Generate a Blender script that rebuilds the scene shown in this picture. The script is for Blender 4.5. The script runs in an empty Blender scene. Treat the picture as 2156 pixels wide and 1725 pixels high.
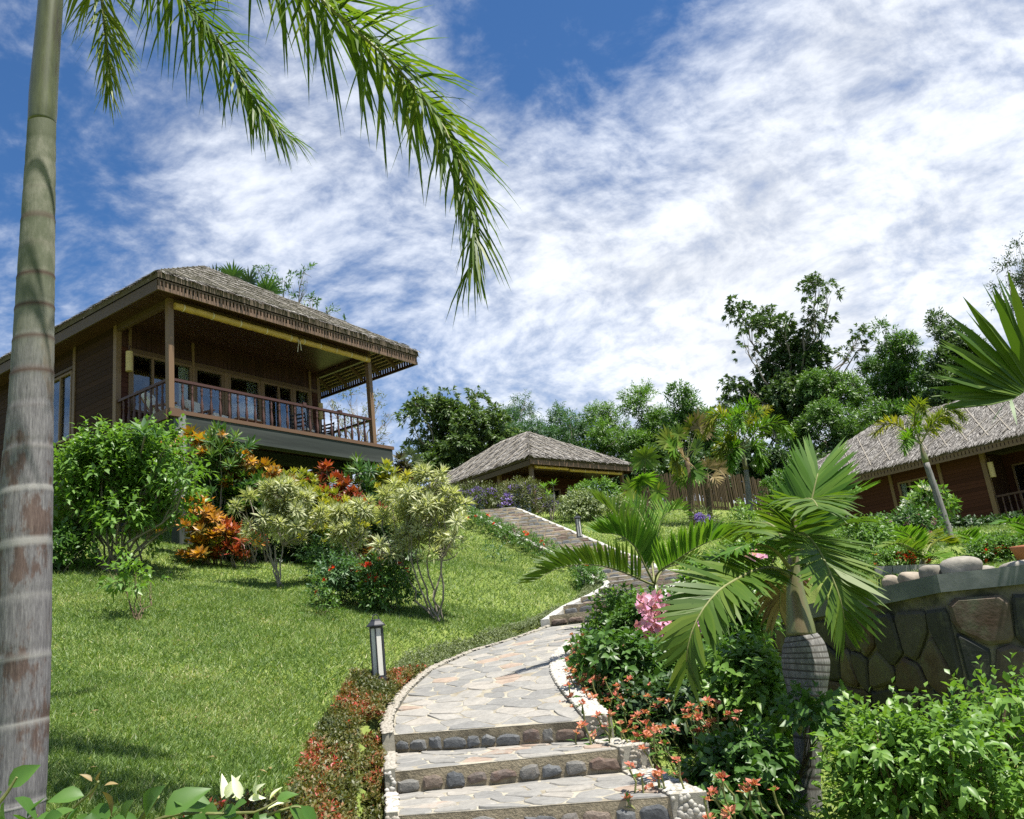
import bpy, bmesh, math, random
import numpy as np
from mathutils import Matrix, Vector, Euler
random.seed(7)
RNG = np.random.default_rng(7)
SC = bpy.context.scene
COL = SC.collection
# ------------------------------------------------------------------ camera
CAM_F, CAM_P, CAM_R = 1805.0, math.radians(15.25), math.radians(6.66)   # focal length in units of a 2156 wide frame, pitch, roll
cF = np.array([0, math.cos(CAM_P), math.sin(CAM_P)])
_u0 = np.array([0, -math.sin(CAM_P), math.cos(CAM_P)])
_x0 = np.array([1.0, 0, 0])
cR = math.cos(CAM_R) * _x0 - math.sin(CAM_R) * _u0
cU = math.sin(CAM_R) * _x0 + math.cos(CAM_R) * _u0
cam_d = bpy.data.cameras.new('camera')
cam = bpy.data.objects.new('camera', cam_d)
COL.objects.link(cam)
cam.matrix_world = Matrix(((cR[0], cU[0], -cF[0], 0), (cR[1], cU[1], -cF[1], 0), (cR[2], cU[2], -cF[2], 0), (0, 0, 0, 1)))
cam_d.sensor_width = 36.0
cam_d.lens = 36.0 * CAM_F / 2156.0
cam_d.clip_start = 0.05
cam_d.clip_end = 5000
SC.camera = cam
# ------------------------------------------------------------------ light
SUN_DIR = Vector((0.30, -0.20, 0.93)).normalized()     # towards the sun
sun_d = bpy.data.lights.new('sun', 'SUN')
sun_d.energy = 5.0
sun_d.angle = math.radians(0.5)
sun_d.color = (1.0, 0.95, 0.87)
sun = bpy.data.objects.new('sun', sun_d)
COL.objects.link(sun)
sun.rotation_euler = SUN_DIR.to_track_quat('Z', 'Y').to_euler()
SUN_EL = math.asin(SUN_DIR.z)
SUN_ROT = math.atan2(SUN_DIR.x, SUN_DIR.y)
world = bpy.data.worlds.new('World')
SC.world = world
world.use_nodes = True


class NT:
    """tiny node helper"""
    def __init__(s, tree):
        s.t = tree
    def n(s, kind, **kw):
        nd = s.t.nodes.new('ShaderNode' + kind)
        for k, v in kw.items():
            if k.startswith('i_'):
                key = k[2:].replace('_', ' ')
                nd.inputs[key].default_value = v
            else:
                setattr(nd, k, v)
        return nd
    def l(s, a, b):
        s.t.links.new(a, b)
    def math(s, op, a, b=None, c=None, clamp=False):
        nd = s.t.nodes.new('ShaderNodeMath'); nd.operation = op; nd.use_clamp = clamp
        for i, v in enumerate((a, b, c)):
            if v is None: continue
            if isinstance(v, (int, float)): nd.inputs[i].default_value = v
            else: s.l(v, nd.inputs[i])
        return nd.outputs[0]
    def vmath(s, op, a, b=None):
        nd = s.t.nodes.new('ShaderNodeVectorMath'); nd.operation = op
        for i, v in enumerate((a, b)):
            if v is None: continue
            if isinstance(v, (tuple, list)): nd.inputs[i].default_value = v
            else: s.l(v, nd.inputs[i])
        return nd.outputs['Value'] if op in ('DOT_PRODUCT', 'LENGTH') else nd.outputs[0]
    def ramp(s, fac, stops, interp='LINEAR'):
        nd = s.t.nodes.new('ShaderNodeValToRGB'); r = nd.color_ramp; r.interpolation = interp
        while len(r.elements) > 1: r.elements.remove(r.elements[-1])
        for i, (p, c) in enumerate(stops):
            e = r.elements[0] if i == 0 else r.elements.new(p)
            e.position = p; e.color = (*c, 1) if len(c) == 3 else c
        s.l(fac, nd.inputs[0])
        return nd.outputs[0]
    def mixc(s, fac, a, b, blend='MIX'):
        nd = s.t.nodes.new('ShaderNodeMix'); nd.data_type = 'RGBA'; nd.blend_type = blend
        for sock, v in ((nd.inputs[0], fac), (nd.inputs[6], a), (nd.inputs[7], b)):
            if isinstance(v, (int, float)): sock.default_value = v
            elif isinstance(v, (tuple, list)): sock.default_value = (*v, 1) if len(v) == 3 else v
            else: s.l(v, sock)
        return nd.outputs[2]
    def noise(s, vec, scale, detail=4, rough=.55, dist=0.0):
        nd = s.n('TexNoise'); nd.inputs['Scale'].default_value = scale; nd.inputs['Detail'].default_value = detail
        nd.inputs['Roughness'].default_value = rough; nd.inputs['Distortion'].default_value = dist
        if vec is not None: s.l(vec, nd.inputs['Vector'])
        return nd.outputs[0]
    def map(s, vec, scale=(1, 1, 1), loc=(0, 0, 0), rot=(0, 0, 0)):
        nd = s.n('Mapping'); nd.inputs['Scale'].default_value = scale; nd.inputs['Location'].default_value = loc; nd.inputs['Rotation'].default_value = rot
        s.l(vec, nd.inputs[0]); return nd.outputs[0]
    def smooth(s, x, a, b):
        nd = s.n('MapRange'); nd.interpolation_type = 'SMOOTHSTEP'
        s.l(x, nd.inputs[0]); nd.inputs[1].default_value = a; nd.inputs[2].default_value = b
        return nd.outputs[0]


def ray(u, v):
    return cF + (u - 1078) / CAM_F * cR + (862.5 - v) / CAM_F * cU
def at(u, v, Y):
    """the point of the place seen at (u, v) of a 2156 x 1725 view, Y metres ahead"""
    r = ray(u, v)
    return r * (Y / r[1])
def at_z(u, v, z):
    r = ray(u, v)
    return r * (z / r[2])


def build_sky():
    w = NT(world.node_tree)
    world.node_tree.nodes.clear()
    out = w.n('OutputWorld'); bg = w.n('Background'); bg.inputs[1].default_value = 0.0545
    sky = w.n('TexSky'); sky.sky_type = 'NISHITA'; sky.sun_disc = False
    sky.sun_elevation = SUN_EL; sky.sun_rotation = SUN_ROT
    sky.altitude = 50; sky.air_density = 1.0; sky.dust_density = 0.35; sky.ozone_density = 2.6
    d = w.n('TexCoord').outputs['Generated']
    sep = w.n('SeparateXYZ'); w.l(d, sep.inputs[0])
    zz = w.math('ADD', w.math('MAXIMUM', sep.outputs[2], 0.0), 0.42)
    cx = w.n('CombineXYZ'); w.l(w.math('DIVIDE', sep.outputs[0], zz), cx.inputs[0]); w.l(w.math('DIVIDE', sep.outputs[1], zz), cx.inputs[1])
    P = cx.outputs[0]
    # the cloud sheet: broad cover, billows, and fine mackerel texture
    broad = w.noise(w.map(P, (.8, 1.0, 1), (3.1, 1.7, 0.0), (0, 0, .5)), 1.8, 3, .5)
    warp = w.noise(w.map(P, (1, 1, 1), (0, 0, 2.0)), 2.2, 3, .5)
    wv = w.n('VectorMath'); wv.operation = 'ADD'; cw = w.n('CombineXYZ'); w.l(w.math('MULTIPLY', warp, .22), cw.inputs[0]); w.l(w.math('MULTIPLY', warp, -.16), cw.inputs[1]); w.l(P, wv.inputs[0]); w.l(cw.outputs[0], wv.inputs[1])
    P2 = wv.outputs[0]
    mid = w.noise(w.map(P2, (1.0, 1.1, 1), (0, 0, 4.0), (0, 0, .75)), 6.2, 9, .60, .0)
    fine = w.noise(w.map(P2, (1.0, 1.2, 1), (0, 0, 9.0), (0, 0, .55)), 24.0, 8, .62, .0)
    cov = None
    def lobe(u, v, a, amp):
        nonlocal cov
        r = ray(u, v); r = r / np.linalg.norm(r)
        dt = w.vmath('DOT_PRODUCT', d, tuple(float(x) for x in r))
        m = w.math('MULTIPLY', w.math('POWER', w.smooth(dt, math.cos(math.radians(a)), 1.0), 1.6), amp)
        cov = m if cov is None else w.math('ADD', cov, m)
    lobe(1340, 140, 14, -.22)      # the open blue gap
    lobe(1200, 0, 11, -.10)
    lobe(30, 420, 13, -.11)
    lobe(0, 60, 14, -.08)
    lobe(1980, 40, 22, .20)        # the long white bank
    lobe(1600, 420, 20, .12)
    lobe(1280, 560, 20, .21)
    lobe(1080, 420, 12, .05)
    lobe(520, 440, 17, .13)
    lobe(2050, 640, 16, .12)
    lobe(1930, 380, 12, -.12)
    lobe(820, 640, 12, -.06)
    lobe(1250, 800, 9, -.06)
    dens = w.math('ADD', w.math('ADD', w.math('MULTIPLY', broad, .30), w.math('MULTIPLY', mid, .58)), w.math('MULTIPLY', fine, .52))
    dens = w.math('ADD', dens, cov)
    mask = w.smooth(dens, .53, 1.10)
    haze = w.math('MULTIPLY', w.math('SUBTRACT', 1.0, w.smooth(sep.outputs[2], .0, .40)), .55)
    mask = w.math('ADD', mask, haze, clamp=True)
    shade = w.math('ADD', w.math('MULTIPLY', w.smooth(w.math('ADD', mid, w.math('MULTIPLY', fine, .4)), .5, .85), .24), .78)
    cc = w.n('CombineXYZ')
    for i, k in enumerate((8.6, 9.0, 9.7)): w.l(w.math('MULTIPLY', shade, k), cc.inputs[i])
    blue = w.mixc(1.0, sky.outputs[0], (.52, .84, 1.14), 'MULTIPLY')
    w.l(w.mixc(mask, blue, cc.outputs[0]), bg.inputs[0])
    w.l(bg.outputs[0], out.inputs[0])
build_sky()
SC.view_settings.view_transform = 'Standard'
SC.view_settings.look = 'None'
SC.view_settings.gamma = 1.0
SC.view_settings.use_curve_mapping = False
SC.view_settings.exposure = 1.15
SC.render.engine = 'CYCLES'
SC.cycles.max_bounces = 7
SC.cycles.diffuse_bounces = 3
SC.cycles.glossy_bounces = 3
SC.cycles.transmission_bounces = 4
SC.cycles.transparent_max_bounces = 12
SC.cycles.use_adaptive_sampling = True
SC.cycles.adaptive_threshold = 0.01
SC.cycles.use_denoising = False
SC.cycles.sample_clamp_indirect = 6.0
# ------------------------------------------------------------------ materials
def srgb(r, g, b):
    return tuple(((c / 255 / 12.92) if c / 255 <= .04045 else ((c / 255 + .055) / 1.055) ** 2.4) for c in (r, g, b))
def new_mat(name):
    m = bpy.data.materials.new(name); m.use_nodes = True
    t = m.node_tree; t.nodes.clear()
    return m, NT(t)
def finish(m, w, sh, disp=None):
    o = w.n('OutputMaterial'); w.l(sh, o.inputs[0])
    return m
def principled(w, col, rough=.6, spec=.4, bump=None, bstr=.3, bdist=.02, metal=0.0):
    b = w.n('BsdfPrincipled')
    if isinstance(col, (tuple, list)): b.inputs['Base Color'].default_value = (*col, 1)
    else: w.l(col, b.inputs['Base Color'])
    if isinstance(rough, (int, float)): b.inputs['Roughness'].default_value = rough
    else: w.l(rough, b.inputs['Roughness'])
    b.inputs['Specular IOR Level'].default_value = spec
    b.inputs['Metallic'].default_value = metal
    if bump is not None:
        bn = w.n('Bump'); bn.inputs['Strength'].default_value = bstr; bn.inputs['Distance'].default_value = bdist
        w.l(bump, bn.inputs['Height']); w.l(bn.outputs[0], b.inputs['Normal'])
    return b.outputs[0]
def leaf_mat(name, stops, trans=.32, rough=.42, edge=None, ew=(.25, .8), mid=None, objr=.35, spec=.55, back=None):
    rough = rough if rough > .55 else rough + .10
    m, w = new_mat(name)
    a = w.n('Attribute'); a.attribute_name = 'rnd'
    oi = w.n('ObjectInfo')
    f = w.math('ADD', w.math('MULTIPLY', a.outputs['Fac'], 1 - objr), w.math('MULTIPLY', oi.outputs['Random'], objr))
    nz = w.noise(w.n('TexCoord').outputs['Object'], 1.6, 2)
    f = w.math('ADD', f, w.math('MULTIPLY', w.math('SUBTRACT', nz, .5), .5), clamp=True)
    c = w.ramp(f, stops)
    if edge is not None:
        e = w.n('Attribute'); e.attribute_name = 'acr'
        c = w.mixc(w.smooth(e.outputs['Fac'], *ew), c, edge)
    if mid is not None:
        e = w.n('Attribute'); e.attribute_name = 'acr'
        c = w.mixc(w.smooth(e.outputs['Fac'], .22, .05), c, mid)
    p = principled(w, c, rough, spec)
    t = w.n('BsdfTranslucent'); w.l(w.mixc(1.0, c, (1.25, 1.3, .55), 'MULTIPLY'), t.inputs[0])
    mx = w.n('MixShader'); mx.inputs[0].default_value = trans; w.l(p, mx.inputs[1]); w.l(t.outputs[0], mx.inputs[2])
    return finish(m, w, mx.outputs[0])
def solid_mat(name, col, rough=.6, var=.25, scale=8.0, spec=.35, bstr=.2, stretch=(1, 1, 1), objr=.2, bdist=.01, col2=None):
    """a matt surface: base colour varied by noise and by object, with fine relief"""
    m, w = new_mat(name)
    tc = w.map(w.n('TexCoord').outputs['Object'], stretch)
    n1 = w.noise(tc, scale, 6, .6); n2 = w.noise(tc, scale * 6, 3, .6)
    oi = w.n('ObjectInfo').outputs['Random']
    f = w.math('ADD', w.math('ADD', w.math('MULTIPLY', w.math('SUBTRACT', n1, .5), var * 2.4), w.math('MULTIPLY', w.math('SUBTRACT', n2, .5), var)), 1.0)
    f = w.math('ADD', f, w.math('MULTIPLY', w.math('SUBTRACT', oi, .5), objr))
    base = col
    if col2 is not None:
        base = w.mixc(w.smooth(w.noise(tc, scale * .35, 4, .6), .45, .62), col, col2)
    c = w.n('VectorMath'); c.operation = 'SCALE'
    if isinstance(base, tuple): c.inputs[0].default_value = base
    else: w.l(base, c.inputs[0])
    w.l(f, c.inputs['Scale'])
    return finish(m, w, principled(w, c.outputs[0], rough, spec, w.math('ADD', n1, w.math('MULTIPLY', n2, .5)), bstr, bdist))
def stone_mat(name, stops, rough=.75, bstr=.5, scale=9.0, spec=.3, bdist=.012, lichen=None):
    m, w = new_mat(name)
    tc = w.n('TexCoord').outputs['Object']; oi = w.n('ObjectInfo').outputs['Random']
    vec = w.n('VectorMath'); vec.operation = 'ADD'; w.l(tc, vec.inputs[0])
    cb = w.n('CombineXYZ'); w.l(w.math('MULTIPLY', oi, 37.0), cb.inputs[0]); w.l(cb.outputs[0], vec.inputs[1])
    n1 = w.noise(vec.outputs[0], scale, 7, .62); n2 = w.noise(vec.outputs[0], scale * 5, 4, .6)
    f = w.math('ADD', oi, w.math('MULTIPLY', w.math('SUBTRACT', n1, .5), .35), clamp=True)
    c = w.ramp(f, stops)
    g = w.math('ADD', w.math('MULTIPLY', w.math('SUBTRACT', n2, .5), .7), w.math('ADD', w.math('MULTIPLY', w.math('SUBTRACT', n1, .5), .7), 1.0))
    c2 = w.n('VectorMath'); c2.operation = 'SCALE'; w.l(c, c2.inputs[0]); w.l(g, c2.inputs['Scale'])
    cc = c2.outputs[0]
    if lichen is not None:
        cc = w.mixc(w.smooth(w.noise(vec.outputs[0], scale * .7, 6, .7), .52, .68), cc, lichen)
    return finish(m, w, principled(w, cc, rough, spec, w.math('ADD', n1, w.math('MULTIPLY', n2, .4)), bstr, bdist))
def wood_mat(name, col, rough=.5, spec=.35, axis=0, var=.35, objr=.3):
    s = [28, 28, 28]; s[axis] = 1.6
    return solid_mat(name, col, rough, var, 1.0, spec, .25, tuple(s), objr, .004)

G = lambda *a: srgb(*a)
M = {}
M['grass_blade'] = leaf_mat('grass_blade', [(0, (0.0624, 0.1196, 0.0187)), (.35, (0.1196, 0.1976, 0.0374)), (.68, (0.1924, 0.2704, 0.0645)), (.88, (0.2808, 0.3224, 0.1144)), (1, (0.4368, 0.4160, 0.2288))], .35, .45, objr=0)
M['green_mid'] = leaf_mat('green_mid', [(0, (0.026, 0.072, 0.012)), (.5, (0.061, 0.142, 0.020)), (1, (0.123, 0.217, 0.041))], .35, .36)
M['green_light'] = leaf_mat('green_light', [(0, (0.047, 0.115, 0.016)), (.5, (0.101, 0.203, 0.030)), (1, (0.189, 0.284, 0.061))], .38, .36)
M['green_fresh'] = leaf_mat('green_fresh', [(0, (0.061, 0.142, 0.019)), (.55, (0.128, 0.243, 0.038)), (1, (0.270, 0.365, 0.081))], .40, .34)
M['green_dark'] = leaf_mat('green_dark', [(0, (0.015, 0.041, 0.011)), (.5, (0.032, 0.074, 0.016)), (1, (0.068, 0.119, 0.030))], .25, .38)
M['tree_dark'] = leaf_mat('tree_dark', [(0, (.026, .058, .016)), (.5, (.055, .105, .026)), (1, (.12, .18, .05))], .30, .36)
M['green_blue'] = leaf_mat('green_blue', [(0, (0.023, 0.067, 0.026)), (.5, (0.052, 0.123, 0.043)), (1, (0.109, 0.196, 0.065))], .33, .45)
M['green_olive'] = leaf_mat('green_olive', [(0, (0.034, 0.055, 0.013)), (.5, (0.075, 0.101, 0.023)), (1, (0.156, 0.169, 0.052))], .3, .4)
M['palm_green'] = leaf_mat('palm_green', [(0, (.030, .075, .010)), (.5, (.068, .130, .014)), (.85, (.125, .185, .022)), (1, (.24, .25, .04))], .40, .36, objr=.5, spec=.28)
M['palm_frond'] = leaf_mat('palm_frond', [(0, (.035, .080, .010)), (.45, (.085, .145, .016)), (.8, (.19, .23, .03)), (1, (.32, .29, .06))], .48, .36, objr=.5, spec=.25)
M['palm_bright'] = leaf_mat('palm_bright', [(0, (0.038, 0.105, 0.011)), (.5, (0.081, 0.182, 0.016)), (.9, (0.155, 0.257, 0.030)), (1, (0.297, 0.324, 0.054))], .40, .36, objr=.5, spec=.28)
M['palm_yellow'] = leaf_mat('palm_yellow', [(0, (.06, .105, .010)), (.5, (.15, .19, .018)), (1, (.34, .30, .04))], .4, .4, objr=.3, spec=.28)
M['palm_dry'] = leaf_mat('palm_dry', [(0, (.10, .07, .03)), (.5, (.22, .16, .06)), (1, (.34, .26, .12))], .2, .6)
M['variegated'] = leaf_mat('variegated', [(0, (0.0712, 0.1140, 0.0285)), (1, (0.1520, 0.1900, 0.0617))], .34, .4, edge=(0.5510, 0.5605, 0.3230), ew=(.10, .46))
M['croton_orange'] = leaf_mat('croton_orange', [(0, (.05, .075, .010)), (.3, (.15, .12, .012)), (.5, (.33, .15, .014)), (.75, (.46, .22, .02)), (1, (.48, .36, .04))], .3, .36, objr=.45)
M['croton_red'] = leaf_mat('croton_red', [(0, (.045, .04, .010)), (.35, (.14, .04, .012)), (.6, (.30, .045, .018)), (.85, (.40, .11, .02)), (1, (.46, .24, .03))], .28, .36, objr=.45)
M['croton_yellow'] = leaf_mat('croton_yellow', [(0, (.055, .10, .010)), (.35, (.15, .19, .018)), (.7, (.34, .33, .030)), (1, (.50, .40, .04))], .32, .36, objr=.4)
M['croton_green'] = leaf_mat('croton_green', [(0, (0.020, 0.063, 0.014)), (.5, (0.056, 0.133, 0.020)), (1, (0.182, 0.238, 0.035))], .3, .32, objr=.5)
M['croton_dark'] = leaf_mat('croton_dark', [(0, (.02, .024, .010)), (.5, (.05, .045, .012)), (.85, (.14, .06, .012)), (1, (.20, .12, .02))], .25, .33, objr=.6)
M['red_cover'] = leaf_mat('red_cover', [(0, (0.0495, 0.0675, 0.0144)), (.40, (0.1215, 0.1215, 0.0288)), (.62, (0.1800, 0.1125, 0.0378)), (.78, (0.3060, 0.0675, 0.0360)), (1, (0.5220, 0.0495, 0.0450))], .30, .4, objr=0)
M['grey_cover'] = leaf_mat('grey_cover', [(0, (.055, .085, .030)), (.5, (.12, .155, .065)), (1, (.24, .27, .15))], .25, .5, objr=0)
M['white_leaf'] = leaf_mat('white_leaf', [(0, (.09, .14, .045)), (.5, (.22, .27, .12)), (1, (.55, .56, .36))], .3, .45)
M['cream_leaf'] = leaf_mat('cream_leaf', [(0, (.62, .64, .42)), (1, (.82, .84, .66))], .35, .45)
M['purple_flower'] = leaf_mat('purple_flower', [(0, (.16, .10, .42)), (.5, (.26, .17, .62)), (1, (.46, .36, .80))], .35, .6, objr=.1)
M['pink_bract'] = leaf_mat('pink_bract', [(0, (.50, .20, .36)), (.5, (.66, .33, .50)), (1, (.80, .50, .62))], .4, .6, objr=.5)
M['red_flower'] = leaf_mat('red_flower', [(0, (.52, .030, .015)), (.5, (.70, .065, .02)), (1, (.80, .15, .04))], .3, .5)
M['coral_flower'] = leaf_mat('coral_flower', [(0, (.36, .075, .045)), (.5, (.52, .17, .11)), (1, (.56, .32, .16))], .3, .5)
M['white_flower'] = leaf_mat('white_flower', [(0, (.72, .70, .66)), (1, (.86, .85, .82))], .3, .5)
M['bark_grey'] = solid_mat('bark_grey', (.20, .175, .14), .85, .35, 14, .2, .5)
M['bark_brown'] = solid_mat('bark_brown', (.11, .08, .05), .85, .35, 14, .2, .5)
M['stem_green'] = solid_mat('stem_green', (.16, .17, .06), .6, .3, 12, .3, .2)
M['twig_dark'] = solid_mat('twig_dark', (.07, .055, .035), .8, .3, 12, .2, .3)

# timber, thatch, stone, concrete
M['timber'] = wood_mat('timber', (.100, .058, .034), .55, .3, 0)
M['timber_v'] = wood_mat('timber_v', (.150, .092, .050), .5, .35, 2)
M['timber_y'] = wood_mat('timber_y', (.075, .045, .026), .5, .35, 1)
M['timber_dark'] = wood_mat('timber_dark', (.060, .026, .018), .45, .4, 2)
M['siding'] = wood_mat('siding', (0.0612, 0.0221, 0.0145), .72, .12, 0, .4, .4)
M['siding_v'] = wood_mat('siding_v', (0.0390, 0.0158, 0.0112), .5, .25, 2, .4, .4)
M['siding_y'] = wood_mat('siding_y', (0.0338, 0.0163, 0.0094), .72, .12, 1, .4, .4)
M['ceiling'] = wood_mat('ceiling', (0.0480, 0.0218, 0.0142), .45, .3, 0)
M['fascia'] = wood_mat('fascia', (0.1425, 0.0912, 0.0589), .55, .3, 0)
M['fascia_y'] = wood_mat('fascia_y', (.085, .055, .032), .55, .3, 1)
M['bamboo'] = solid_mat('bamboo', (.46, .30, .075), .5, .25, 5, .4, .2, (1, 8, 8), .15)
M['bamboo_pole'] = solid_mat('bamboo_pole', (0.080, 0.055, 0.028), .6, .35, 3, .3, .2, (10, 10, 1), .6)
M['slats'] = solid_mat('slats', (.36, .26, .14), .7, .3, 4, .2, .2, (1, 10, 10), .3)
M['cord'] = solid_mat('cord', (.60, .52, .38), .8, .2, 20)
M['concrete'] = solid_mat('concrete', (0.0551, 0.0627, 0.0570), .85, .5, 2.2, .2, .25, (1, 1, 1), .1, .01, (0.0266, 0.0323, 0.0294))
M['coping'] = solid_mat('coping', (0.0992, 0.1112, 0.1112), .8, .3, 3.0, .25, .3, (1, 1, 1), .1, .01, (0.1800, 0.1856, 0.1800))
M['concrete_light'] = solid_mat('concrete_light', (0.252, 0.246, 0.228), .85, .25, 5, .2, .3)
M['mortar'] = solid_mat('mortar', (0.3015, 0.2790, 0.2233), .9, .3, 9, .15, .5, (1, 1, 1), 0, .015, (0.2007, 0.1783, 0.1341))
M['riser_mortar'] = solid_mat('riser_mortar', (0.272, 0.232, 0.160), .9, .4, 10, .15, .6, (1, 1, 1), 0, .02, (0.144, 0.124, 0.088))
M['wall_mortar'] = solid_mat('wall_mortar', (.15, .135, .10), .9, .6, 5, .15, .6, (1, 1, 1), 0, .02, (.05, .05, .038))
M['pebble_bed'] = solid_mat('pebble_bed', (0.2640, 0.2480, 0.2040), .9, .3, 20, .2, .3)
M['pebble'] = stone_mat('pebble', [(0, (0.2400, 0.2160, 0.1760)), (.5, (0.3360, 0.3200, 0.2800)), (1, (0.4160, 0.4000, 0.3680))], .55, .2, 12)
M['flagstone'] = stone_mat('flagstone', [(0, (0.1693, 0.1672, 0.1580)), (.4, (0.2058, 0.2004, 0.1848)), (.7, (0.2424, 0.2309, 0.2066)), (.90, (0.2745, 0.2526, 0.2187)), (.93, (0.2470, 0.1873, 0.1458)), (1, (0.2745, 0.2178, 0.1702))], .62, .25, 6)
M['riser_stone'] = stone_mat('riser_stone', [(0, (.070, .075, .080)), (.4, (.115, .120, .122)), (.65, (.16, .155, .14)), (.85, (.105, .065, .05)), (1, (.15, .12, .095))], .7, .7, 10)
M['wall_stone'] = stone_mat('wall_stone', [(0, (0.0225, 0.0248, 0.0240)), (.35, (0.0465, 0.0435, 0.0360)), (.6, (0.0788, 0.0690, 0.0540)), (.82, (0.0638, 0.0338, 0.0210)), (1, (0.1013, 0.0863, 0.0660))], .8, .9, 4, lichen=(0.0938, 0.0938, 0.0600))
M['boulder'] = stone_mat('boulder', [(0, (0.1895, 0.1742, 0.1419)), (.5, (0.2372, 0.2210, 0.1895)), (1, (0.2635, 0.2210, 0.1683))], .85, .6, 5)
M['white_paint'] = solid_mat('white_paint', (0.3760, 0.3680, 0.3360), .75, .3, 6, .3, .3, (1, 1, 1), 0, .01, (0.2880, 0.2800, 0.2480))
M['lamp_black'] = solid_mat('lamp_black', (.022, .024, .027), .4, .2, 10, .5, .05)
M['lamp_panel'] = solid_mat('lamp_panel', (0.4900, 0.4830, 0.4410), .35, .06, 6, .4, 0.0)
M['cushion'] = solid_mat('cushion', (0.5610, 0.5440, 0.4930), .85, .1, 10, .2, .2)
M['chair_wood'] = wood_mat('chair_wood', (.20, .11, .06), .5, .35, 0)
M['black_metal'] = solid_mat('black_metal', (.015, .015, .016), .4, .1, 10, .4, 0.0)
M['curtain'] = solid_mat('curtain', (.56, .55, .47), .85, .1, 10, .2, .1)
M['shade_cane'] = solid_mat('shade_cane', (.48, .37, .19), .7, .2, 10, .3, .3, (1, 1, 14))
M['batten'] = solid_mat('batten', (0.2480, 0.2232, 0.1835), .75, .25, 4, .25, .3, (10, 10, 10))
M['soil'] = solid_mat('soil', (.055, .042, .026), .95, .5, 5, .1, .6)
M['terracotta'] = solid_mat('terracotta', (.36, .13, .07), .8, .2, 8)
def thatch_mat(name, lo, md, hi):
    return leaf_mat(name, [(0, lo), (.5, md), (1, hi)], .03, .8, objr=0, spec=.2)
M['thatch'] = thatch_mat('thatch', (0.0748, 0.0669, 0.0598), (0.1760, 0.1646, 0.1496), (0.3168, 0.3036, 0.2816))
M['thatch_base'] = solid_mat('thatch_base', (.10, .08, .06), .9, .4, 12, .1, .5)
def glass_mat():
    m, w = new_mat('window_glass')
    tr = w.n('BsdfTransparent'); tr.inputs[0].default_value = (.80, .84, .84, 1)
    gl = w.n('BsdfGlossy'); gl.inputs['Roughness'].default_value = .02; gl.inputs[0].default_value = (.9, .93, .95, 1)
    fr = w.n('Fresnel'); fr.inputs[0].default_value = 1.5
    f = w.math('ADD', w.math('MULTIPLY', fr.outputs[0], .85), .02, clamp=True)
    mx = w.n('MixShader'); w.l(f, mx.inputs[0]); w.l(tr.outputs[0], mx.inputs[1]); w.l(gl.outputs[0], mx.inputs[2])
    return finish(m, w, mx.outputs[0])
M['glass'] = glass_mat()
def palm_trunk_mat():
    m, w = new_mat('palm_trunk')
    tc = w.n('TexCoord').outputs['Object']
    st = w.noise(w.map(tc, (75, 75, 7)), 1.0, 6, .72)
    fx = w.noise(w.map(tc, (160, 160, 30)), 1.0, 3, .6)
    bl = w.noise(w.map(tc, (7, 7, 3.2)), 1.0, 5, .65)
    st = w.math('ADD', w.math('MULTIPLY', st, .7), w.math('MULTIPLY', fx, .3))
    c = w.ramp(st, [(.30, (.048, .045, .048)), (.46, (.110, .104, .110)), (.60, (.175, .167, .172)), (.76, (.28, .27, .265))])
    brown = w.ramp(st, [(.3, (.030, .018, .013)), (.55, (.085, .048, .036)), (.75, (.17, .125, .095))])
    c = w.mixc(w.math('MULTIPLY', w.smooth(bl, .50, .60), .8), c, brown)
    sep = w.n('SeparateXYZ'); w.l(tc, sep.inputs[0])
    green = w.mixc(w.smooth(bl, .4, .6), (.085, .095, .060), (.165, .165, .125))
    c = w.mixc(w.smooth(w.math('ADD', sep.outputs[2], w.math('MULTIPLY', w.math('SUBTRACT', bl, .5), .8)), 2.3, 3.2), c, green)
    a = w.n('Attribute'); a.attribute_name = 'acr'
    c = w.mixc(w.math('MULTIPLY', a.outputs['Fac'], w.smooth(sep.outputs[2], 2.5, 2.0)), c, (.24, .232, .22))
    c = w.mixc(w.math('MULTIPLY', a.outputs['Fac'], w.smooth(sep.outputs[2], 2.0, 2.5)), c, (.055, .034, .024))
    return finish(m, w, principled(w, c, .75, .25, st, .6, .006))
M['palm_trunk'] = palm_trunk_mat()
M['crownshaft'] = solid_mat('crownshaft', (.070, .078, .036), .35, .5, 5, .5, .1, (6, 6, 1), .1, .004, (.045, .038, .022))
def bottle_mat():
    m, w = new_mat('bottle_trunk')
    tc = w.n('TexCoord').outputs['Object']
    st = w.noise(w.map(tc, (55, 55, 5)), 1.0, 5, .65)
    c = w.ramp(st, [(.3, (.075, .072, .070)), (.5, (.155, .150, .142)), (.7, (.27, .262, .245))])
    a = w.n('Attribute'); a.attribute_name = 'acr'
    c = w.mixc(w.smooth(a.outputs['Fac'], .3, .8), c, (.055, .05, .042))
    return finish(m, w, principled(w, c, .8, .25, st, .5, .008))
M['bottle_trunk'] = bottle_mat()
M['bottle_shaft'] = solid_mat('bottle_shaft', (.125, .145, .055), .4, .4, 4, .45, .1, (5, 5, 1), .1, .004, (.145, .115, .065))
def lawn_mat():
    m, w = new_mat('lawn_soil')
    tc = w.n('TexCoord').outputs['Object']
    n1 = w.noise(tc, .5, 5, .6); n2 = w.noise(tc, 9, 5, .65); n3 = w.noise(tc, 60, 3, .6)
    f = w.math('ADD', w.math('MULTIPLY', n1, .35), w.math('ADD', w.math('MULTIPLY', n2, .35), w.math('MULTIPLY', n3, .3)))
    c = w.ramp(f, [(.3, (.075, .115, .022)), (.5, (.14, .185, .042)), (.68, (.21, .22, .08))])
    return finish(m, w, principled(w, c, .9, .1, n3, .4, .02))
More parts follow.
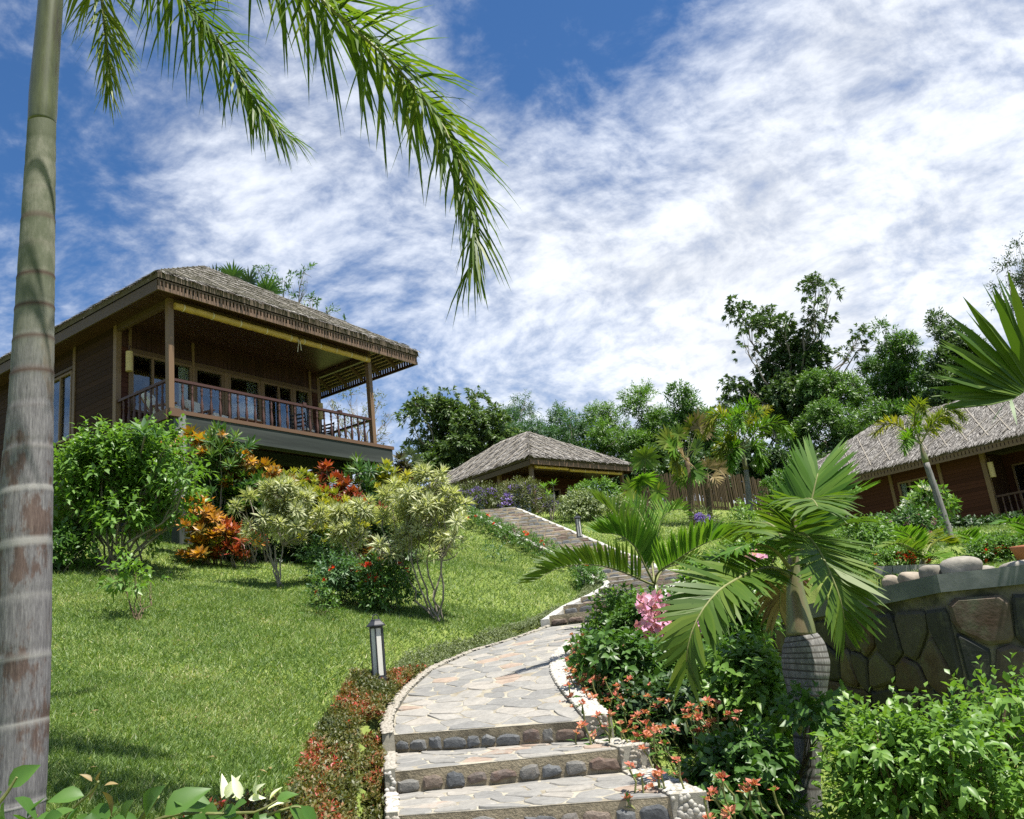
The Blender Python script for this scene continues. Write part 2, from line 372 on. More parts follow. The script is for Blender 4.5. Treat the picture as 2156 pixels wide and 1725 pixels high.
M['lawn'] = lawn_mat()

# ------------------------------------------------------------------ objects
def tag(o, label=None, cat=None, group=None, kind=None):
    if label: o['label'] = label
    if cat: o['category'] = cat
    if group: o['group'] = group
    if kind: o['kind'] = kind
    return o
def mesh(name, V, F, mat, attrs=None, smooth=False):
    me = bpy.data.meshes.new(name)
    V = np.asarray(V, dtype=np.float32).reshape(-1, 3)
    if isinstance(F, np.ndarray):
        nf, k = F.shape
        me.vertices.add(len(V)); me.vertices.foreach_set('co', V.ravel())
        me.loops.add(nf * k); me.loops.foreach_set('vertex_index', F.astype(np.int32).ravel())
        me.polygons.add(nf); me.polygons.foreach_set('loop_start', np.arange(0, nf * k, k, dtype=np.int32))
        me.polygons.foreach_set('loop_total', np.full(nf, k, dtype=np.int32))
    else:
        me.from_pydata([tuple(map(float, v)) for v in V], [], [tuple(map(int, f)) for f in F])
    for k_, v in (attrs or {}).items():
        a = me.attributes.new(k_, 'FLOAT', 'POINT'); a.data.foreach_set('value', np.asarray(v, dtype=np.float32))
    me.update(calc_edges=True)
    if mat is not None: me.materials.append(M[mat] if isinstance(mat, str) else mat)
    if smooth: me.polygons.foreach_set('use_smooth', np.ones(len(me.polygons), dtype=bool))
    return me
def link(name, data, parent=None, mtx=None, kind=None):
    o = bpy.data.objects.new(name, data); COL.objects.link(o)
    if parent is not None: o.parent = parent
    if mtx is not None: o.matrix_basis = mtx
    if kind: o['kind'] = kind
    return o
def thing(name, loc, label, cat, group=None, rz=0.0):
    o = bpy.data.objects.new(name, None); COL.objects.link(o)
    o.location = [float(x) for x in loc]; o.rotation_euler = (0, 0, rz)
    o.empty_display_size = .2
    return tag(o, label, cat, group)
class MB:
    """collects shapes into one mesh"""
    def __init__(s): s.V, s.F, s.n, s.A = [], [], 0, []
    def add(s, V, F, acr=None):
        V = [tuple(map(float, v)) for v in V]
        s.V += V; s.F += [tuple(i + s.n for i in f) for f in F]; s.n += len(V)
        s.A += list(acr) if acr is not None else [0.0] * len(V)
        return s
    def box(s, x0, x1, y0, y1, z0, z1):
        return s.add([(x0, y0, z0), (x1, y0, z0), (x1, y1, z0), (x0, y1, z0), (x0, y0, z1), (x1, y0, z1), (x1, y1, z1), (x0, y1, z1)],
                     [(3, 2, 1, 0), (4, 5, 6, 7), (0, 1, 5, 4), (1, 2, 6, 5), (2, 3, 7, 6), (3, 0, 4, 7)])
    def tube(s, P, R, k=8, cap=True, acr=None):
        P = [Vector(p) for p in P]; R = [R] * len(P) if isinstance(R, (int, float)) else list(R)
        V, F, A = [], [], []
        ref = None
        for i, p in enumerate(P):
            t = (P[min(i + 1, len(P) - 1)] - P[max(i - 1, 0)])
            if t.length < 1e-9: t = Vector((0, 0, 1))
            t.normalize()
            if ref is None: ref = Vector((1, 0, 0)) if abs(t.x) < .8 else Vector((0, 1, 0))
            a = (ref - t * ref.dot(t)).normalized(); b = t.cross(a); ref = a
            for j in range(k):
                an = 2 * math.pi * j / k
                V.append(p + (a * math.cos(an) + b * math.sin(an)) * R[i]); A.append(acr[i] if acr is not None else 0)
        for i in range(len(P) - 1):
            for j in range(k):
                F.append((i * k + j, i * k + (j + 1) % k, (i + 1) * k + (j + 1) % k, (i + 1) * k + j))
        if cap: F.append(tuple(range(k - 1, -1, -1))); F.append(tuple((len(P) - 1) * k + j for j in range(k)))
        return s.add(V, F, A)
    def lathe(s, prof, k=12, c=(0, 0, 0)):
        return s.tube([(c[0], c[1], c[2] + z) for r, z in prof], [max(r, 1e-4) for r, z in prof], k)
    def prism(s, poly, z0, z1):
        n = len(poly)
        return s.add([(x, y, z0) for x, y in poly] + [(x, y, z1) for x, y in poly],
                     [tuple(range(n - 1, -1, -1)), tuple(range(n, 2 * n))] + [(i, (i + 1) % n, n + (i + 1) % n, n + i) for i in range(n)])
    def mesh(s, name, mat, smooth=False):
        return mesh(name, s.V, s.F, mat, {'acr': s.A} if any(s.A) else None, smooth)
    def obj(s, name, mat, parent=None, smooth=False, kind=None, mtx=None):
        return link(name, s.mesh(name, mat, smooth), parent, mtx, kind)
_unit = {}
def unit_box(mat):
    if mat not in _unit: _unit[mat] = MB().box(-.5, .5, -.5, .5, -.5, .5).mesh('piece_' + mat, mat)
    return _unit[mat]
def box_piece(name, mat, parent, x0, x1, y0, y1, z0, z1):
    return link(name, unit_box(mat), parent, Matrix.Translation(((x0 + x1) / 2, (y0 + y1) / 2, (z0 + z1) / 2)) @ Matrix.Diagonal((x1 - x0, y1 - y0, z1 - z0, 1)))
def bar(name, mat, parent, a, b, w, h, up=(0, 0, 1)):
    """a square bar from a to b"""
    a, b = Vector(a), Vector(b); d = b - a; L = d.length; d.normalize()
    s = d.cross(Vector(up)).normalized(); n = s.cross(d)
    m = Matrix(((d.x * L, s.x * w, n.x * h, (a.x + b.x) / 2), (d.y * L, s.y * w, n.y * h, (a.y + b.y) / 2), (d.z * L, s.z * w, n.z * h, (a.z + b.z) / 2), (0, 0, 0, 1)))
    return link(name, unit_box(mat), parent, m)
def nrm(a):
    a = np.asarray(a, float); return a / np.maximum(np.linalg.norm(a, axis=-1, keepdims=True), 1e-9)
def rvec(n, rng=None):
    return nrm((rng or RNG).normal(size=(n, 3)))

# ---- leaves -------------------------------------------------------
def leaf5(P, D, N, L, W, droop=.15, fold=.12, rnd=None, midpos=.45):
    """five-point folded leaves: base, mid rib, tip, two edges"""
    n = len(P); D = nrm(D); S = nrm(np.cross(D, N)); Nn = np.cross(S, D)
    L = np.broadcast_to(L, (n,))[:, None]; W = np.broadcast_to(W, (n,))[:, None]; dr = np.broadcast_to(droop, (n,))[:, None]
    Z = np.array([0, 0, 1.0])
    m = P + D * L * midpos - Z * dr * L * midpos ** 2
    t = P + D * L - Z * dr * L
    l = m + S * W / 2 + Nn * W * fold; r = m - S * W / 2 + Nn * W * fold
    V = np.stack([P, m, t, l, r], 1).reshape(-1, 3)
    b = np.arange(n)[:, None, None] * 5
    F = (b + np.array([[0, 3, 1], [0, 1, 4], [3, 2, 1], [1, 2, 4]])[None]).reshape(-1, 3)
    rn = (RNG.random(n) if rnd is None else rnd)
    return V, F, {'rnd': np.repeat(rn, 5), 'acr': np.tile([0, 0, 0, 1.0, 1.0], n)}
def leaf4(P, D, N, L, W, droop=.1, rnd=None, midpos=.42):
    n = len(P); D = nrm(D); S = nrm(np.cross(D, N))
    L = np.broadcast_to(L, (n,))[:, None]; W = np.broadcast_to(W, (n,))[:, None]
    Z = np.array([0, 0, 1.0])
    t = P + D * L - Z * droop * L; m = P + D * L * midpos
    V = np.stack([P, m - S * W / 2, t, m + S * W / 2], 1).reshape(-1, 3)
    b = np.arange(n)[:, None, None] * 4
    F = (b + np.array([[0, 1, 2], [0, 2, 3]])[None]).reshape(-1, 3)
    rn = (RNG.random(n) if rnd is None else rnd)
    return V, F, {'rnd': np.repeat(rn, 4)}
def strip(P, D, N, L, W, droop=.3, rnd=None):
    """long three-segment leaflets"""
    n = len(P); D = nrm(D); S = nrm(np.cross(D, N))
    L = np.broadcast_to(L, (n,))[:, None]; W = np.broadcast_to(W, (n,))[:, None]; dr = np.broadcast_to(droop, (n,))[:, None]
    Z = np.array([0, 0, 1.0]); rows = []
    for s, w in ((0, .45), (.35, 1.0), (.7, .75)):
        c = P + D * L * s * (1 - .15 * dr * s) - Z * dr * L * s * s
        rows += [c - S * W * w / 2, c + S * W * w / 2]
    rows.append(P + D * L * (1 - .15 * dr) - Z * dr * L)
    V = np.stack(rows, 1).reshape(-1, 3)
    b = np.arange(n)[:, None, None] * 7
    F = (b + np.array([[0, 1, 3], [0, 3, 2], [2, 3, 5], [2, 5, 4], [4, 5, 6]])[None]).reshape(-1, 3)
    rn = (RNG.random(n) if rnd is None else rnd)
    return V, F, {'rnd': np.repeat(rn, 7)}
def join(parts):
    Vs, Fs, A, k = [], [], {}, 0
    for V, F, a in parts:
        Vs.append(V); Fs.append(F + k); k += len(V)
        for q, v in a.items(): A.setdefault(q, []).append(v)
    A = {q: np.concatenate(v) for q, v in A.items() if sum(len(x) for x in v) == k}
    return np.concatenate(Vs), np.concatenate(Fs), A
def leaf_obj(name, data, mat, parent, kind='stuff', origin=None):
    V, F, A = data
    if origin is not None: V = V - np.asarray(origin)
    return link(name, mesh(name, V, F, mat, A), parent, None, kind)
def curve(pts, n):
    """Catmull-Rom through pts, n samples"""
    P = np.asarray(pts, float); m = len(P)
    Q = np.vstack([2 * P[0] - P[1], P, 2 * P[-1] - P[-2]])
    t = np.linspace(0, m - 1 - 1e-9, n); i = t.astype(int); f = (t - i)[:, None]
    a, b, c, d = Q[i], Q[i + 1], Q[i + 2], Q[i + 3]
    return .5 * (2 * b + (c - a) * f + (2 * a - 5 * b + 4 * c - d) * f ** 2 + (3 * b - a - 3 * c + d) * f ** 3)
# ------------------------------------------------------------------ the path, as cross sections (left, right, z)
def on_landing(u, v):
    r = ray(u, v); t = (-.62 - .1305 * 6.6) / (r[2] - .1305 * r[1]); return r * t
E1 = (at_z(830, 1549, -.62), at_z(1232, 1519, -.62))
E2 = (at_z(832, 1627, -.77), at_z(1303, 1579, -.77))
E3 = (at_z(838, 1720, -.92), at_z(1410, 1680, -.92))
E4 = (2 * E3[0] - E2[0] + (0, 0, 0), 2 * E3[1] - E2[1])
E5 = (2 * E4[0] - E3[0], 2 * E4[1] - E3[1])
E1, E2, E3, E4, E5 = [tuple(np.array(p[:2]) for p in e) for e in (E1, E2, E3, E4, E5)]
LAND = [(E1[0], E1[1])]
for l, r in (((828, 1480), (1196, 1470)), ((862, 1433), (1161, 1424)), ((915, 1393), (1163, 1385))):
    LAND.append((on_landing(*l)[:2], on_landing(*r)[:2]))
LAND += [(np.array((-.88, 11.65)), np.array((.42, 10.75))), (np.array((-.3, 11.93)), np.array((1.05, 11.25))), (np.array((.17, 12.15)), np.array((1.64, 12.05)))]
CENTRE = curve([(.90, 12.1), (1.32, 14.0), (1.92, 15.8), (2.28, 17.4), (2.20, 19.0), (1.83, 20.6), (1.30, 21.9), (.12, 25.0), (-1.08, 28.2)], 160)
_seg = np.r_[0, np.cumsum(np.linalg.norm(np.diff(CENTRE, axis=0), axis=1))]
FL_LEN = _seg[-1]
def fl_at(s):
    e = .25; over = max(0.0, s - FL_LEN + e); s -= over
    x = np.interp(s, _seg, CENTRE[:, 0]); y = np.interp(s, _seg, CENTRE[:, 1])
    tx = np.interp(s + e, _seg, CENTRE[:, 0]) - np.interp(s - e, _seg, CENTRE[:, 0]); ty = np.interp(s + e, _seg, CENTRE[:, 1]) - np.interp(s - e, _seg, CENTRE[:, 1])
    n = math.hypot(tx, ty); tx /= n; ty /= n
    return np.array((x + tx * over, y + ty * over)), np.array((-ty, tx))
def fl_sec(s, w=.74):
    c, n = fl_at(s); return c + n * w, c - n * w
S_TURN = 7.4
NR2, NR3 = 6, 18
risers = []          # (s along the flights, z below, z above)
z = .17
for i in range(NR2): risers.append((i * S_TURN / NR2 + (0.0 if i else 0.02), z, z + .155)); z += .155
Z_TURN = z
d3 = (FL_LEN - S_TURN) / NR3
for i in range(NR3): risers.append((S_TURN + .05 + i * d3, z, z + .178)); z += .178
Z_TOP = z
_land_c = np.array([(a + b) / 2 for a, b in LAND]); _land_s = np.r_[0, np.cumsum(np.linalg.norm(np.diff(_land_c, axis=0), axis=1))]
LAND_Z = -.62 + (.17 + .62) * _land_s / _land_s[-1]
# a smooth guide line for the ground: (x, y, z) along the whole path
_top = CENTRE[-1] + (CENTRE[-1] - CENTRE[-5]) / np.linalg.norm(CENTRE[-1] - CENTRE[-5]) * 1.5
GUIDE = [(*((E5[0] + E5[1]) / 2), -1.30), (*((E4[0] + E4[1]) / 2), -1.15), (*((E3[0] + E3[1]) / 2), -1.0), (*((E2[0] + E2[1]) / 2), -.85)]
GUIDE += [(*c, zz) for c, zz in zip(_land_c, LAND_Z)]
for s in np.linspace(.5, FL_LEN, 40):
    c, _ = fl_at(s); GUIDE.append((*c, np.interp(s, [r[0] for r in risers], [r[1] + .07 for r in risers])))
GUIDE.append((*_top, Z_TOP)); GUIDE = np.array(GUIDE)
_gd = []
for a, b in zip(GUIDE[:-1], GUIDE[1:]):
    k = max(2, int(np.linalg.norm(b - a) / .2)); _gd += [a + (b - a) * t for t in np.linspace(0, 1, k, endpoint=False)]
GUIDE_D = np.array(_gd + [GUIDE[-1]])

# ------------------------------------------------------------------ terrain: a thin plate through measured spots
_spots = [(400, 1600, 6), (600, 1650, 5.4), (300, 1700, 4.9), (60, 1725, 4.3), (400, 1500, 7.2), (400, 1400, 9), (400, 1300, 12), (400, 1205, 16), (400, 1168, 18),
          (200, 1400, 9), (200, 1250, 13), (200, 1152, 17), (795, 1400, 9.5), (590, 1237, 15), (660, 1290, 12.7), (925, 1305, 13), (290, 1307, 11.5), (1000, 1338, 12.3),
          (1050, 1200, 18), (1150, 1290, 15), (1228, 1247, 18.3), (1100, 1160, 22), (985, 1112, 27), (720, 1560, 7.2), (780, 1470, 8.4), (650, 1180, 19), (850, 1180, 20),
          (1280, 1100, 27.0), (1240, 1150, 23.2), (2005, 1142, 18), (1600, 1100, 27), (1480, 1095, 29)]
_pts = [at(*s) for s in _spots]
_pts += [np.array(p, float) for p in [
    (-6, 3, -.75), (-12, 8, .6), (-14, 16, 3.2), (-16, 24, 5.0), (-10, 22, 4.0), (-9, 26, 5.3), (-5.5, 26.5, 4.6), (-10, 32, 6.6), (-15, 30, 6.8), (-5, 31, 5.6), (-2, 31, 4.55), (3, 33, 4.7), (9, 34, 4.2), (0, 42, 5.4), (12, 42, 5.0), (-18, 40, 6.5),
    (1.6, 5.5, -1.45), (2.2, 7, -1.40), (3.4, 6.5, -1.5), (3.3, 9, -1.42), (2.1, 9.5, -1.0), (2.6, 11, -.95), (2.9, 12.6, -.65), (3.2, 15.5, .35), (4.2, 18, 1.1), (5, 22, 1.9),
    (1.3, 7.8, -.75), (3.8, 4.2, -1.55), (6, 4, -1.55), (0, 1, -1.6), (-3, 1, -1.5), (4, 0, -1.65), (8, 3, -1.6), (5.5, 12.5, .5), (6.5, 15, .75), (9, 14, .7), (9, 18, 1.15), (13.5, 25, 1.35), (19, 23, 1.1), (13, 30, 1.6), (16, 14, .9), (20, 34, 2.4), (12, 36, 2.6), (22, 45, 5.0), (30, 20, 1.6), (30, 40, 4.5), (-28, 12, 2), (-30, 35, 6.5), (0, 70, 7), (-35, 70, 7.5), (40, 70, 6.5), (-8, -6, -1.8), (10, -6, -1.9), (30, -6, -1.5), (-30, -6, -1.4)]]
_P = np.array(_pts)
def _U(r2):
    return np.where(r2 > 1e-12, r2 * np.log(np.maximum(r2, 1e-12)) * .5, 0)
_K = _U(((_P[:, None, :2] - _P[None, :, :2]) ** 2).sum(-1)); _n = len(_P)
_A = np.zeros((_n + 3, _n + 3)); _A[:_n, :_n] = _K + np.eye(_n) * .6; _A[:_n, _n] = 1; _A[:_n, _n + 1:] = _P[:, :2]; _A[_n:, :_n] = _A[:_n, _n:].T
_W = np.linalg.solve(_A, np.r_[_P[:, 2], 0, 0, 0])
WALL_A = at(1979, 1209, 8.5); WALL_B = at(1704, 1273, 10.9); WALL_C = at(1590, 1292, 13.2); WALL_D = at(2156, 1190, 8.25)
WALL_D = WALL_D + (WALL_D - WALL_A) / np.linalg.norm(WALL_D - WALL_A) * 3.5
WALL_LINE = np.array([WALL_C + (-.35, 2.4, -.05), WALL_C, WALL_B, WALL_A, WALL_D])
def raised_bed(x, y):
    """1 on the uphill side of the retaining wall, 0 in front of it"""
    x, y = np.asarray(x, float), np.asarray(y, float)
    best = np.full(x.shape, 1e9); side = np.zeros(x.shape)
    W = WALL_LINE[:, :2]
    for a, b in zip(W[:-1], W[1:]):
        d = b - a; L = d @ d
        t = np.clip(((x - a[0]) * d[0] + (y - a[1]) * d[1]) / L, 0, 1)
        qx, qy = x - a[0] - t * d[0], y - a[1] - t * d[1]; dist = qx ** 2 + qy ** 2
        s = d[0] * (y - a[1]) - d[1] * (x - a[0])
        up = dist < best; best = np.where(up, dist, best); side = np.where(up, s, side)
    return (side > 0), np.sqrt(best)
def ground(x, y):
    x, y = np.atleast_1d(np.asarray(x, float)), np.atleast_1d(np.asarray(y, float))
    xc, yc = np.clip(x, -34, 36), np.clip(y, -6, 72)
    z = _W[_n] + _W[_n + 1] * xc + _W[_n + 2] * yc
    for i in range(_n): z = z + _W[i] * _U((xc - _P[i, 0]) ** 2 + (yc - _P[i, 1]) ** 2)
    # the raised bed behind the retaining wall
    up, dist = raised_bed(x, y)
    m = up & (dist > .22) & (y < 16) & (x > 2.2)
    bed = np.clip(.16 + (y - 8) * .045, .05, .6)
    k = np.clip((16 - y) / 4, 0, 1)
    z = np.where(m, np.maximum(z, bed * k + z * (1 - k)), z)
    # the cut for the path
    best = np.full(x.shape, 1e9); pz = np.zeros(x.shape)
    near = (np.abs(x) < 6) & (y > 0) & (y < 33)
    if near.any():
        xn, yn = x[near], y[near]
        b = np.full(xn.shape, 1e9); q = np.zeros(xn.shape)
        for g in GUIDE_D:
            d = (xn - g[0]) ** 2 + (yn - g[1]) ** 2; c = d < b
            b = np.where(c, d, b); q = np.where(c, g[2], q)
        best[near] = np.sqrt(b); pz[near] = q
    t = np.clip((best - .80) / .9, 0, 1); t = t * t * (3 - 2 * t)
    rad = np.where(y < 8.0, 1.02, .86)
    low = np.where(best < rad, pz - .24, pz - .05)
    return np.where(best < 1.7, np.where(best < rad, np.minimum(low, pz - .2), low * (1 - t) + z * t), z)
def gz(x, y): return float(ground(x, y)[0])
def gp(u, v, Y):
    """ground point under the pixel column at depth Y"""
    p = at(u, v, Y); return np.array((p[0], p[1], gz(p[0], p[1])))

def hit(u, v, t0=3.0, t1=60.0):
    """where the sight line (u, v) meets the ground"""
    r = ray(u, v); t = np.linspace(t0, t1, 900) / r[1]; P = r[None] * t[:, None]; d = P[:, 2] - ground(P[:, 0], P[:, 1]); i = int(np.argmax(d < 0)) if (d < 0).any() else len(t) - 1
    return P[i]
def build_terrain():
    gx = np.unique(np.concatenate([np.arange(-15, 9.01, .16), np.arange(9, 36.01, .5), np.arange(-34, -15, .6), np.geomspace(36.5, 900, 14), -np.geomspace(35, 900, 14)]))
    gy = np.unique(np.concatenate([np.arange(1, 33.01, .16), np.arange(33.5, 72.01, .7), np.arange(-6, 1, .5), np.geomspace(73, 1200, 14), -np.geomspace(6.5, 700, 14)]))
    X, Y = np.meshgrid(gx, gy)
    Z = ground(X.ravel(), Y.ravel())
    far = np.maximum(np.maximum(np.abs(X.ravel()) - 36, 0), np.maximum(np.maximum(Y.ravel() - 72, -6 - Y.ravel()), 0))
    Z = Z - .02 * np.minimum(far, 300)
    nx, ny = len(gx), len(gy)
    i = np.arange(nx * ny).reshape(ny, nx)
    F = np.stack([i[:-1, :-1], i[:-1, 1:], i[1:, 1:], i[1:, :-1]], -1).reshape(-1, 4)
    o = link('ground', mesh('ground', np.stack([X.ravel(), Y.ravel(), Z], 1), F, 'lawn', smooth=True)); o['kind'] = 'structure'
build_terrain()

# ------------------------------------------------------------------ Voronoi stones
def clip_poly(poly, nx, ny, d):
    out = []
    for i in range(len(poly)):
        a, b = poly[i], poly[(i + 1) % len(poly)]
        da, db = a[0] * nx + a[1] * ny - d, b[0] * nx + b[1] * ny - d
        if da <= 0: out.append(a)
        if da * db < 0:
            t = da / (da - db); out.append((a[0] + (b[0] - a[0]) * t, a[1] + (b[1] - a[1]) * t))
    return out
def voronoi(W, H, cell, rng, aspect=1.0, relax=1):
    """stones filling a W x H rectangle: list of polygons"""
    nx, ny = max(1, round(W / (cell * aspect))), max(1, round(H / cell))
    pts = np.array([((i + .5 + (j % 2) * .45 - .22 + rng.uniform(-.36, .36)) * W / nx, (j + .5 + rng.uniform(-.33, .33)) * H / ny) for j in range(ny) for i in range(nx)])
    pts[:, 0] = np.clip(pts[:, 0], .02 * W, .98 * W)
    for it in range(relax + 1):
        cells = []
        for k, p in enumerate(pts):
            poly = [(0, 0), (W, 0), (W, H), (0, H)]
            o = np.argsort(((pts - p) ** 2).sum(1))[1:14]
            for q in pts[o]:
                m = (p + q) / 2; d = q - p; L = math.hypot(*d)
                if L < 1e-6: continue
                poly = clip_poly(poly, d[0] / L, d[1] / L, (m @ d) / L)
                if len(poly) < 3: break
            cells.append(poly if len(poly) >= 3 else None)
        if it < relax:
            pts = np.array([np.mean(c, axis=0) * .5 + p * .5 if c else p for c, p in zip(cells, pts)])
    return [c for c in cells if c]
def round_poly(poly, gap, rng, rough=.0):
    """inset by gap and knock the corners off"""
    c = np.mean(poly, axis=0); P = []
    n = len(poly)
    A = .5 * sum(poly[i][0] * poly[(i + 1) % n][1] - poly[(i + 1) % n][0] * poly[i][1] for i in range(n))
    if A < 0: poly = poly[::-1]
    q = list(poly)
    for i in range(n):
        a, b = np.array(poly[i]), np.array(poly[(i + 1) % n]); d = b - a; L = np.hypot(*d)
        if L < 1e-4: continue
        nx, ny = d[1] / L, -d[0] / L
        q = clip_poly(q, nx, ny, (a[0] * nx + a[1] * ny) - gap * rng.uniform(.6, 1.5))
        if len(q) < 3: return None
    n = len(q)
    for i in range(n):
        a, b, d = np.array(q[i - 1]), np.array(q[i]), np.array(q[(i + 1) % n])
        la, ld = np.hypot(*(a - b)), np.hypot(*(d - b))
        k = rng.uniform(.10, .26)
        P.append(b + (a - b) * min(k, .025 / max(la, 1e-3) + .05)); P.append(b + (d - b) * min(k, .025 / max(ld, 1e-3) + .05))
    P = [p + rng.normal(size=2) * rough for p in P]
    return P
def stone_mesh(P, fmap, h, rng, bev=.012):
    """P polygon in (a, b); fmap(a, b, h) -> xyz; a slab h proud with eased edges"""
    n = len(P); c = np.mean(P, axis=0)
    tilt = rng.normal(size=2) * .02
    V = [fmap(p[0], p[1], -.03) for p in P]
    V += [fmap(p[0], p[1], h * .6) for p in P]
    V += [fmap(*(c + (p - c) * (1 - bev / max(np.hypot(*(p - c)), .02))), h + (p - c) @ tilt) for p in P]
    V.append(fmap(c[0], c[1], h + .002))
    F = []
    for i in range(n):
        j = (i + 1) % n
        F += [(i, j, n + j, n + i), (n + i, n + j, 2 * n + j, 2 * n + i), (2 * n + i, 2 * n + j, 3 * n)]
    return V, F
def stones(parent, name, mat, polys, fmap, h, gap, rng, rough=.003, bev=.012, limit=300):
    k = 0
    for poly in polys:
        P = round_poly(poly, gap, rng, rough)
        if P is None: continue
        V, F = stone_mesh(P, fmap, h * rng.uniform(.7, 1.3), rng, bev)
        link(name, mesh(name, V, F, mat), parent); k += 1
    return k

# ------------------------------------------------------------------ path and steps
def quad_map(secs, zs):
    """secs: list of (L, R); returns (W, H, f(a, b, h)) with a across (m), b along (m)"""
    Ls = np.array([s[0] for s in secs]); Rs = np.array([s[1] for s in secs]); C = (Ls + Rs) / 2
    S = np.r_[0, np.cumsum(np.linalg.norm(np.diff(C, axis=0), axis=1))]; W = float(np.mean(np.linalg.norm(Rs - Ls, axis=1)))
    zs = np.broadcast_to(zs, (len(secs),))
    def f(a, b, h=0.0):
        t = a / W
        l = np.array((np.interp(b, S, Ls[:, 0]), np.interp(b, S, Ls[:, 1]))); r = np.array((np.interp(b, S, Rs[:, 0]), np.interp(b, S, Rs[:, 1])))
        p = l + (r - l) * t
        return (p[0], p[1], float(np.interp(b, S, zs)) + h)
    return W, float(S[-1]), f
def slab(secs, zs, depth, name, mat, parent=None, kind=None, nu=6):
    W, H, f = quad_map(secs, zs)
    nb = max(2, int(H / .25)); bs = np.linspace(0, H, nb + 1); as_ = np.linspace(0, W, nu + 1)
    V = [f(a, b) for b in bs for a in as_] + [(*f(a, b)[:2], f(a, b)[2] - depth) for b in bs for a in as_]
    n = (nb + 1) * (nu + 1); F = []
    I = lambda i, j: i * (nu + 1) + j
    for i in range(nb):
        for j in range(nu):
            F.append((I(i, j), I(i, j + 1), I(i + 1, j + 1), I(i + 1, j)))
        F.append((I(i, 0), I(i + 1, 0), n + I(i + 1, 0), n + I(i, 0))); F.append((I(i, nu), n + I(i, nu), n + I(i + 1, nu), I(i + 1, nu)))
    for j in range(nu):
        F.append((I(0, j), n + I(0, j), n + I(0, j + 1), I(0, j + 1))); F.append((I(nb, j), I(nb, j + 1), n + I(nb, j + 1), n + I(nb, j)))
    return link(name, mesh(name, V, F, mat), parent, None, kind)
def riser_map(L, R, z0):
    L, R = np.array(L), np.array(R); d = R - L; W = float(np.hypot(*d)); n = np.array((d[1], -d[0])) / W
    def f(a, b, h=0.0):
        p = L + d * (a / W) + n * h; return (p[0], p[1], z0 + b)
    return W, f
def riser_stones(parent, L, R, z0, z1, rng, cell):
    W, f = riser_map(L, R, z0); a = 0.0; H = z1 - z0; polys = []
    while a < W - .05:
        w = min(rng.uniform(.7, 1.35) * cell, W - a)
        if W - a - w < .07: w = W - a
        lo, hi = rng.uniform(.008, .03), H - rng.uniform(.02, .045)
        polys.append([(a, lo), (a + w * .5, lo - .006), (a + w, lo + rng.uniform(-.005, .012)), (a + w * rng.uniform(.93, 1.0), hi - .01), (a + w * .5, hi + .006), (a + w * rng.uniform(0, .1), hi - rng.uniform(0, .02))]); a += w
    stones(parent, 'riser_stone', 'riser_stone', polys, f, .022, .010, rng, .004, .02)
rs = np.random.default_rng(11)
def step(front, back, z, drop, cell, rcell, zback=None, paved=True, label=None):
    secs = [front, back] if not isinstance(back, list) else [front] + back
    zs = z if zback is None else np.linspace(z, zback, len(secs))
    st = slab(secs, zs, drop, 'stone_step', 'riser_mortar', None, 'structure')
    W, H, f = quad_map(secs, zs)
    slab(secs, np.asarray(zs) + .006, .004, 'tread_mortar', 'mortar', st)
    if paved: stones(st, 'flagstone', 'flagstone', voronoi(W, H, cell, rs, 1.45, 0), f, .011, .009, rs, .004, .006)
    riser_stones(st, front[0], front[1], z - drop, z, rs, rcell)
    return st
lerp2 = lambda e, k, q: tuple(np.array(e[i]) * (1 - k) + np.array(q[i]) * k for i in (0, 1))
step(E5, lerp2(E4, -.03, E3), -1.22, .16, .26, .2)
step(E4, lerp2(E3, -.03, E4), -1.07, .15, .26, .2)
step(E3, lerp2(E2, -.03, E3), -.92, .15, .20, .17)
step(E2, lerp2(E1, -.03, E2), -.77, .15, .20, .16)
path = slab(LAND, LAND_Z, .15, 'path', 'riser_mortar', None, 'structure', 8)
slab(LAND, LAND_Z + .006, .004, 'path_mortar', 'mortar', path, None, 8)
_W_, _H_, _f_ = quad_map(LAND, LAND_Z)
stones(path, 'flagstone', 'flagstone', voronoi(_W_, _H_, .22, rs, 1.4, 0), _f_, .011, .009, rs, .004, .006)
riser_stones(path, E1[0], E1[1], -.77, -.62, rs, .17)
for i, (s, z0, z1) in enumerate(risers):
    s2 = risers[i + 1][0] if i + 1 < len(risers) else FL_LEN + .6
    secs = [fl_sec(x) for x in np.linspace(s, s2 + .02, 3)]
    st = slab(secs, z1, z1 - z0 + .1, 'stone_step', 'riser_mortar', None, 'structure', 4)
    riser_stones(st, secs[0][0], secs[0][1], z0, z1, rs, .24)
    W, H, f = quad_map(secs, z1)
    stones(st, 'flagstone', 'flagstone', voronoi(W, H, .40, rs, 1.2), f, .012, .015, rs)
# kerbs
def kerb(pts, zs, w, depth, name, mat, lab=None):
    """a kerb swept along pts (x, y), top at zs, w wide to the left of travel"""
    P = np.array(pts, float); zs = np.asarray(zs, float); T = np.gradient(P, axis=0); T = nrm(T); Nn = np.stack([-T[:, 1], T[:, 0]], 1)
    V, F = [], []; n = len(P)
    for i in range(n):
        j = RNG.normal() * .006
        a, b = P[i], P[i] + Nn[i] * (w + j)
        V += [(*a, zs[i] - depth), (*a, zs[i] - .012), (*(a + Nn[i] * .012), zs[i]), (*(b - Nn[i] * .012), zs[i]), (*b, zs[i] - .012), (*b, zs[i] - depth)]
    for i in range(n - 1):
        for k in range(5): F.append((i * 6 + k, (i + 1) * 6 + k, (i + 1) * 6 + k + 1, i * 6 + k + 1))
    F.append(tuple(range(6))); F.append(tuple((n - 1) * 6 + k for k in (5, 4, 3, 2, 1, 0)))
    return link(name, mesh(name, V, F, mat), None, None, 'structure')
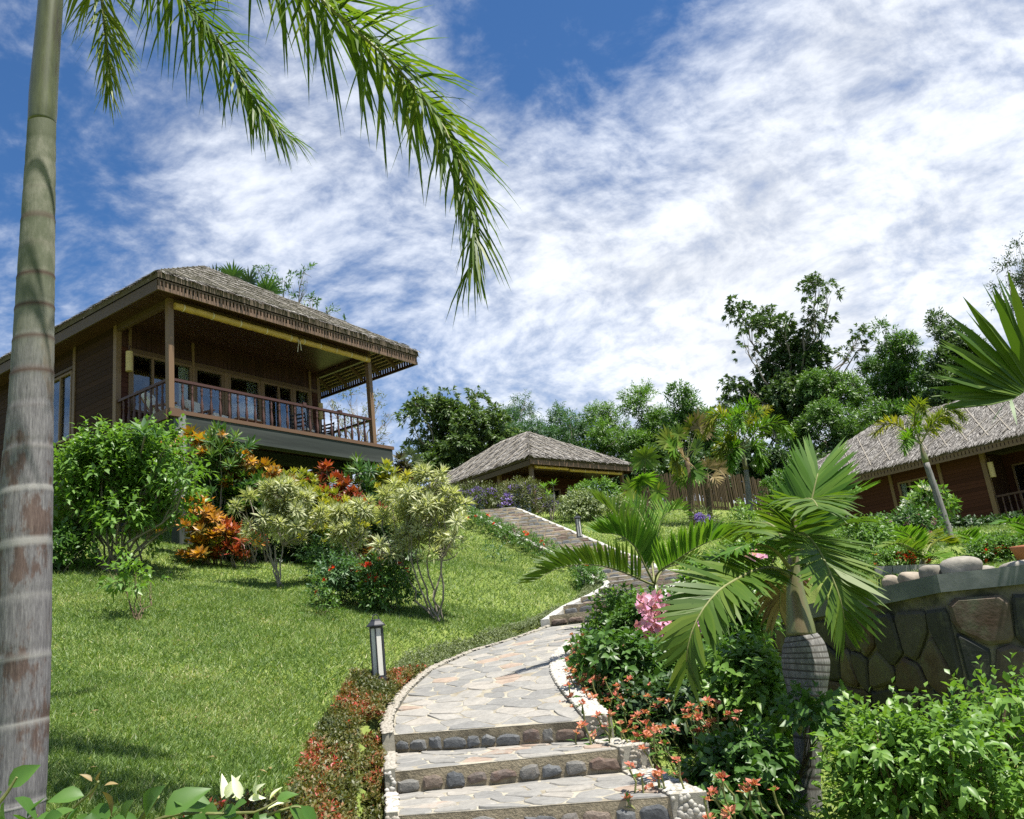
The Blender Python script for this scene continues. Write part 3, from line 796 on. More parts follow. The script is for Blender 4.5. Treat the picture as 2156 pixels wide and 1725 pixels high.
def pebbles(parent, pts, zs, w, n, rng, side=None, size=(.012, .024)):
    """small pebbles bedded in a kerb's top"""
    P = np.array(pts, float); S = np.r_[0, np.cumsum(np.linalg.norm(np.diff(P, axis=0), axis=1))]; T = nrm(np.gradient(P, axis=0)); Nn = np.stack([-T[:, 1], T[:, 0]], 1)
    s = rng.uniform(0, S[-1], n); x = np.interp(s, S, P[:, 0]); y = np.interp(s, S, P[:, 1]); zz = np.interp(s, S, zs)
    k = rng.uniform(.06, .94, n) * w; nx = np.interp(s, S, Nn[:, 0]); ny = np.interp(s, S, Nn[:, 1])
    return pebble_mesh(parent, np.stack([x + nx * k, y + ny * k, zz - .003], 1), rng, size)
_pb = np.array([(math.cos(a) * math.cos(b), math.sin(a) * math.cos(b), math.sin(b)) for b in (-.15, .65) for a in np.arange(6) * math.pi / 3] + [(0, 0, .85)])
_pf = np.array([t for i in range(6) for t in ((i, (i + 1) % 6, 6 + (i + 1) % 6), (i, 6 + (i + 1) % 6, 6 + i), (6 + i, 6 + (i + 1) % 6, 12))])
def pebble_mesh(parent, C, rng, size, normal=None):
    n = len(C); r = rng.uniform(*size, n)
    V = _pb[None] * np.stack([r * rng.uniform(.8, 1.5, n), r * rng.uniform(.8, 1.2, n), r * .55], 1)[:, None, :]
    a = rng.uniform(0, math.pi, n); ca, sa = np.cos(a)[:, None], np.sin(a)[:, None]
    V = np.stack([V[..., 0] * ca - V[..., 1] * sa, V[..., 0] * sa + V[..., 1] * ca, V[..., 2]], -1)
    if normal is not None:
        N = nrm(np.asarray(normal, float)); t = nrm(np.cross(N, (0, 0, 1.0))); b = np.cross(N, t)
        V = V[..., :1] * t + V[..., 1:2] * b + V[..., 2:] * N
    V = V + C[:, None, :]
    F = (np.arange(n)[:, None, None] * 13 + _pf[None]).reshape(-1, 3)
    return link('pebbles', mesh('pebbles', V.reshape(-1, 3), F, 'pebble', smooth=True), parent, None, 'stuff')
rk = np.random.default_rng(5)
_ll = np.array([curve([s[0] for s in LAND], 40)]).reshape(-1, 2); _lz = np.interp(np.linspace(0, 1, 40), np.linspace(0, 1, len(LAND_Z)), LAND_Z)
k_ = kerb(_ll, _lz + .03, .10, .3, 'path_kerb', 'pebble_bed'); pebbles(k_, _ll, _lz + .032, .10, 900, rk)
_lr = curve([s[1] for s in LAND], 40)
k_ = kerb(_lr[::-1], _lz[::-1] + .035, .20, .3, 'path_kerb', 'pebble_bed'); pebbles(k_, _lr[::-1], _lz[::-1] + .037, .20, 1900, rk)
_fs = np.linspace(.0, FL_LEN, 60); _fz = np.interp(_fs, [r[0] for r in risers] + [FL_LEN], [r[1] + .07 for r in risers] + [Z_TOP])
_fl = np.array([fl_sec(s)[0] for s in _fs]); _fr = np.array([fl_sec(s)[1] for s in _fs])
kerb(_fl, _fz + .05, .13, .6, 'path_kerb', 'white_paint'); kerb(_fr[::-1], (_fz + .07)[::-1], .13, .6, 'path_kerb', 'white_paint')
# pebble clad blocks that end the wide steps
def end_block(front, back, side, z, w, drop, tag_=None):
    """a block beside a tread; side 1 = right, 0 = left"""
    a, b = np.array(front[side]), np.array(back[side]); c, d = np.array(front[1 - side]), np.array(back[1 - side])
    oa = (a - c) / np.linalg.norm(a - c) * w; ob = (b - d) / np.linalg.norm(b - d) * w
    t = (a - b) / np.linalg.norm(a - b) * .02
    P = [a + t, a + oa + t, b + ob, b]
    if side == 0: P = P[::-1]
    o = MB().prism([tuple(p) for p in P], z - drop, z + .02).obj('step_end_block', 'pebble_bed', None, kind='structure')
    L = np.linalg.norm(a - b)
    n = int(L * w / .0011)
    u, v = rk.uniform(.03, .97, n)[:, None], rk.uniform(.03, .97, n)[:, None]
    T = (a + t) * (1 - u) * (1 - v) + (a + oa + t) * u * (1 - v) + b * (1 - u) * v + (b + ob) * u * v
    pebble_mesh(o, np.c_[T, np.full(n, z + .018)], rk, (.012, .024))
    n = int(drop * w / .0009); u = rk.uniform(.03, .97, n)[:, None]; T = (a + t) * (1 - u) + (a + oa + t) * u
    nn = np.array((oa[1], -oa[0])) * (1 if side == 1 else -1)
    pebble_mesh(o, np.c_[T, z + .01 - rk.uniform(0, drop, n)], rk, (.012, .022), (*nn, 0))
    # outer flank
    n = int(drop * L / .0011); u = rk.uniform(.02, .98, n)[:, None]; T = (a + oa + t) * (1 - u) + (b + ob) * u
    pebble_mesh(o, np.c_[T, z + .01 - rk.uniform(0, drop, n)], rk, (.012, .022), (*oa, 0))
for fr, bk, zz in ((E4, E3, -1.07), (E3, E2, -.92), (E2, E1, -.77), (E1, LAND[1], -.62)):
    end_block(fr, lerp2(bk, .0, fr), 1, zz + (.0 if fr is not E1 else .02), .20 if fr is not E1 else .17, .17)
    if fr is not E1: end_block(fr, bk, 0, zz + .01, .075, .17)
# ------------------------------------------------------------------ thatched bungalows
rh = np.random.default_rng(21)
def plane_quad_leaves(poly, down, normal, n, rng, L, W, row, overhang=.1):
    """thatch strips scattered over a roof slope, in overlapping courses"""
    poly = [np.array(p, float) for p in poly]; o = poly[0]; down = np.array(down, float); normal = np.array(normal, float); side = np.cross(down, normal)
    Q = np.array([((p - o) @ side, (p - o) @ down) for p in poly])
    lo, hi = Q.min(0), Q.max(0); pts = []
    k = len(Q)
    while sum(len(p) for p in pts) < n:
        c = rng.uniform(lo, hi, size=(n * 2, 2)); ins = np.zeros(len(c), bool)
        for i in range(k):
            a, b = Q[i], Q[(i + 1) % k]
            cr = (a[1] > c[:, 1]) != (b[1] > c[:, 1])
            with np.errstate(divide='ignore', invalid='ignore'):
                xx = (b[0] - a[0]) * (c[:, 1] - a[1]) / (b[1] - a[1]) + a[0]
            ins ^= cr & (c[:, 0] < xx)
        pts.append(c[ins])
    c = np.concatenate(pts)[:n]
    r = np.floor((hi[1] - c[:, 1]) / row); ph = ((hi[1] - c[:, 1]) / row - r)
    c[:, 1] = hi[1] - (r + ph ** 1.6) * row
    P = o + c[:, :1] * side + c[:, 1:] * down + normal * (rng.uniform(.0, .035, n)[:, None]) - down * .12
    D = down + side * rng.normal(0, .32, n)[:, None] + normal * (.03 + .10 * rng.random(n))[:, None]
    N = normal + rvec(n, rng) * .35
    return leaf4(P, D, N, L * rng.uniform(.6, 1.25, n), W * rng.uniform(.6, 1.4, n), .02, rng.beta(2, 1.7, n), .35)
def hip_roof(root, x0, x1, y0, y1, z, t, nblade, bl, bw, thick=.14, row=.22):
    """eave rectangle at z; returns the roof part and its slopes (polygon, down, normal)"""
    w, d = x1 - x0, y1 - y0; h = min(w, d) / 2
    if w <= d: r0, r1 = (x0 + h, y0 + h), (x0 + h, y1 - h)
    else: r0, r1 = (x0 + h, y0 + h), (x1 - h, y0 + h)
    zr = z + h * t
    C = [(x0, y0, z), (x1, y0, z), (x1, y1, z), (x0, y1, z)]; R0, R1 = (*r0, zr), (*r1, zr)
    if w <= d: faces = {'front': [C[0], C[1], R0], 'right': [C[1], C[2], R1, R0], 'back': [C[2], C[3], R1], 'left': [C[3], C[0], R0, R1]}
    else: faces = {'front': [C[0], C[1], R1, R0], 'right': [C[1], C[2], R1], 'back': [C[2], C[3], R0, R1], 'left': [C[3], C[0], R0]}
    V = C + [R0, R1]; V2 = [(a, b, c - thick) for a, b, c in V]; ix = {v: i for i, v in enumerate(V)}
    F = [tuple(ix[p] for p in f) for f in faces.values()] + [tuple(6 + ix[p] for p in f[::-1]) for f in faces.values()] + [(i, 6 + i, 6 + (i + 1) % 4, (i + 1) % 4) for i in range(4)]
    roof = link('roof', mesh('roof', V + V2, F, 'thatch_base'), root)
    dirs = {'front': (0, -1), 'right': (1, 0), 'back': (0, 1), 'left': (-1, 0)}; sl = {}
    parts = []
    for k, f in faces.items():
        dx, dy = dirs[k]; dn = nrm(np.array((dx, dy, -t))); nm = nrm(np.array((dx * t, dy * t, 1.0)))
        sl[k] = (f, dn, nm)
        P = [np.array(p) for p in f]; area = sum(np.linalg.norm(np.cross(P[i] - P[0], P[i + 1] - P[0])) / 2 for i in range(1, len(P) - 1))
        if k == 'back': continue
        parts.append(plane_quad_leaves(f, dn, nm, int(nblade * area / (w * d) * 1.3), rh, bl, bw, row))
        # the shaggy edge along the eave
        a, b = np.array(f[0]), np.array(f[1]); L = np.linalg.norm(b - a); n = int(L * 42)
        u = rh.random(n)[:, None]; E = a + (b - a) * u - dn * rh.uniform(.12, .26, n)[:, None] - nm * rh.uniform(0, thick * .9, n)[:, None]
        parts.append(leaf4(E, dn + np.cross(dn, nm) * rh.normal(0, .3, n)[:, None] + nm * rh.normal(.04, .10, n)[:, None], nm + rvec(n, rh) * .5, bl * rh.uniform(.45, .85, n), bw * rh.uniform(.7, 1.3, n), .05, rh.beta(2, 2, n), .4))
    # hip and ridge caps
    for a, b in ((C[0], R0), (C[1], R0 if w <= d else R1), (C[3], R1 if w <= d else R0), (R0, R1)):
        a, b = np.array(a), np.array(b); L = np.linalg.norm(b - a); n = int(L * 60); dd = (b - a) / L
        u = rh.random(n)[:, None]; s = nrm(np.cross(dd, (0, 0, 1.0)))
        sg = np.where(rh.random(n) < .5, 1, -1)[:, None]
        parts.append(leaf4(a + (b - a) * u + np.array((0, 0, .05)), s * sg - dd * .5 * np.sign(b[2] - a[2] + 1e-6) - np.array((0, 0, .55)), np.array((0, 0, 1.0)) + rvec(n, rh) * .3, bl * .8, bw * 1.2, .1, rh.beta(2, 1.6, n)))
    leaf_obj('thatch', join(parts), 'thatch', roof)
    return roof, sl, (R0, R1)
def fretwork(parent, a, b, z0, z1, th, mat, pitch=.105, gap=.4, name='fascia_fretwork'):
    """a pierced eave board from a to b (x, y): rails top and bottom, slats between"""
    a, b = np.array(a, float), np.array(b, float); d = b - a; L = np.hypot(*d); d /= L; n = np.array((-d[1], d[0])) * th / 2
    m = MB()
    def bx(u0, u1, q0, q1, k=1.0):
        P = [a + d * u0 - n * k, a + d * u1 - n * k, a + d * u1 + n * k, a + d * u0 + n * k]; m.prism([tuple(p) for p in P], q0, q1)
    h = z1 - z0
    bx(0, L, z0, z0 + h * .34); bx(0, L, z1 - h * .10, z1)
    k = int(L / pitch); p = L / k
    for i in range(k): bx(i * p + p * gap * .5, (i + 1) * p - p * gap * .5, z0 + h * .34, z1 - h * .10, .9)
    return m.obj(name, mat, parent, kind='stuff')
def siding(root, axis, c, a0, a1, z0, z1, pitch, holes, mat, out=-1, th=.022, vertical=False, rng=rh):
    """planks nailed on a wall in the plane axis = c between a0..a1, with openings; each plank a piece"""
    def put(u0, u1, w0, w1):
        if u1 - u0 < .01 or w1 - w0 < .01: return
        o = c + out * th * rng.uniform(.8, 1.1)
        lo, hi = min(c, o), max(c, o)
        if axis == 0: box_piece('plank', mat, root, lo, hi, u0, u1, w0, w1)
        else: box_piece('plank', mat, root, u0, u1, lo, hi, w0, w1)
    A0, A1, B0, B1 = (z0, z1, a0, a1) if not vertical else (a0, a1, z0, z1)
    n = max(1, round((A1 - A0) / pitch)); p = (A1 - A0) / n
    for i in range(n):
        q0, q1 = A0 + i * p + .004, A0 + (i + 1) * p - .004
        runs = [(B0, B1)]
        for h in holes:
            h0, h1, hb0, hb1 = (h[2], h[3], h[0], h[1]) if not vertical else h
            if q1 <= h0 + .02 or q0 >= h1 - .02: continue
            runs = [r for s, e in runs for r in ((s, min(e, hb0)), (max(s, hb1), e)) if r[1] - r[0] > .01]
        for s, e in runs: put(*((s, e, q0, q1) if not vertical else (q0, q1, s, e)))
def wall_sheet(root, axis, c, a0, a1, z0, z1, holes, mat, th=.04, inn=1):
    m = MB(); us = sorted({a0, a1, *[h[0] for h in holes], *[h[1] for h in holes]}); zs = sorted({z0, z1, *[h[2] for h in holes], *[h[3] for h in holes]})
    for i in range(len(us) - 1):
        for j in range(len(zs) - 1):
            um, zm = (us[i] + us[i + 1]) / 2, (zs[j] + zs[j + 1]) / 2
            if any(h[0] < um < h[1] and h[2] < zm < h[3] for h in holes): continue
            lo, hi = sorted((c + inn * .003, c + inn * th))
            if axis == 0: m.box(lo, hi, us[i], us[i + 1], zs[j], zs[j + 1])
            else: m.box(us[i], us[i + 1], lo, hi, zs[j], zs[j + 1])
    return m.obj('wall', mat, root)
def window(root, axis, c, a0, a1, z0, z1, inn, mulls=(), curtain=None, name='window', fr=.06, mat='timber_v', transom=None):
    """frame, panes and curtains in a wall opening"""
    m = MB()
    def bx(mm, u0, u1, w0, w1, d0, d1):
        lo, hi = sorted((c + inn * d0, c + inn * d1))
        (mm.box(lo, hi, u0, u1, w0, w1) if axis == 0 else mm.box(u0, u1, lo, hi, w0, w1))
    bx(m, a0, a1, z1 - fr, z1, -.045, .05); bx(m, a0, a1, z0, z0 + fr, -.045, .05)
    xs = [a0 + fr / 2, *mulls, a1 - fr / 2]
    for x in xs: bx(m, x - fr / 2, x + fr / 2, z0 + fr, z1 - fr, -.045, .05)
    if transom: bx(m, a0 + fr, a1 - fr, transom - .02, transom + .02, -.03, .03)
    f = m.obj(name, mat, root)
    for i in range(len(xs) - 1):
        g = MB(); bx(g, xs[i] + fr / 2, xs[i + 1] - fr / 2, z0 + fr, z1 - fr, .012, .017); g.obj('pane', 'glass', f)
    for (u0, u1) in (curtain or []):
        cm = MB(); n = 14; V = []
        for i in range(n + 1):
            u = u0 + (u1 - u0) * i / n; o = c + inn * (.09 + .03 * math.sin(i * 1.7))
            for w in (z0 + .04, z1 - .05):
                k = 1.0 if w > z0 + .5 else .86
                uu = (u0 + u1) / 2 + (u - (u0 + u1) / 2) * k
                V.append((o, uu, w) if axis == 0 else (uu, o, w))
        cm.add(V, [(2 * i, 2 * i + 2, 2 * i + 3, 2 * i + 1) for i in range(n)]); cm.obj('curtain', 'curtain', f, smooth=True)
    return f
def baluster_mesh(h):
    pr = [(.026, 0), (.030, .06), (.022, .10), (.030, .13), (.034, .20), (.040, .28), (.036, .36), (.026, .50), (.019, .60), (.022, .66), (.034, .70), (.022, .74), (.030, .80), (.034, .84), (.024, .88), (.030, .93), (.030, 1.0)]
    return MB().lathe([(r, z * h) for r, z in pr], 10).mesh('baluster', 'timber_dark', smooth=True)
_bal = baluster_mesh(.78)
def railing(root, a, b, n, zt=.85):
    """top rail, turned balusters; parts of the railing under ROOT"""
    a, b = np.array(a, float), np.array(b, float)
    rl = bar('railing', 'timber_dark', root, (*a, zt - .035), (*b, zt - .035), .085, .065)
    for i in range(n):
        t = (i + 1) / (n + 1); p = a + (b - a) * t
        link('baluster', _bal, root, Matrix.Translation((p[0], p[1], .03)))
    return rl
def rolled_blind(root_loc, rz, L, r, label, group, tie=True):
    t = thing('rolled_blind', root_loc, label, 'blind', group, rz)
    m = MB(); V, F = [], []; n, k = 26, 12
    P = [(L * i / n, rh.normal() * .003, rh.normal() * .003) for i in range(n + 1)]
    m.tube(P, [r * (1 + rh.uniform(-.05, .05)) for _ in P], k); m.obj('roll', 'bamboo', t, smooth=False)
    q = MB()
    for i in range(5):
        x = L * (.06 + .88 * i / 4); q.tube([(x - .012, 0, 0), (x + .012, 0, 0)], r * 1.06, 12)
    q.obj('binding', 'cord', t, kind='stuff')
    if tie:
        m = MB(); m.tube([(L - .03, -r * .8, 0), (L - .02, -r * 1.3, -.12), (L - .05, -r * 1.2, -.28), (L - .07, -r * 1.2, -.40)], .008, 5)
        m.obj('tie_cord', 'cord', t); m = MB(); m.tube([(L - .01, -r * .8, 0), (L + .04, -r * 1.2, -.10), (L + .06, -r * 1.2, -.33)], .008, 5); m.obj('tie_cord', 'cord', t)
    return t
def wall_lantern(loc, label, r=.085, h=.52):
    t = thing('wall_lantern', loc, label, 'lantern', 'woven lanterns on veranda posts')
    m = MB(); n = 9
    m.tube([(0, 0, h * i / n) for i in range(n + 1)], [r * (1 + (.03 if i % 2 else 0)) for i in range(n + 1)], 12); m.obj('lamp_shade', 'shade_cane', t)
    m = MB(); m.tube([(0, 0, h), (0, 0, h + .16)], .012, 6); m.tube([(0, 0, h + .16), (0, .1, h + .18)], .012, 6); m.obj('bracket', 'timber_dark', t)
    return t

# ---------------- the bungalow on stilts at the left
H1 = dict(o=np.array((-7.933, 19.078, 6.095)), th=math.radians(56.25))
def h1w(x, y, z):
    c, s = math.cos(H1['th']), math.sin(H1['th']); o = H1['o']
    return (o[0] + x * c - y * s, o[1] + x * s + y * c, o[2] + z)
def house_one():
    R = thing('bungalow', H1['o'], 'brown timber bungalow on concrete stilts with long railed veranda and thatched hip roof', 'house', 'thatched garden bungalows', H1['th'])
    W, D, YB = 6.73, 2.2, 9.4
    EY0, EX0, EX1, EZ = -.486, -.6, 8.44, 3.06
    roof, sl, (R0, R1) = hip_roof(R, EX0 - .05, EX1 + .05, EY0 - .05, 10.0, EZ + .14, .70, 30000, .34, .030)
    for s in (.25, .55, .9, 1.35, 1.9, 2.5, 3.1, 3.8, 4.6):      # rods that hold the thatch down, and their straps
        f, dn, nm = sl['front']; a, b, c = [np.array(p) for p in f]
        k = s / np.linalg.norm((a + b) / 2 - c)
        if k < .95: bar('batten', 'batten', roof, a + (c - a) * k + nm * .05, b + (c - b) * k + nm * .05, .035, .03, nm)
    f, dn, nm = sl['front']
    for i in range(7):
        x = EX0 + .9 + i * 1.2; half = (EX1 - EX0) / 2; run = min(x - EX0, EX1 - x)
        p = np.array((x, EY0, EZ + .14)) + nm * .085; q = np.array((x, EY0 + min(run, 2.2) * .8, EZ + .14 + min(run, 2.2) * .8 * .7)) + nm * .085
        bar('batten', 'batten', roof, p + (q - p) * .12, q, .05, .02, nm)
    # eave boards: plain at the side, pierced along the front and the far side
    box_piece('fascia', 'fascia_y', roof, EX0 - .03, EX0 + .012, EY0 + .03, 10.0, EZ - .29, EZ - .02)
    fretwork(roof, (EX0 - .03, EY0), (EX1 + .03, EY0), EZ - .29, EZ - .02, .035, 'fascia')
    box_piece('fascia', 'timber_dark', roof, EX0, EX1, EY0 + .10, EY0 + .125, EZ - .22, EZ - .05)
    fretwork(roof, (EX1, EY0 + .03), (EX1, 10.0), EZ - .29, EZ - .02, .035, 'timber_dark')
    # rafters and the slatted underside that shows past the ceiling
    for i in range(9):
        y = .35 + i * .75; z0 = EZ - .12; reach = min(EX1 - W + .6, y - EY0 - .1)
        bar('rafter', 'timber', roof, (EX1 - .05, y, z0 - .06), (EX1 - reach, y, z0 + reach * .70 - .10), .07, .10)
    for i in range(24):
        k = .06 + i * .105; x = EX1 - k
        bar('purlin', 'slats', roof, (x, EY0 + k + .05, EZ - .085 + k * .70), (x, 9.0, EZ - .085 + k * .70), .05, .022)
    # ceiling
    for i in range(13):
        y0 = EY0 + .14 + i * (D - EY0 - .14) / 13; box_piece('ceiling_board', 'ceiling', R, EX0 + .03, W - .02, y0 + .003, y0 + (D - EY0 - .14) / 13 - .003, 2.86, 2.885)
    box_piece('ceiling_board', 'ceiling', R, EX0 + .02, .0, D, 9.9, 2.86, 2.885)
    box_piece('ceiling_board', 'ceiling', R, .05, W - .05, D + .05, YB, 2.89, 2.91)
    box_piece('beam', 'timber', R, .07, W - .07, -.05, .05, 2.68, 2.86)
    box_piece('beam', 'timber_y', R, -.05, .05, .07, D - .07, 2.68, 2.86); box_piece('beam', 'timber_y', R, W - .05, W + .05, .07, 8.0, 2.72, 2.88)
    # deck, its edge boards, concrete beams and stilts
    for i in range(15):
        y0 = -.10 + i * .155; box_piece('deck_board', 'timber', R, -.09, 7.36, y0 + .003, y0 + .15, -.045, 0)
    box_piece('edge_board', 'timber', R, -.13, 7.42, -.175, -.10, -.06, .035); box_piece('edge_board', 'timber_y', R, -.17, -.095, -.09, 2.05, -.20, .035); box_piece('edge_board', 'timber', R, -.17, .10, -.26, -.18, -.16, .03)
    box_piece('beam', 'concrete', R, -.05, 7.36, -.15, .13, -.52, -.065)
    box_piece('beam', 'concrete', R, -.06, .16, .135, 9.3, -.46, -.205); box_piece('beam', 'concrete', R, 7.0, 7.30, .135, 9.3, -.50, -.07)
    for y in (1.6, 3.4, 5.2, 7.0): box_piece('beam', 'concrete', R, .165, 6.99, y, y + .2, -.42, -.12)
    box_piece('floor', 'timber_dark', R, -.02, W + .02, 2.22, YB, -.11, -.02)
    for x in (.28, 3.6, 6.9):
        for y in ((.0, 2.6, 5.2, 7.8) if x != 3.6 else (2.6, 5.2)):
            wx, wy, _ = h1w(x, y, 0); g = gz(wx, wy) - H1['o'][2]
            box_piece('column', 'concrete', R, x - .16, x + .16, y - .14, y + .16, g - .3, -.53 if y < .5 else -.465)
    box_piece('column', 'coping', R, -.02, .30, -.17, -.153, -2.2, -.07)
    # posts
    for x, y, w in ((0, 0, .07), (W, 0, .07), (0, D + .03, .07), (W - .02, D + .03, .06)):
        box_piece('post', 'timber_v', R, x - w, x + w, y - w, y + w, -.02, 2.9)
    # veranda back wall: posts, lintel, boards above, windows and glass doors below
    box_piece('lintel', 'timber', R, .34, W - .08, D - .05, D + .03, 2.20, 2.31)
    siding(R, 1, D, .08, W - .09, 2.32, 2.86, .14, [], 'siding_v', -1, .02, True)
    siding(R, 1, D, .08, .27, .0, 2.32, .135, [], 'siding', -1)
    wall_sheet(R, 1, D, .05, W - .08, 0, 2.86, [(.34, 2.12, .62, 2.2), (2.19, 3.14, .02, 2.2), (3.30, 4.42, .02, 2.2), (4.50, 5.62, .02, 2.2), (5.70, 6.30, .02, 2.2)], 'siding', .05, 1)
    siding(R, 1, D, .35, 2.11, .0, .61, .135, [], 'siding', -1)
    for x in (.305, 2.155, 3.22, 4.46, 5.66, 6.34):
        w = .035 if x != 3.22 else .07
        box_piece('wall_post', 'timber_v', R, x - w, x + w, D - .055, D + .02, .0, 2.86 if x in (.305, 2.155, 6.34) else 2.198)
    window(R, 1, D, .345, 2.115, .62, 2.2, 1, (.95,), [(1.78, 2.06)])
    window(R, 1, D, 2.195, 3.145, .02, 2.2, 1, (), None, 'glass_door', .08)
    window(R, 1, D, 3.295, 4.42, .02, 2.2, 1, (), [(4.02, 4.34)], 'glass_door', .08)
    window(R, 1, D, 4.50, 5.62, .02, 2.2, 1, (5.10,), None, 'window', .06)
    window(R, 1, D, 5.70, 6.30, .02, 2.2, 1, (), [(5.98, 6.22)], 'window', .05)
    siding(R, 1, D, 6.38, W - .09, .0, 2.32, .135, [], 'siding', -1)
    # side wall towards the palm, with its window
    hole = [(4.32, 6.2, .35, 2.24)]
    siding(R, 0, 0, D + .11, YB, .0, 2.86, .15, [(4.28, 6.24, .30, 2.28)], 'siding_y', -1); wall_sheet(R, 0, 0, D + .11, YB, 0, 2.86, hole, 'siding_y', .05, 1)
    window(R, 0, 0, 4.32, 6.2, .35, 2.24, 1, (4.9, 5.5), None)
    for y in (4.21, 6.30): box_piece('wall_post', 'timber_v', R, -.05, .02, y - .06, y + .06, .0, 2.86)
    box_piece('lintel', 'timber_y', R, -.05, .02, 4.28, 6.23, 2.285, 2.36); box_piece('sill_board', 'timber_y', R, -.06, .02, 2.12, YB, -.12, -.003)
    wall_sheet(R, 0, W, D + .08, YB, 0, 2.86, [], 'siding_y', .05, -1); wall_sheet(R, 1, YB, .05, W - .06, 0, 2.86, [], 'siding', .05, -1)
    # railings
    railing(R, (.07, 0), (W - .07, 0), 24); railing(R, (0, .07), (0, D - .05), 8); railing(R, (W, .07), (W, D - .04), 7)
    box_piece('newel', 'timber_dark', R, 4.02, 4.14, -.06, .06, .79, .90); box_piece('newel', 'timber_dark', R, 5.36, 5.48, -.06, .06, .79, .90)
    for k, (x0, L) in enumerate(((.06, 3.78), (3.92, 2.74))):
        rolled_blind(h1w(x0, -.12, 2.66), H1['th'], L, .085 if k == 0 else .075, ('long rolled yellow bamboo blind under the stilted veranda eave, beside its near post', 'shorter rolled bamboo blind under the stilted veranda eave, beside its far post')[k], 'rolled bamboo blinds', k == 0)
    wall_lantern(h1w(.20, 2.02, 1.62), 'woven cane lantern at the near corner of the stilted veranda')
    wall_lantern(h1w(6.60, 2.02, 1.32), 'woven cane lantern on the far end wall of the stilted veranda', .08, .5)
    return R
house_one()
def lounge_chair(x, y, rz, label):
    t = thing('lounge_chair', h1w(x, y, .0), label, 'chair', 'cushioned chairs on the veranda', H1['th'] + rz)
    for sx in (-1, 1):
        bar('leg', 'chair_wood', t, (sx * .30, -.30, 0), (sx * .30, .25, .52), .04, .05); bar('leg', 'chair_wood', t, (sx * .30, .34, 0), (sx * .30, -.22, .48), .04, .05)
        box_piece('armrest', 'chair_wood', t, sx * .30 - .04, sx * .30 + .04, -.34, .34, .50, .54)
    bar('seat', 'cushion', t, (0, -.34, .40), (0, .28, .30), .54, .13); bar('backrest', 'cushion', t, (0, .24, .34), (0, .62, .98), .54, .12, (0, -1, .3))
    bar('back_frame', 'chair_wood', t, (0, .31, .30), (0, .70, .98), .58, .03, (0, -1, .3))
lounge_chair(.75, 1.15, .5, 'white cushioned timber lounge chair in the near corner of the veranda')
lounge_chair(1.95, 1.15, .25, 'white cushioned lounge chair behind the middle balusters beside the low table')
def low_table():
    t = thing('low_table', h1w(2.75, .85, 0), 'low slatted timber table with pale cushion on the veranda', 'table', None, H1['th'])
    for i in range(6): box_piece('slat', 'chair_wood', t, -.42, .42, -.30 + i * .10, -.21 + i * .10, .34, .37)
    for sx in (-1, 1):
        for sy in (-1, 1): bar('leg', 'chair_wood', t, (sx * .26, sy * .22, .34), (sx * .38, sy * .26, 0), .04, .04)
    box_piece('cushion', 'cushion', t, -.36, .36, -.24, .24, .372, .42)
low_table()
def metal_chair(x, y, rz, label):
    t = thing('metal_chair', h1w(x, y, 0), label, 'chair', 'dark metal chairs on the veranda', H1['th'] + rz)
    for sx in (-1, 1):
        MB().tube([(sx * .22, -.22, 0), (sx * .22, -.22, .62), (sx * .22, -.18, .66), (sx * .22, .2, .66)], .018, 6).obj('leg', 'black_metal', t)
        MB().tube([(sx * .22, .22, 0), (sx * .22, .22, .45), (sx * .22, .30, .92)], .018, 6).obj('leg', 'black_metal', t)
    box_piece('seat', 'cushion', t, -.23, .23, -.23, .22, .42, .48)
    for i in range(4): bar('slat', 'black_metal', t, (-.22, .24 + i * .018, .55 + i * .11), (.22, .24 + i * .018, .55 + i * .11), .02, .05)
metal_chair(4.95, 1.0, 1.9, 'dark metal armchair near the veranda windows, nearer of the pair')
metal_chair(5.85, 1.2, -1.4, 'dark metal armchair at the far end of the veranda')

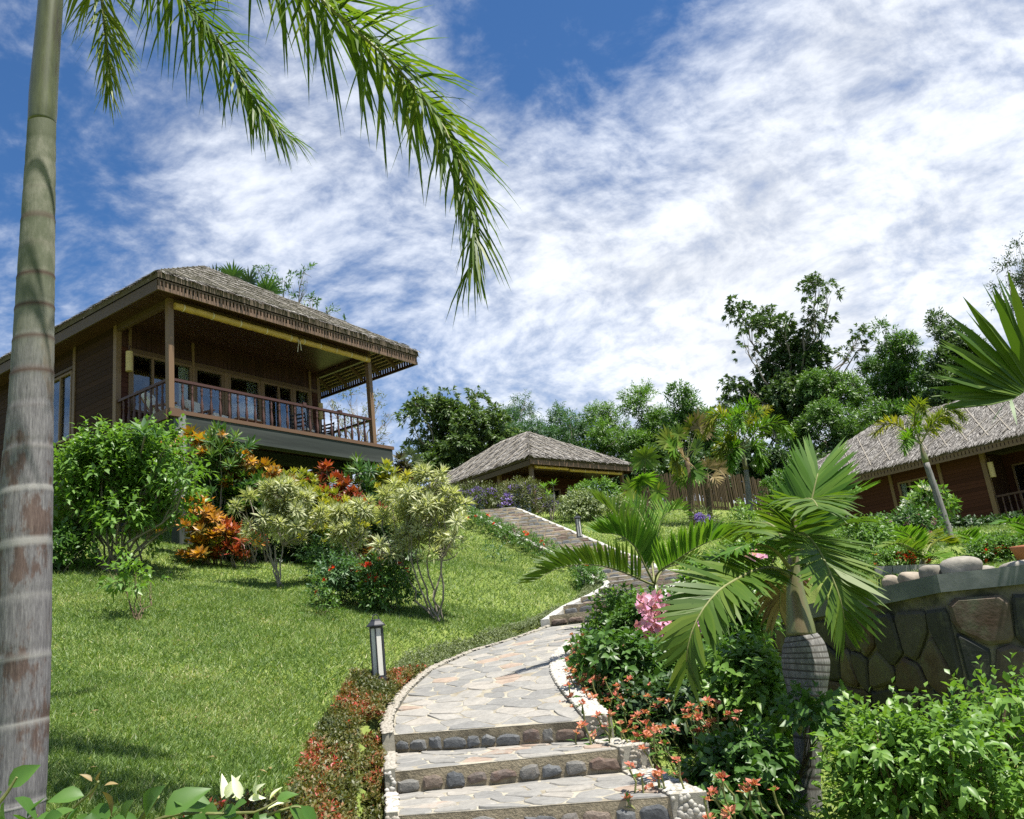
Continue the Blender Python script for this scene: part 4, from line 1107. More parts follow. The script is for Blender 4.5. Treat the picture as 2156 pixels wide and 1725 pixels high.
# ---------------- the bungalow at the top of the steps
H2o = np.array((.47, 33.5, 6.84)); H2t = math.radians(43.5)
def h2w(x, y, z):
    c, s = math.cos(H2t), math.sin(H2t); return (H2o[0] + x * c - y * s, H2o[1] + x * s + y * c, H2o[2] + z)
def house_two():
    R = thing('bungalow', H2o - (0, 0, 2.5), 'small thatched bungalow with dark veranda at the top of the stone steps', 'house', 'thatched garden bungalows', H2t)
    W, E = 6.3, 2.5
    roof, sl, (R0, R1) = hip_roof(R, -.02, W + .02, -.02, 8.2, E + .31, .645, 24000, .40, .05)
    for k, step_ in (('front', .62), ('left', .72)):
        f, dn, nm = sl[k]; a, b = np.array(f[0]), np.array(f[1]); L = np.linalg.norm(b - a); n = int(L / step_)
        for i in range(1, n):
            p = a + (b - a) * i / n; run = min(i / n * L, L - i / n * L, W / 2)
            q = p - dn * run * math.hypot(1, .645) * .985
            if run > .3: bar('batten', 'batten', roof, p + nm * .06, q + nm * .06, .05, .03, nm)
    for i in range(6):
        f, dn, nm = sl['front']; a, b = np.array(f[0]), np.array(f[1]); k = .4 + i * .5
        bar('batten', 'batten', roof, a + np.array((k, 0, 0)) - dn * k * 1.19 + nm * .05, b - np.array((k, 0, 0)) - dn * k * 1.19 + nm * .05, .03, .02, nm)
    box_piece('fascia', 'fascia', roof, 0, W, -.03, .01, E - .02, E + .16); box_piece('fascia', 'fascia_y', roof, -.03, .01, .02, 8.2, E - .06, E + .14)
    box_piece('fascia', 'timber_dark', roof, W - .01, W + .03, .02, 8.2, E - .04, E + .14)
    for i in range(12): box_piece('ceiling_board', 'ceiling', R, .03, W - .04, .05 + i * .19, .235 + i * .19, E + .10, E + .12)
    for x, y in ((.35, .35), (W - .4, .35), (.35, 2.3), (W - .7, 2.35)): box_piece('post', 'timber_v', R, x - .07, x + .07, y - .07, y + .07, -.4, E + .1)
    box_piece('beam', 'timber', R, .43, W - .48, .29, .41, E - .14, E + .08)
    holes = [(1.0, 2.2, .1, 2.1), (2.9, 4.0, .1, 2.1), (4.3, 5.2, .1, 2.1)]
    siding(R, 1, 2.4, .43, W - .78, 0, E + .1, .15, holes, 'siding', -1); wall_sheet(R, 1, 2.4, .4, W - .7, 0, E + .1, holes, 'siding')
    window(R, 1, 2.4, 1.0, 2.2, .1, 2.1, 1, (1.6,), None); window(R, 1, 2.4, 2.9, 4.0, .1, 2.1, 1, (), [(3.5, 3.72)], 'glass_door', .08); window(R, 1, 2.4, 4.3, 5.2, .1, 2.1, 1, (), [(4.85, 5.05)])
    hl = [(3.4, 4.6, .7, 2.1)]
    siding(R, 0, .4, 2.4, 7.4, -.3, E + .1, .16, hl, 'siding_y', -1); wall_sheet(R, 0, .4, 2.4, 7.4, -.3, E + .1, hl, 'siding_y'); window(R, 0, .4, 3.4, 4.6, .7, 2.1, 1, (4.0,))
    wall_sheet(R, 0, W - .7, 2.4, 7.4, -.3, E + .1, [], 'siding_y', .05, -1); wall_sheet(R, 1, 7.4, .4, W - .7, -.3, E + .1, [], 'siding', .05, -1)
    box_piece('floor', 'timber', R, .2, W - .3, .2, 7.4, -.12, 0); box_piece('beam', 'concrete', R, .2, W - .3, .2, .4, -.5, -.125); box_piece('beam', 'concrete', R, .22, .45, .42, 7.4, -.5, -.125)
    for x in (.5, 3.0, W - .7):
        for y in (.55, 3.5, 6.8):
            wx, wy, _ = h2w(x, y, 0); box_piece('column', 'concrete', R, x - .12, x + .12, y - .12, y + .12, gz(wx, wy) - H2o[2] + E - .4, -.51)
    railing(R, (.42, .35), (W - .47, .35), 18)
    rolled_blind(h2w(.45, .22, -.06), H2t, 1.9, .06, 'rolled pale bamboo blind under the eave of the upper bungalow, beside its corner post', 'rolled bamboo blinds', False)
    rolled_blind(h2w(2.45, .22, -.10), H2t, 3.3, .06, 'longer rolled bamboo blind under the eave of the upper bungalow', 'rolled bamboo blinds', False)
    wall_lantern(h2w(.25, 1.85, -.75), 'cane lantern on the left corner of the upper bungalow', .07, .45)
house_two()

# ---------------- the bungalow at the right
H3o = np.array((10.4, 35.8, 4.55)); H3t = math.radians(-50.0)
def h3w(x, y, z):
    c, s = math.cos(H3t), math.sin(H3t); return (H3o[0] + x * c - y * s, H3o[1] + x * s + y * c, H3o[2] + z)
def house_three():
    E = 2.32
    R = thing('bungalow', H3o - (0, 0, E), 'red-brown timber bungalow with thatched roof behind the boulders and small palms', 'house', 'thatched garden bungalows', H3t)
    L = 14.0
    roof, sl, (R0, R1) = hip_roof(R, -.02, L, -.02, 6.5, E + .30, .70, 42000, .36, .040)
    f, dn, nm = sl['front']
    for i in range(19):
        x = .6 + i * .72; run = min(x / 1.6, L - x, 3.2)
        if run > .3:
            p = np.array((x, 0, E + .3)) + nm * .06; k0, k1 = .18, .98
            bar('batten', 'batten', roof, p - dn * run * 1.22 * k0 * .4 + np.array((run * .08, 0, 0)), p - dn * run * 1.22 * k1 - np.array((min(run, 3.0) * .52, 0, 0)), .032, .03, nm)
        if run > 1.4:
            bar('batten', 'batten', roof, np.array((x, 0, E + .3)) - dn * .25 + nm * .075, np.array((x + .62, 0, E + .3)) - dn * 1.7 + nm * .075, .025, .02, nm)
    f, dn, nm = sl['left']
    for i in range(1, 9):
        y = 6.5 * i / 9; run = min(y, 6.5 - y); p = np.array((0, y, E + .3)) + nm * .06
        bar('batten', 'batten', roof, p - dn * .1, p - dn * run * 1.22, .045, .03, nm)
    fretwork(roof, (-.02, -.01), (L, -.01), E - .05, E + .18, .035, 'fascia', .13, .25); box_piece('fascia', 'timber_dark', roof, 0, L, .02, .045, E - .02, E + .16)
    box_piece('fascia', 'fascia_y', roof, -.03, .01, .0, 6.5, E - .05, E + .16)
    for i in range(5): box_piece('ceiling_board', 'ceiling', R, .02, L, .05 + i * .16, .205 + i * .16, E + .08, E + .10)
    hole = [(4.95, 6.35, .72, 2.02)]
    siding(R, 1, .8, .9, 8.1, -.05, E + .1, .13, hole, 'siding', -1); wall_sheet(R, 1, .8, .9, 8.1, -.05, E + .1, hole, 'siding')
    window(R, 1, .8, 4.95, 6.35, .72, 2.02, 1, (5.40, 5.95), [(4.98, 5.22)], 'window', .07)
    for x in (.95, 4.72, 6.6): box_piece('wall_post', 'timber_v', R, x - .06, x + .06, .73, .778, -.05, E + .1)
    for x in (8.16, 11.0, 13.4): box_piece('post', 'timber_v', R, x - .08, x + .08, .72, .88, -.05, E + .1)
    hb = [(8.35, 10.9, .0, 2.0), (11.1, 13.3, 0, 2.0)]
    wall_sheet(R, 1, 2.6, 8.1, 13.4, -.05, E + .1, hb, 'siding'); siding(R, 1, 2.6, 8.1, 13.4, 2.0, E + .1, .13, [], 'siding', -1)
    window(R, 1, 2.6, 8.35, 10.9, .0, 2.0, 1, (9.0, 9.6, 10.3), [(9.1, 9.3)], 'window', .06); window(R, 1, 2.6, 11.1, 13.3, .0, 2.0, 1, (11.8, 12.5), None, 'window', .06)
    wall_sheet(R, 0, 8.1, .8, 2.6, -.05, E + .1, [], 'siding_y', .05, -1)
    wall_sheet(R, 0, .9, .8, 6.0, -.05, E + .1, [], 'siding_y'); wall_sheet(R, 0, 13.4, 2.6, 6.0, -.05, E + .1, [], 'siding_y', .05, -1); wall_sheet(R, 1, 6.0, .9, 13.4, -.05, E + .1, [], 'siding', .05, -1)
    railing(R, (8.26, .8), (10.9, .8), 12); railing(R, (11.1, .8), (13.3, .8), 10)
    box_piece('floor', 'timber', R, .85, 13.5, .66, 6.0, -.17, -.052)
    box_piece('beam', 'concrete', R, .9, 13.4, .70, .95, -.48, -.175)
    for x in (1.1, 4.2, 7.4, 10.4, 13.2):
        wx, wy, _ = h3w(x, .9, 0); box_piece('column', 'concrete', R, x - .12, x + .12, .72, .93, min(gz(wx, wy) - H3o[2] + E - .4, -.6), -.481)
    wall_lantern(h3w(8.42, .62, -.85), 'cane lantern on the corner post of the right bungalow', .09, .52)
house_three()
# ------------------------------------------------------------------ retaining wall, planter, boulders, lamps, fence
rw = np.random.default_rng(31)
def retaining_wall():
    t = thing('retaining_wall', (WALL_A[0], WALL_A[1], -1.7), 'dark mossy stone retaining wall with grey concrete coping below the boulders', 'wall')
    O = np.array((WALL_A[0], WALL_A[1], -1.7)); W = WALL_LINE
    zb = -1.7
    # core
    off = []
    n = len(W)
    for i in range(n):
        d = nrm(W[min(i + 1, n - 1)][:2] - W[max(i - 1, 0)][:2]); off.append(W[i][:2] + np.array((-d[1], d[0])) * .30)
    V, F = [], []
    for i in range(n):
        V += [(*W[i][:2], zb), (*W[i][:2], W[i][2] - .17), (*off[i], W[i][2] - .17), (*off[i], zb)]
    for i in range(n - 1):
        for k in range(3): F.append((i * 4 + k, (i + 1) * 4 + k, (i + 1) * 4 + k + 1, i * 4 + k + 1))
    F += [(3, 2, 1, 0), tuple((n - 1) * 4 + k for k in range(4))]
    link('wall', mesh('wall', np.array(V) - O, F, 'wall_mortar'), t)
    for i in range(1, n - 1):
        a, b = W[i], W[i + 1]; d = b - a; L = float(np.hypot(*d[:2])); u = d[:2] / L; nn = np.array((u[1], -u[0])); H = min(a[2], b[2]) - .18 - zb
        def f(s, q, h=0.0, a=a, u=u, nn=nn, L=L, d=d):
            p = a[:2] + u * s + nn * h; return (p[0] - O[0], p[1] - O[1], zb + q - O[2])
        stones(t, 'stone', 'wall_stone', voronoi(L, H, .40, rw, 1.0, 0), f, .045, .012, rw, .010, .035)
    # coping, butted pieces
    for i in range(n - 1):
        a, b = W[i], W[i + 1]; d = nrm(b - a); u = d[:2] / np.hypot(*d[:2]); nn = np.array((-u[1], u[0]))
        def off_at(j, k):
            p = W[j]; 
            d0 = nrm(W[j][:2] - W[j - 1][:2]) if j > 0 else nrm(W[1][:2] - W[0][:2]); d1 = nrm(W[j + 1][:2] - W[j][:2]) if j < n - 1 else d0
            n0, n1 = np.array((-d0[1], d0[0])), np.array((-d1[1], d1[0])); m = nrm(n0 + n1); return p[:2] + m * k / max(m @ n0, .3)
        P = [off_at(i, -.06), off_at(i + 1, -.06), off_at(i + 1, .34), off_at(i, .34)]; zz = [a[2], b[2], b[2], a[2]]
        V = [np.array((*p, z - .17)) - O for p, z in zip(P, zz)] + [np.array((*p, z)) - O for p, z in zip(P, zz)]
        MB().add(V, [(3, 2, 1, 0), (4, 5, 6, 7), (0, 1, 5, 4), (1, 2, 6, 5), (2, 3, 7, 6), (3, 0, 4, 7)]).obj('coping', 'coping', t)
retaining_wall()
def planter_edge():
    a, b = at(1842, 1205, 10.4), at(1990, 1199, 10.2)
    t = thing('planter_edge', a, 'pale concrete edging of the flower bed behind the boulders', 'edging')
    L = b - a
    for i in range(4):
        p, q = L * (i / 4 + .004), L * ((i + 1) / 4 - .004)
        bar('edge_block', 'concrete_light', t, p, q, .12, .13)
planter_edge()
def boulder(u0, u1, v0, v1, Y, label):
    c = at((u0 + u1) / 2, (v0 + v1) / 2, Y); k = Y * 1.02 / CAM_F; w, h = (u1 - u0) * k / 2, (v1 - v0) * k / 2
    bm = bmesh.new(); bmesh.ops.create_icosphere(bm, subdivisions=3, radius=1)
    r = np.random.default_rng(int(u0)); q = r.normal(size=(5, 3)); ph = r.uniform(0, 6, 5)
    for v in bm.verts:
        p = np.array(v.co); s = 1 + sum(.05 * math.sin(2.2 * float(q[i] @ p) + ph[i]) for i in range(5))
        p = np.sign(p) * np.abs(p) ** .88 * s
        v.co = (p[0] * w, p[1] * w * .8, p[2] * h * (1.0 if p[2] > 0 else 1.3))
    me = bpy.data.meshes.new('boulder'); bm.to_mesh(me); bm.free(); me.materials.append(M['boulder']); me.polygons.foreach_set('use_smooth', [True] * len(me.polygons))
    o = link('boulder', me); o.location = c; tag(o, label, 'boulder', 'boulders along the wall coping')
boulder(1982, 2064, 1174, 1213, 8.75, 'largest grey rounded boulder on the corner of the stone wall')
boulder(1935, 1983, 1190, 1219, 8.95, 'medium tan boulder left of the largest boulder')
boulder(1893, 1940, 1205, 1230, 9.2, 'flat sandy boulder left of the medium tan boulder')
boulder(1858, 1892, 1212, 1236, 9.5, 'small sandy boulder at the left end of the row on the wall')
boulder(2062, 2094, 1192, 1212, 8.7, 'small low boulder just right of the largest boulder')
boulder(2112, 2190, 1181, 1212, 8.35, 'pale tan boulder beside the terracotta pot on the wall')
pt = thing('flower_pot', at(2162, 1186, 9.0), 'terracotta flower pot behind the coping', 'pot')
MB().lathe([(.07, 0), (.10, .12), (.115, .15), (.118, .18), (.105, .18), (.09, .10)], 16).obj('pot', 'terracotta', pt, True)
MB().lathe([(.10, .14), (.001, .15)], 14).obj('potting_soil', 'soil', pt)

def lamp_parts():
    """the garden lamp, base at the origin, about 0.74 m tall"""
    P = []
    P.append(('plinth', MB().box(-.10, .10, -.10, .10, -.15, .035).mesh('plinth', 'concrete')))
    hexa = lambda r, z: (r, z)
    m = MB(); V = MB()
    def hexring(mb, rings):
        mb.tube([(0, 0, z) for r, z in rings], [r for r, z in rings], 6)
    m = MB(); hexring(m, [(.078, .036), (.078, .10), (.074, .115), (.074, .13)]); P.append(('lamp_base', m.mesh('lamp_base', 'lamp_black')))
    m = MB(); hexring(m, [(.066, .131), (.066, .60)]); P.append(('diffuser', m.mesh('diffuser', 'lamp_panel')))
    for i in range(6):
        a = math.pi / 3 * i; x, y = .069 * math.cos(a), .069 * math.sin(a)
        m = MB(); m.tube([(x, y, .131), (x, y, .60)], .0085, 6); P.append(('mullion', m.mesh('mullion', 'lamp_black')))
    m = MB(); hexring(m, [(.074, .601), (.076, .618), (.108, .622), (.104, .634), (.062, .672), (.054, .690), (.030, .694)]); P.append(('lamp_cap', m.mesh('lamp_cap', 'lamp_black')))
    m = MB(); m.tube([(.036 * math.cos(a), 0, .690 + .052 * math.sin(a)) for a in np.linspace(0, math.pi, 12)], .006, 6); P.append(('handle', m.mesh('handle', 'lamp_black')))
    return P
_lamp = lamp_parts()
def lamp(p, label, s=1.0, rz=.55):
    t = thing('garden_lamp', p, label, 'lamp', 'garden lamps along the path', rz); t.scale = (s, s, s)
    for n, me in _lamp: link(n, me, t)
lamp(gp(797, 1396, 9.5), 'nearest garden lamp, black with white panels, on the lawn beside the red ground cover', 1.04)
lamp(at(1229, 1246, 18.3), 'black and white garden lamp partly behind the small palm frond at the path bend', 1.0, .2)
lamp(at(1222, 1140, 23.2), 'black and white garden lamp on the grass beside the upper flight of steps', 1.0, .8)
def bamboo_fence():
    a, b = at(1360, 1100, 31.0), at(1680, 1085, 31.5)
    a[2] = gz(a[0], a[1]); t = thing('bamboo_fence', a, 'weathered upright bamboo pole fence below the dark trees', 'fence')
    d = b - a; L = np.hypot(d[0], d[1]); n = int(L / .055); m = MB(); keep = []
    for i in range(n):
        x, y = a[0] + d[0] * i / n, a[1] + d[1] * i / n; g = gz(x, y) - a[2]; h = 1.35 + rw.normal() * .05
        j = rw.normal(size=2) * .012
        q = [(x - a[0] + j[0], y - a[1] + j[1], g - .1), (x - a[0] + rw.normal() * .015, y - a[1], g + h)]
        if i % 2 == 0: mm = MB(); mm.tube(q, .026, 6); mm.obj('pole', 'bamboo_pole', t)
        else: m.tube(q, .024, 6)
    m.obj('poles', 'bamboo_pole', t, kind='stuff')
    for h in (.35, 1.05): bar('rail', 'bamboo_pole', t, (0, .06, h), (d[0], d[1] + .06, gz(b[0], b[1]) - a[2] + h), .04, .05)
bamboo_fence()
# ------------------------------------------------------------------ plants: builders
UP = np.array((0, 0, 1.0))
def perp(A, rng):
    S = np.cross(A, rvec(len(A), rng)); return nrm(S)
def sprigs(O, A, ln, k, L, W, rng, spread=1.0, droop=.2, five=True, fold=.12, up=.6, bare=.15, endtuft=False):
    """k leaves spiralling along short twigs from O along A"""
    n = len(O); A = nrm(A); S = perp(A, rng); B = np.cross(A, S); out = []
    ln = np.broadcast_to(ln, (n,))[:, None]
    az0 = rng.uniform(0, 6.28, n)
    sh = rng.random(n)
    for j in range(k):
        t = bare + (1 - bare) * ((j + .5) / k if not endtuft else 1 - .35 * ((j + .5) / k) ** 1.5)
        az = (az0 + j * 2.4 + rng.normal(0, .3, n))[:, None]
        sp = spread * (1.15 - .5 * t) + rng.normal(0, .15, n)[:, None]
        side = S * np.cos(az) + B * np.sin(az)
        D = A * np.cos(sp) + side * np.sin(sp)
        N = A * .7 + UP * up + rvec(n, rng) * .25 - side * .2
        q = (.75 + .5 * rng.random(n)) * (1.12 - .35 * t)
        r = np.clip(sh * .42 + rng.random(n) * .36 + .30 * t - .06, 0, 1)
        if five: out.append(leaf5(O + A * ln * t, D, N, L * q, W * q, droop * rng.uniform(.3, 1.6, n), fold, r))
        else: out.append(leaf4(O + A * ln * t, D, N, L * q, W * q, droop * rng.uniform(.3, 1.6, n).mean(), r))
    return join(out)
def blob_points(blobs, n, rng, inner=.45):
    """sprig origins through blobs (cx, cy, cz, rx, ry, rz) and outward directions"""
    B = np.array(blobs, float); vol = (B[:, 3] * B[:, 4] * B[:, 5]) ** .72; k = rng.choice(len(B), n, p=vol / vol.sum())
    d = rvec(n, rng); d[:, 2] = np.where((d[:, 2] < -.5) & (rng.random(n) < .6), -d[:, 2], d[:, 2]); d = nrm(d)
    r = (inner + (1 - inner) * rng.random(n) ** .6)[:, None]
    O = B[k, :3] + d * B[k, 3:6] * r
    return O, nrm(d * np.array((1, 1, .8)) + UP * .35 + rvec(n, rng) * .5), k
def px_blob(u, v, r, Y, dy=None, flat=1.0):
    """a blob centred on the sight line (u, v), Y ahead, r view units across"""
    c = at(u, v, Y); k = r * Y * 1.03 / CAM_F
    return (*c, k, (k if dy is None else dy), k * flat)
def branch(m, a, b, r0, r1, rng, n=5, wob=.06, k=6):
    a, b = np.array(a, float), np.array(b, float); L = np.linalg.norm(b - a); P = []
    for i in range(n + 1):
        t = i / n; p = a + (b - a) * t; p = p + (rng.normal(size=3) * wob * L * math.sin(math.pi * t)); p[2] -= .10 * L * math.sin(math.pi * t) * (1 if b[2] > a[2] else 0); P.append(p)
    m.tube(P, list(np.linspace(r0, r1, n + 1)), k)
    return P
def leaf_unit(mat, drp=.18, fold=.12):
    V, F, A = [], [], []
    st = ((0, .03), (.16, .33), (.36, .5), (.60, .42), (.82, .20), (1.0, .0))
    for i, (y, h) in enumerate(st):
        z = -drp * y * y; V += [(-h, y, z + fold * h * 1.6), (0, y, z), (h, y, z + fold * h * 1.6)]; A += [1.0, 0.0, 1.0]
    for i in range(len(st) - 1):
        a, b = i * 3, i * 3 + 3; F += [(a, a + 1, b + 1, b), (a + 1, a + 2, b + 2, b + 1)]
    return mesh('leaf', V, F, mat, {'rnd': [.5] * len(V), 'acr': A}, True)
_lu = {}
def leaf_pieces(parent, data, mat, count, origin, name='leaf', lead=None):
    """the leaves of DATA that show largest (LEAD: sort key), as single leaf parts; returns what is left"""
    V, F, A = data; n = len(V) // 5; Q = V.reshape(n, 5, 3)
    key = np.linalg.norm(Q.mean(1), axis=1) if lead is None else lead(Q)
    o = np.argsort(key); pick = o[:count]; rest = np.sort(o[count:])
    if mat not in _lu: _lu[mat] = [leaf_unit(mat, d) for d in (.05, .2, .35)]
    org = np.asarray(origin, float)
    for i in pick:
        b, m, t, l, r = Q[i]; D = t - b; S = l - r; N = np.cross(S, D); ln = np.linalg.norm(N)
        if ln < 1e-9: continue
        N = N / ln * np.linalg.norm(D)
        mt = Matrix(((S[0], D[0], N[0], b[0] - org[0]), (S[1], D[1], N[1], b[1] - org[1]), (S[2], D[2], N[2], b[2] - org[2]), (0, 0, 0, 1)))
        link(name, _lu[mat][i % 3], parent, mt)
    ids = (rest[:, None] * 5 + np.arange(5)).ravel(); k = len(rest)
    Fb = np.array([[0, 3, 1], [0, 1, 4], [3, 2, 1], [1, 2, 4]]); F2 = (np.arange(k)[:, None, None] * 5 + Fb[None]).reshape(-1, 3)
    return V[ids], F2, {q: v[ids] for q, v in A.items()}
def shrub(name, label, cat, group, base, blobs, n, L, W, mat, rng, k=7, ln=.25, stem='bark_brown', sr=.02, nstem=5, droop=.2, spread=1.0, flowers=None, pieces=0, inner=.45, five=True, fold=.12, up=.6):
    t = thing(name, base, label, cat, group); base = np.asarray(base, float)
    O, A, kk = blob_points(blobs, n, rng, inner); B = np.array(blobs)
    m = MB(); c = B[:, :3].mean(0)
    for i in range(len(B)):
        e = B[i, :3]; b0 = np.array((*(rng.normal(size=2) * sr * 2.5), 0))
        P = branch(m, b0, e - base, sr, sr * .4, rng, 5, .05, 5)
        for j in range(nstem):
            q = e + rvec(1, rng)[0] * B[i, 3:6] * .8 - base; branch(m, P[3], q, sr * .45, sr * .15, rng, 3, .05, 4)
    m.obj('stems', stem, t, kind='stuff')
    data = sprigs(O, A, ln, k, L, W, rng, spread, droop, five, fold, up)
    if pieces: data = leaf_pieces(t, data, mat, pieces, base)
    leaf_obj('foliage', data, mat, t, origin=base)
    if flowers:
        fm, fn, fr, pet, sel = flowers
        Of, Af, _ = blob_points(blobs, fn * 6, rng, .95)
        ok = np.argsort(-(Af[:, 2] * .6 - Af[:, 1] * .8 + rng.random(len(Af)) * .8))[:fn] if sel is None else sel(Of, Af)
        flower_heads(t, Of[ok], Af[ok], fr, pet, fm, rng, base)
    return t
def flower_mesh(r, pet, mat, rng, flat=.35):
    n = pet; az = np.arange(n) * 2.4 + rng.uniform(0, 6); el = rng.uniform(flat, 1.35, n)
    D = np.stack([np.cos(az) * np.cos(el), np.sin(az) * np.cos(el), np.sin(el)], 1)
    V, F, A = leaf5(D * r * .25, D + rvec(n, rng) * .2, UP + rvec(n, rng) * .6, r * rng.uniform(.8, 1.2, n), r * .55, .15, .15)
    return mesh('flower', V, F, mat, A)
_fl_cache = {}
def align(D, rng, s=1.0):
    q = Vector(D).to_track_quat('Z', 'Y').to_matrix().to_4x4() @ Matrix.Rotation(rng.uniform(0, 6.28), 4, 'Z')
    return q @ Matrix.Diagonal((s, s, s, 1))
def flower_heads(parent, P, D, r, pet, mat, rng, org, name='flower'):
    key = (mat, pet, round(r, 3))
    if key not in _fl_cache: _fl_cache[key] = [flower_mesh(r, pet, mat, rng) for _ in range(4)]
    for p, d in zip(P, D):
        link(name, _fl_cache[key][rng.integers(4)], parent, Matrix.Translation(p - np.asarray(org)) @ align(d, rng, rng.uniform(.75, 1.25)))
_ros = {}
def rosette_mesh(kind, mat, seed):
    r = np.random.default_rng(seed)
    n, L, W, e0, e1, dr, fold = dict(croton=(20, .20, .078, -.05, 1.30, .18, .10), narrow=(20, .26, .052, .15, 1.3, .22, .10), dracaena=(30, .19, .032, -.35, 1.35, .34, .14), plumeria=(14, .30, .085, .05, 1.0, .12, .1), smallcroton=(16, .16, .06, .1, 1.3, .1, .1))[kind]
    t = (np.arange(n) + .5) / n; az = np.arange(n) * 2.4 + r.normal(0, .15, n); el = e1 + (e0 - e1) * t + r.normal(0, .10, n)
    D = np.stack([np.cos(az) * np.cos(el), np.sin(az) * np.cos(el), np.sin(el)], 1)
    N = np.stack([-np.cos(az) * np.sin(el), -np.sin(az) * np.sin(el), np.cos(el)], 1)
    P = np.stack([np.cos(az) * .012, np.sin(az) * .012, .10 * (1 - t) * (L / .26)], 1)
    q = (.6 + .55 * np.sin(np.pi * np.clip(t * .9 + .12, 0, 1))) * r.uniform(.85, 1.15, n)
    V, F, A = leaf5(P, D, N, L * q, W * q, dr * (.4 + .9 * t), fold, np.clip(.8 - .6 * t + r.normal(0, .15, n), 0, 1))
    return mesh('leaf_cluster', V, F, mat, A)
def rosettes(parent, P, A, S, kind, mat, rng, org, name='leaf_cluster'):
    key = (kind, mat)
    if key not in _ros: _ros[key] = [rosette_mesh(kind, mat, 100 + i + len(_ros) * 7) for i in range(4)]
    for p, a, s in zip(P, A, S):
        link(name, _ros[key][rng.integers(4)], parent, Matrix.Translation(np.asarray(p) - np.asarray(org)) @ align(a, rng, s))
def croton(base, heads, mat, label, rng, kind='croton', scale=1.0, extra=3):
    """a croton: woody stems to each leafy head, a few lower heads beside them"""
    t = thing('croton', base, label, 'croton', 'crotons in front of the veranda'); base = np.asarray(base, float); m = MB(); P, A, S = [], [], []
    for h in heads:
        h = np.asarray(h, float); L = h[2] - base[2]
        pts = branch(m, np.array((*(rng.normal(size=2) * .08), -.05)), h - base, .018, .010, rng, 5, .03, 5)
        P.append(h); A.append(nrm(np.array((rng.normal() * .3, rng.normal() * .3 - .2, 1)))); S.append(scale * rng.uniform(.95, 1.25))
        for j in range(int(extra * 2)):
            q = h + np.array((rng.normal() * .24, rng.normal() * .16 - .06, -rng.uniform(.10, .5))) * scale; q[2] = max(q[2], base[2] + .12)
            P.append(q); A.append(nrm(np.array(((q - h)[0] * 1.5, (q - h)[1] * 1.5 - .3, .7)))); S.append(scale * rng.uniform(.7, 1.1))
    m.obj('stems', 'bark_grey', t, kind='stuff')
    rosettes(t, P, A, S, kind, mat, rng, base)
    return t
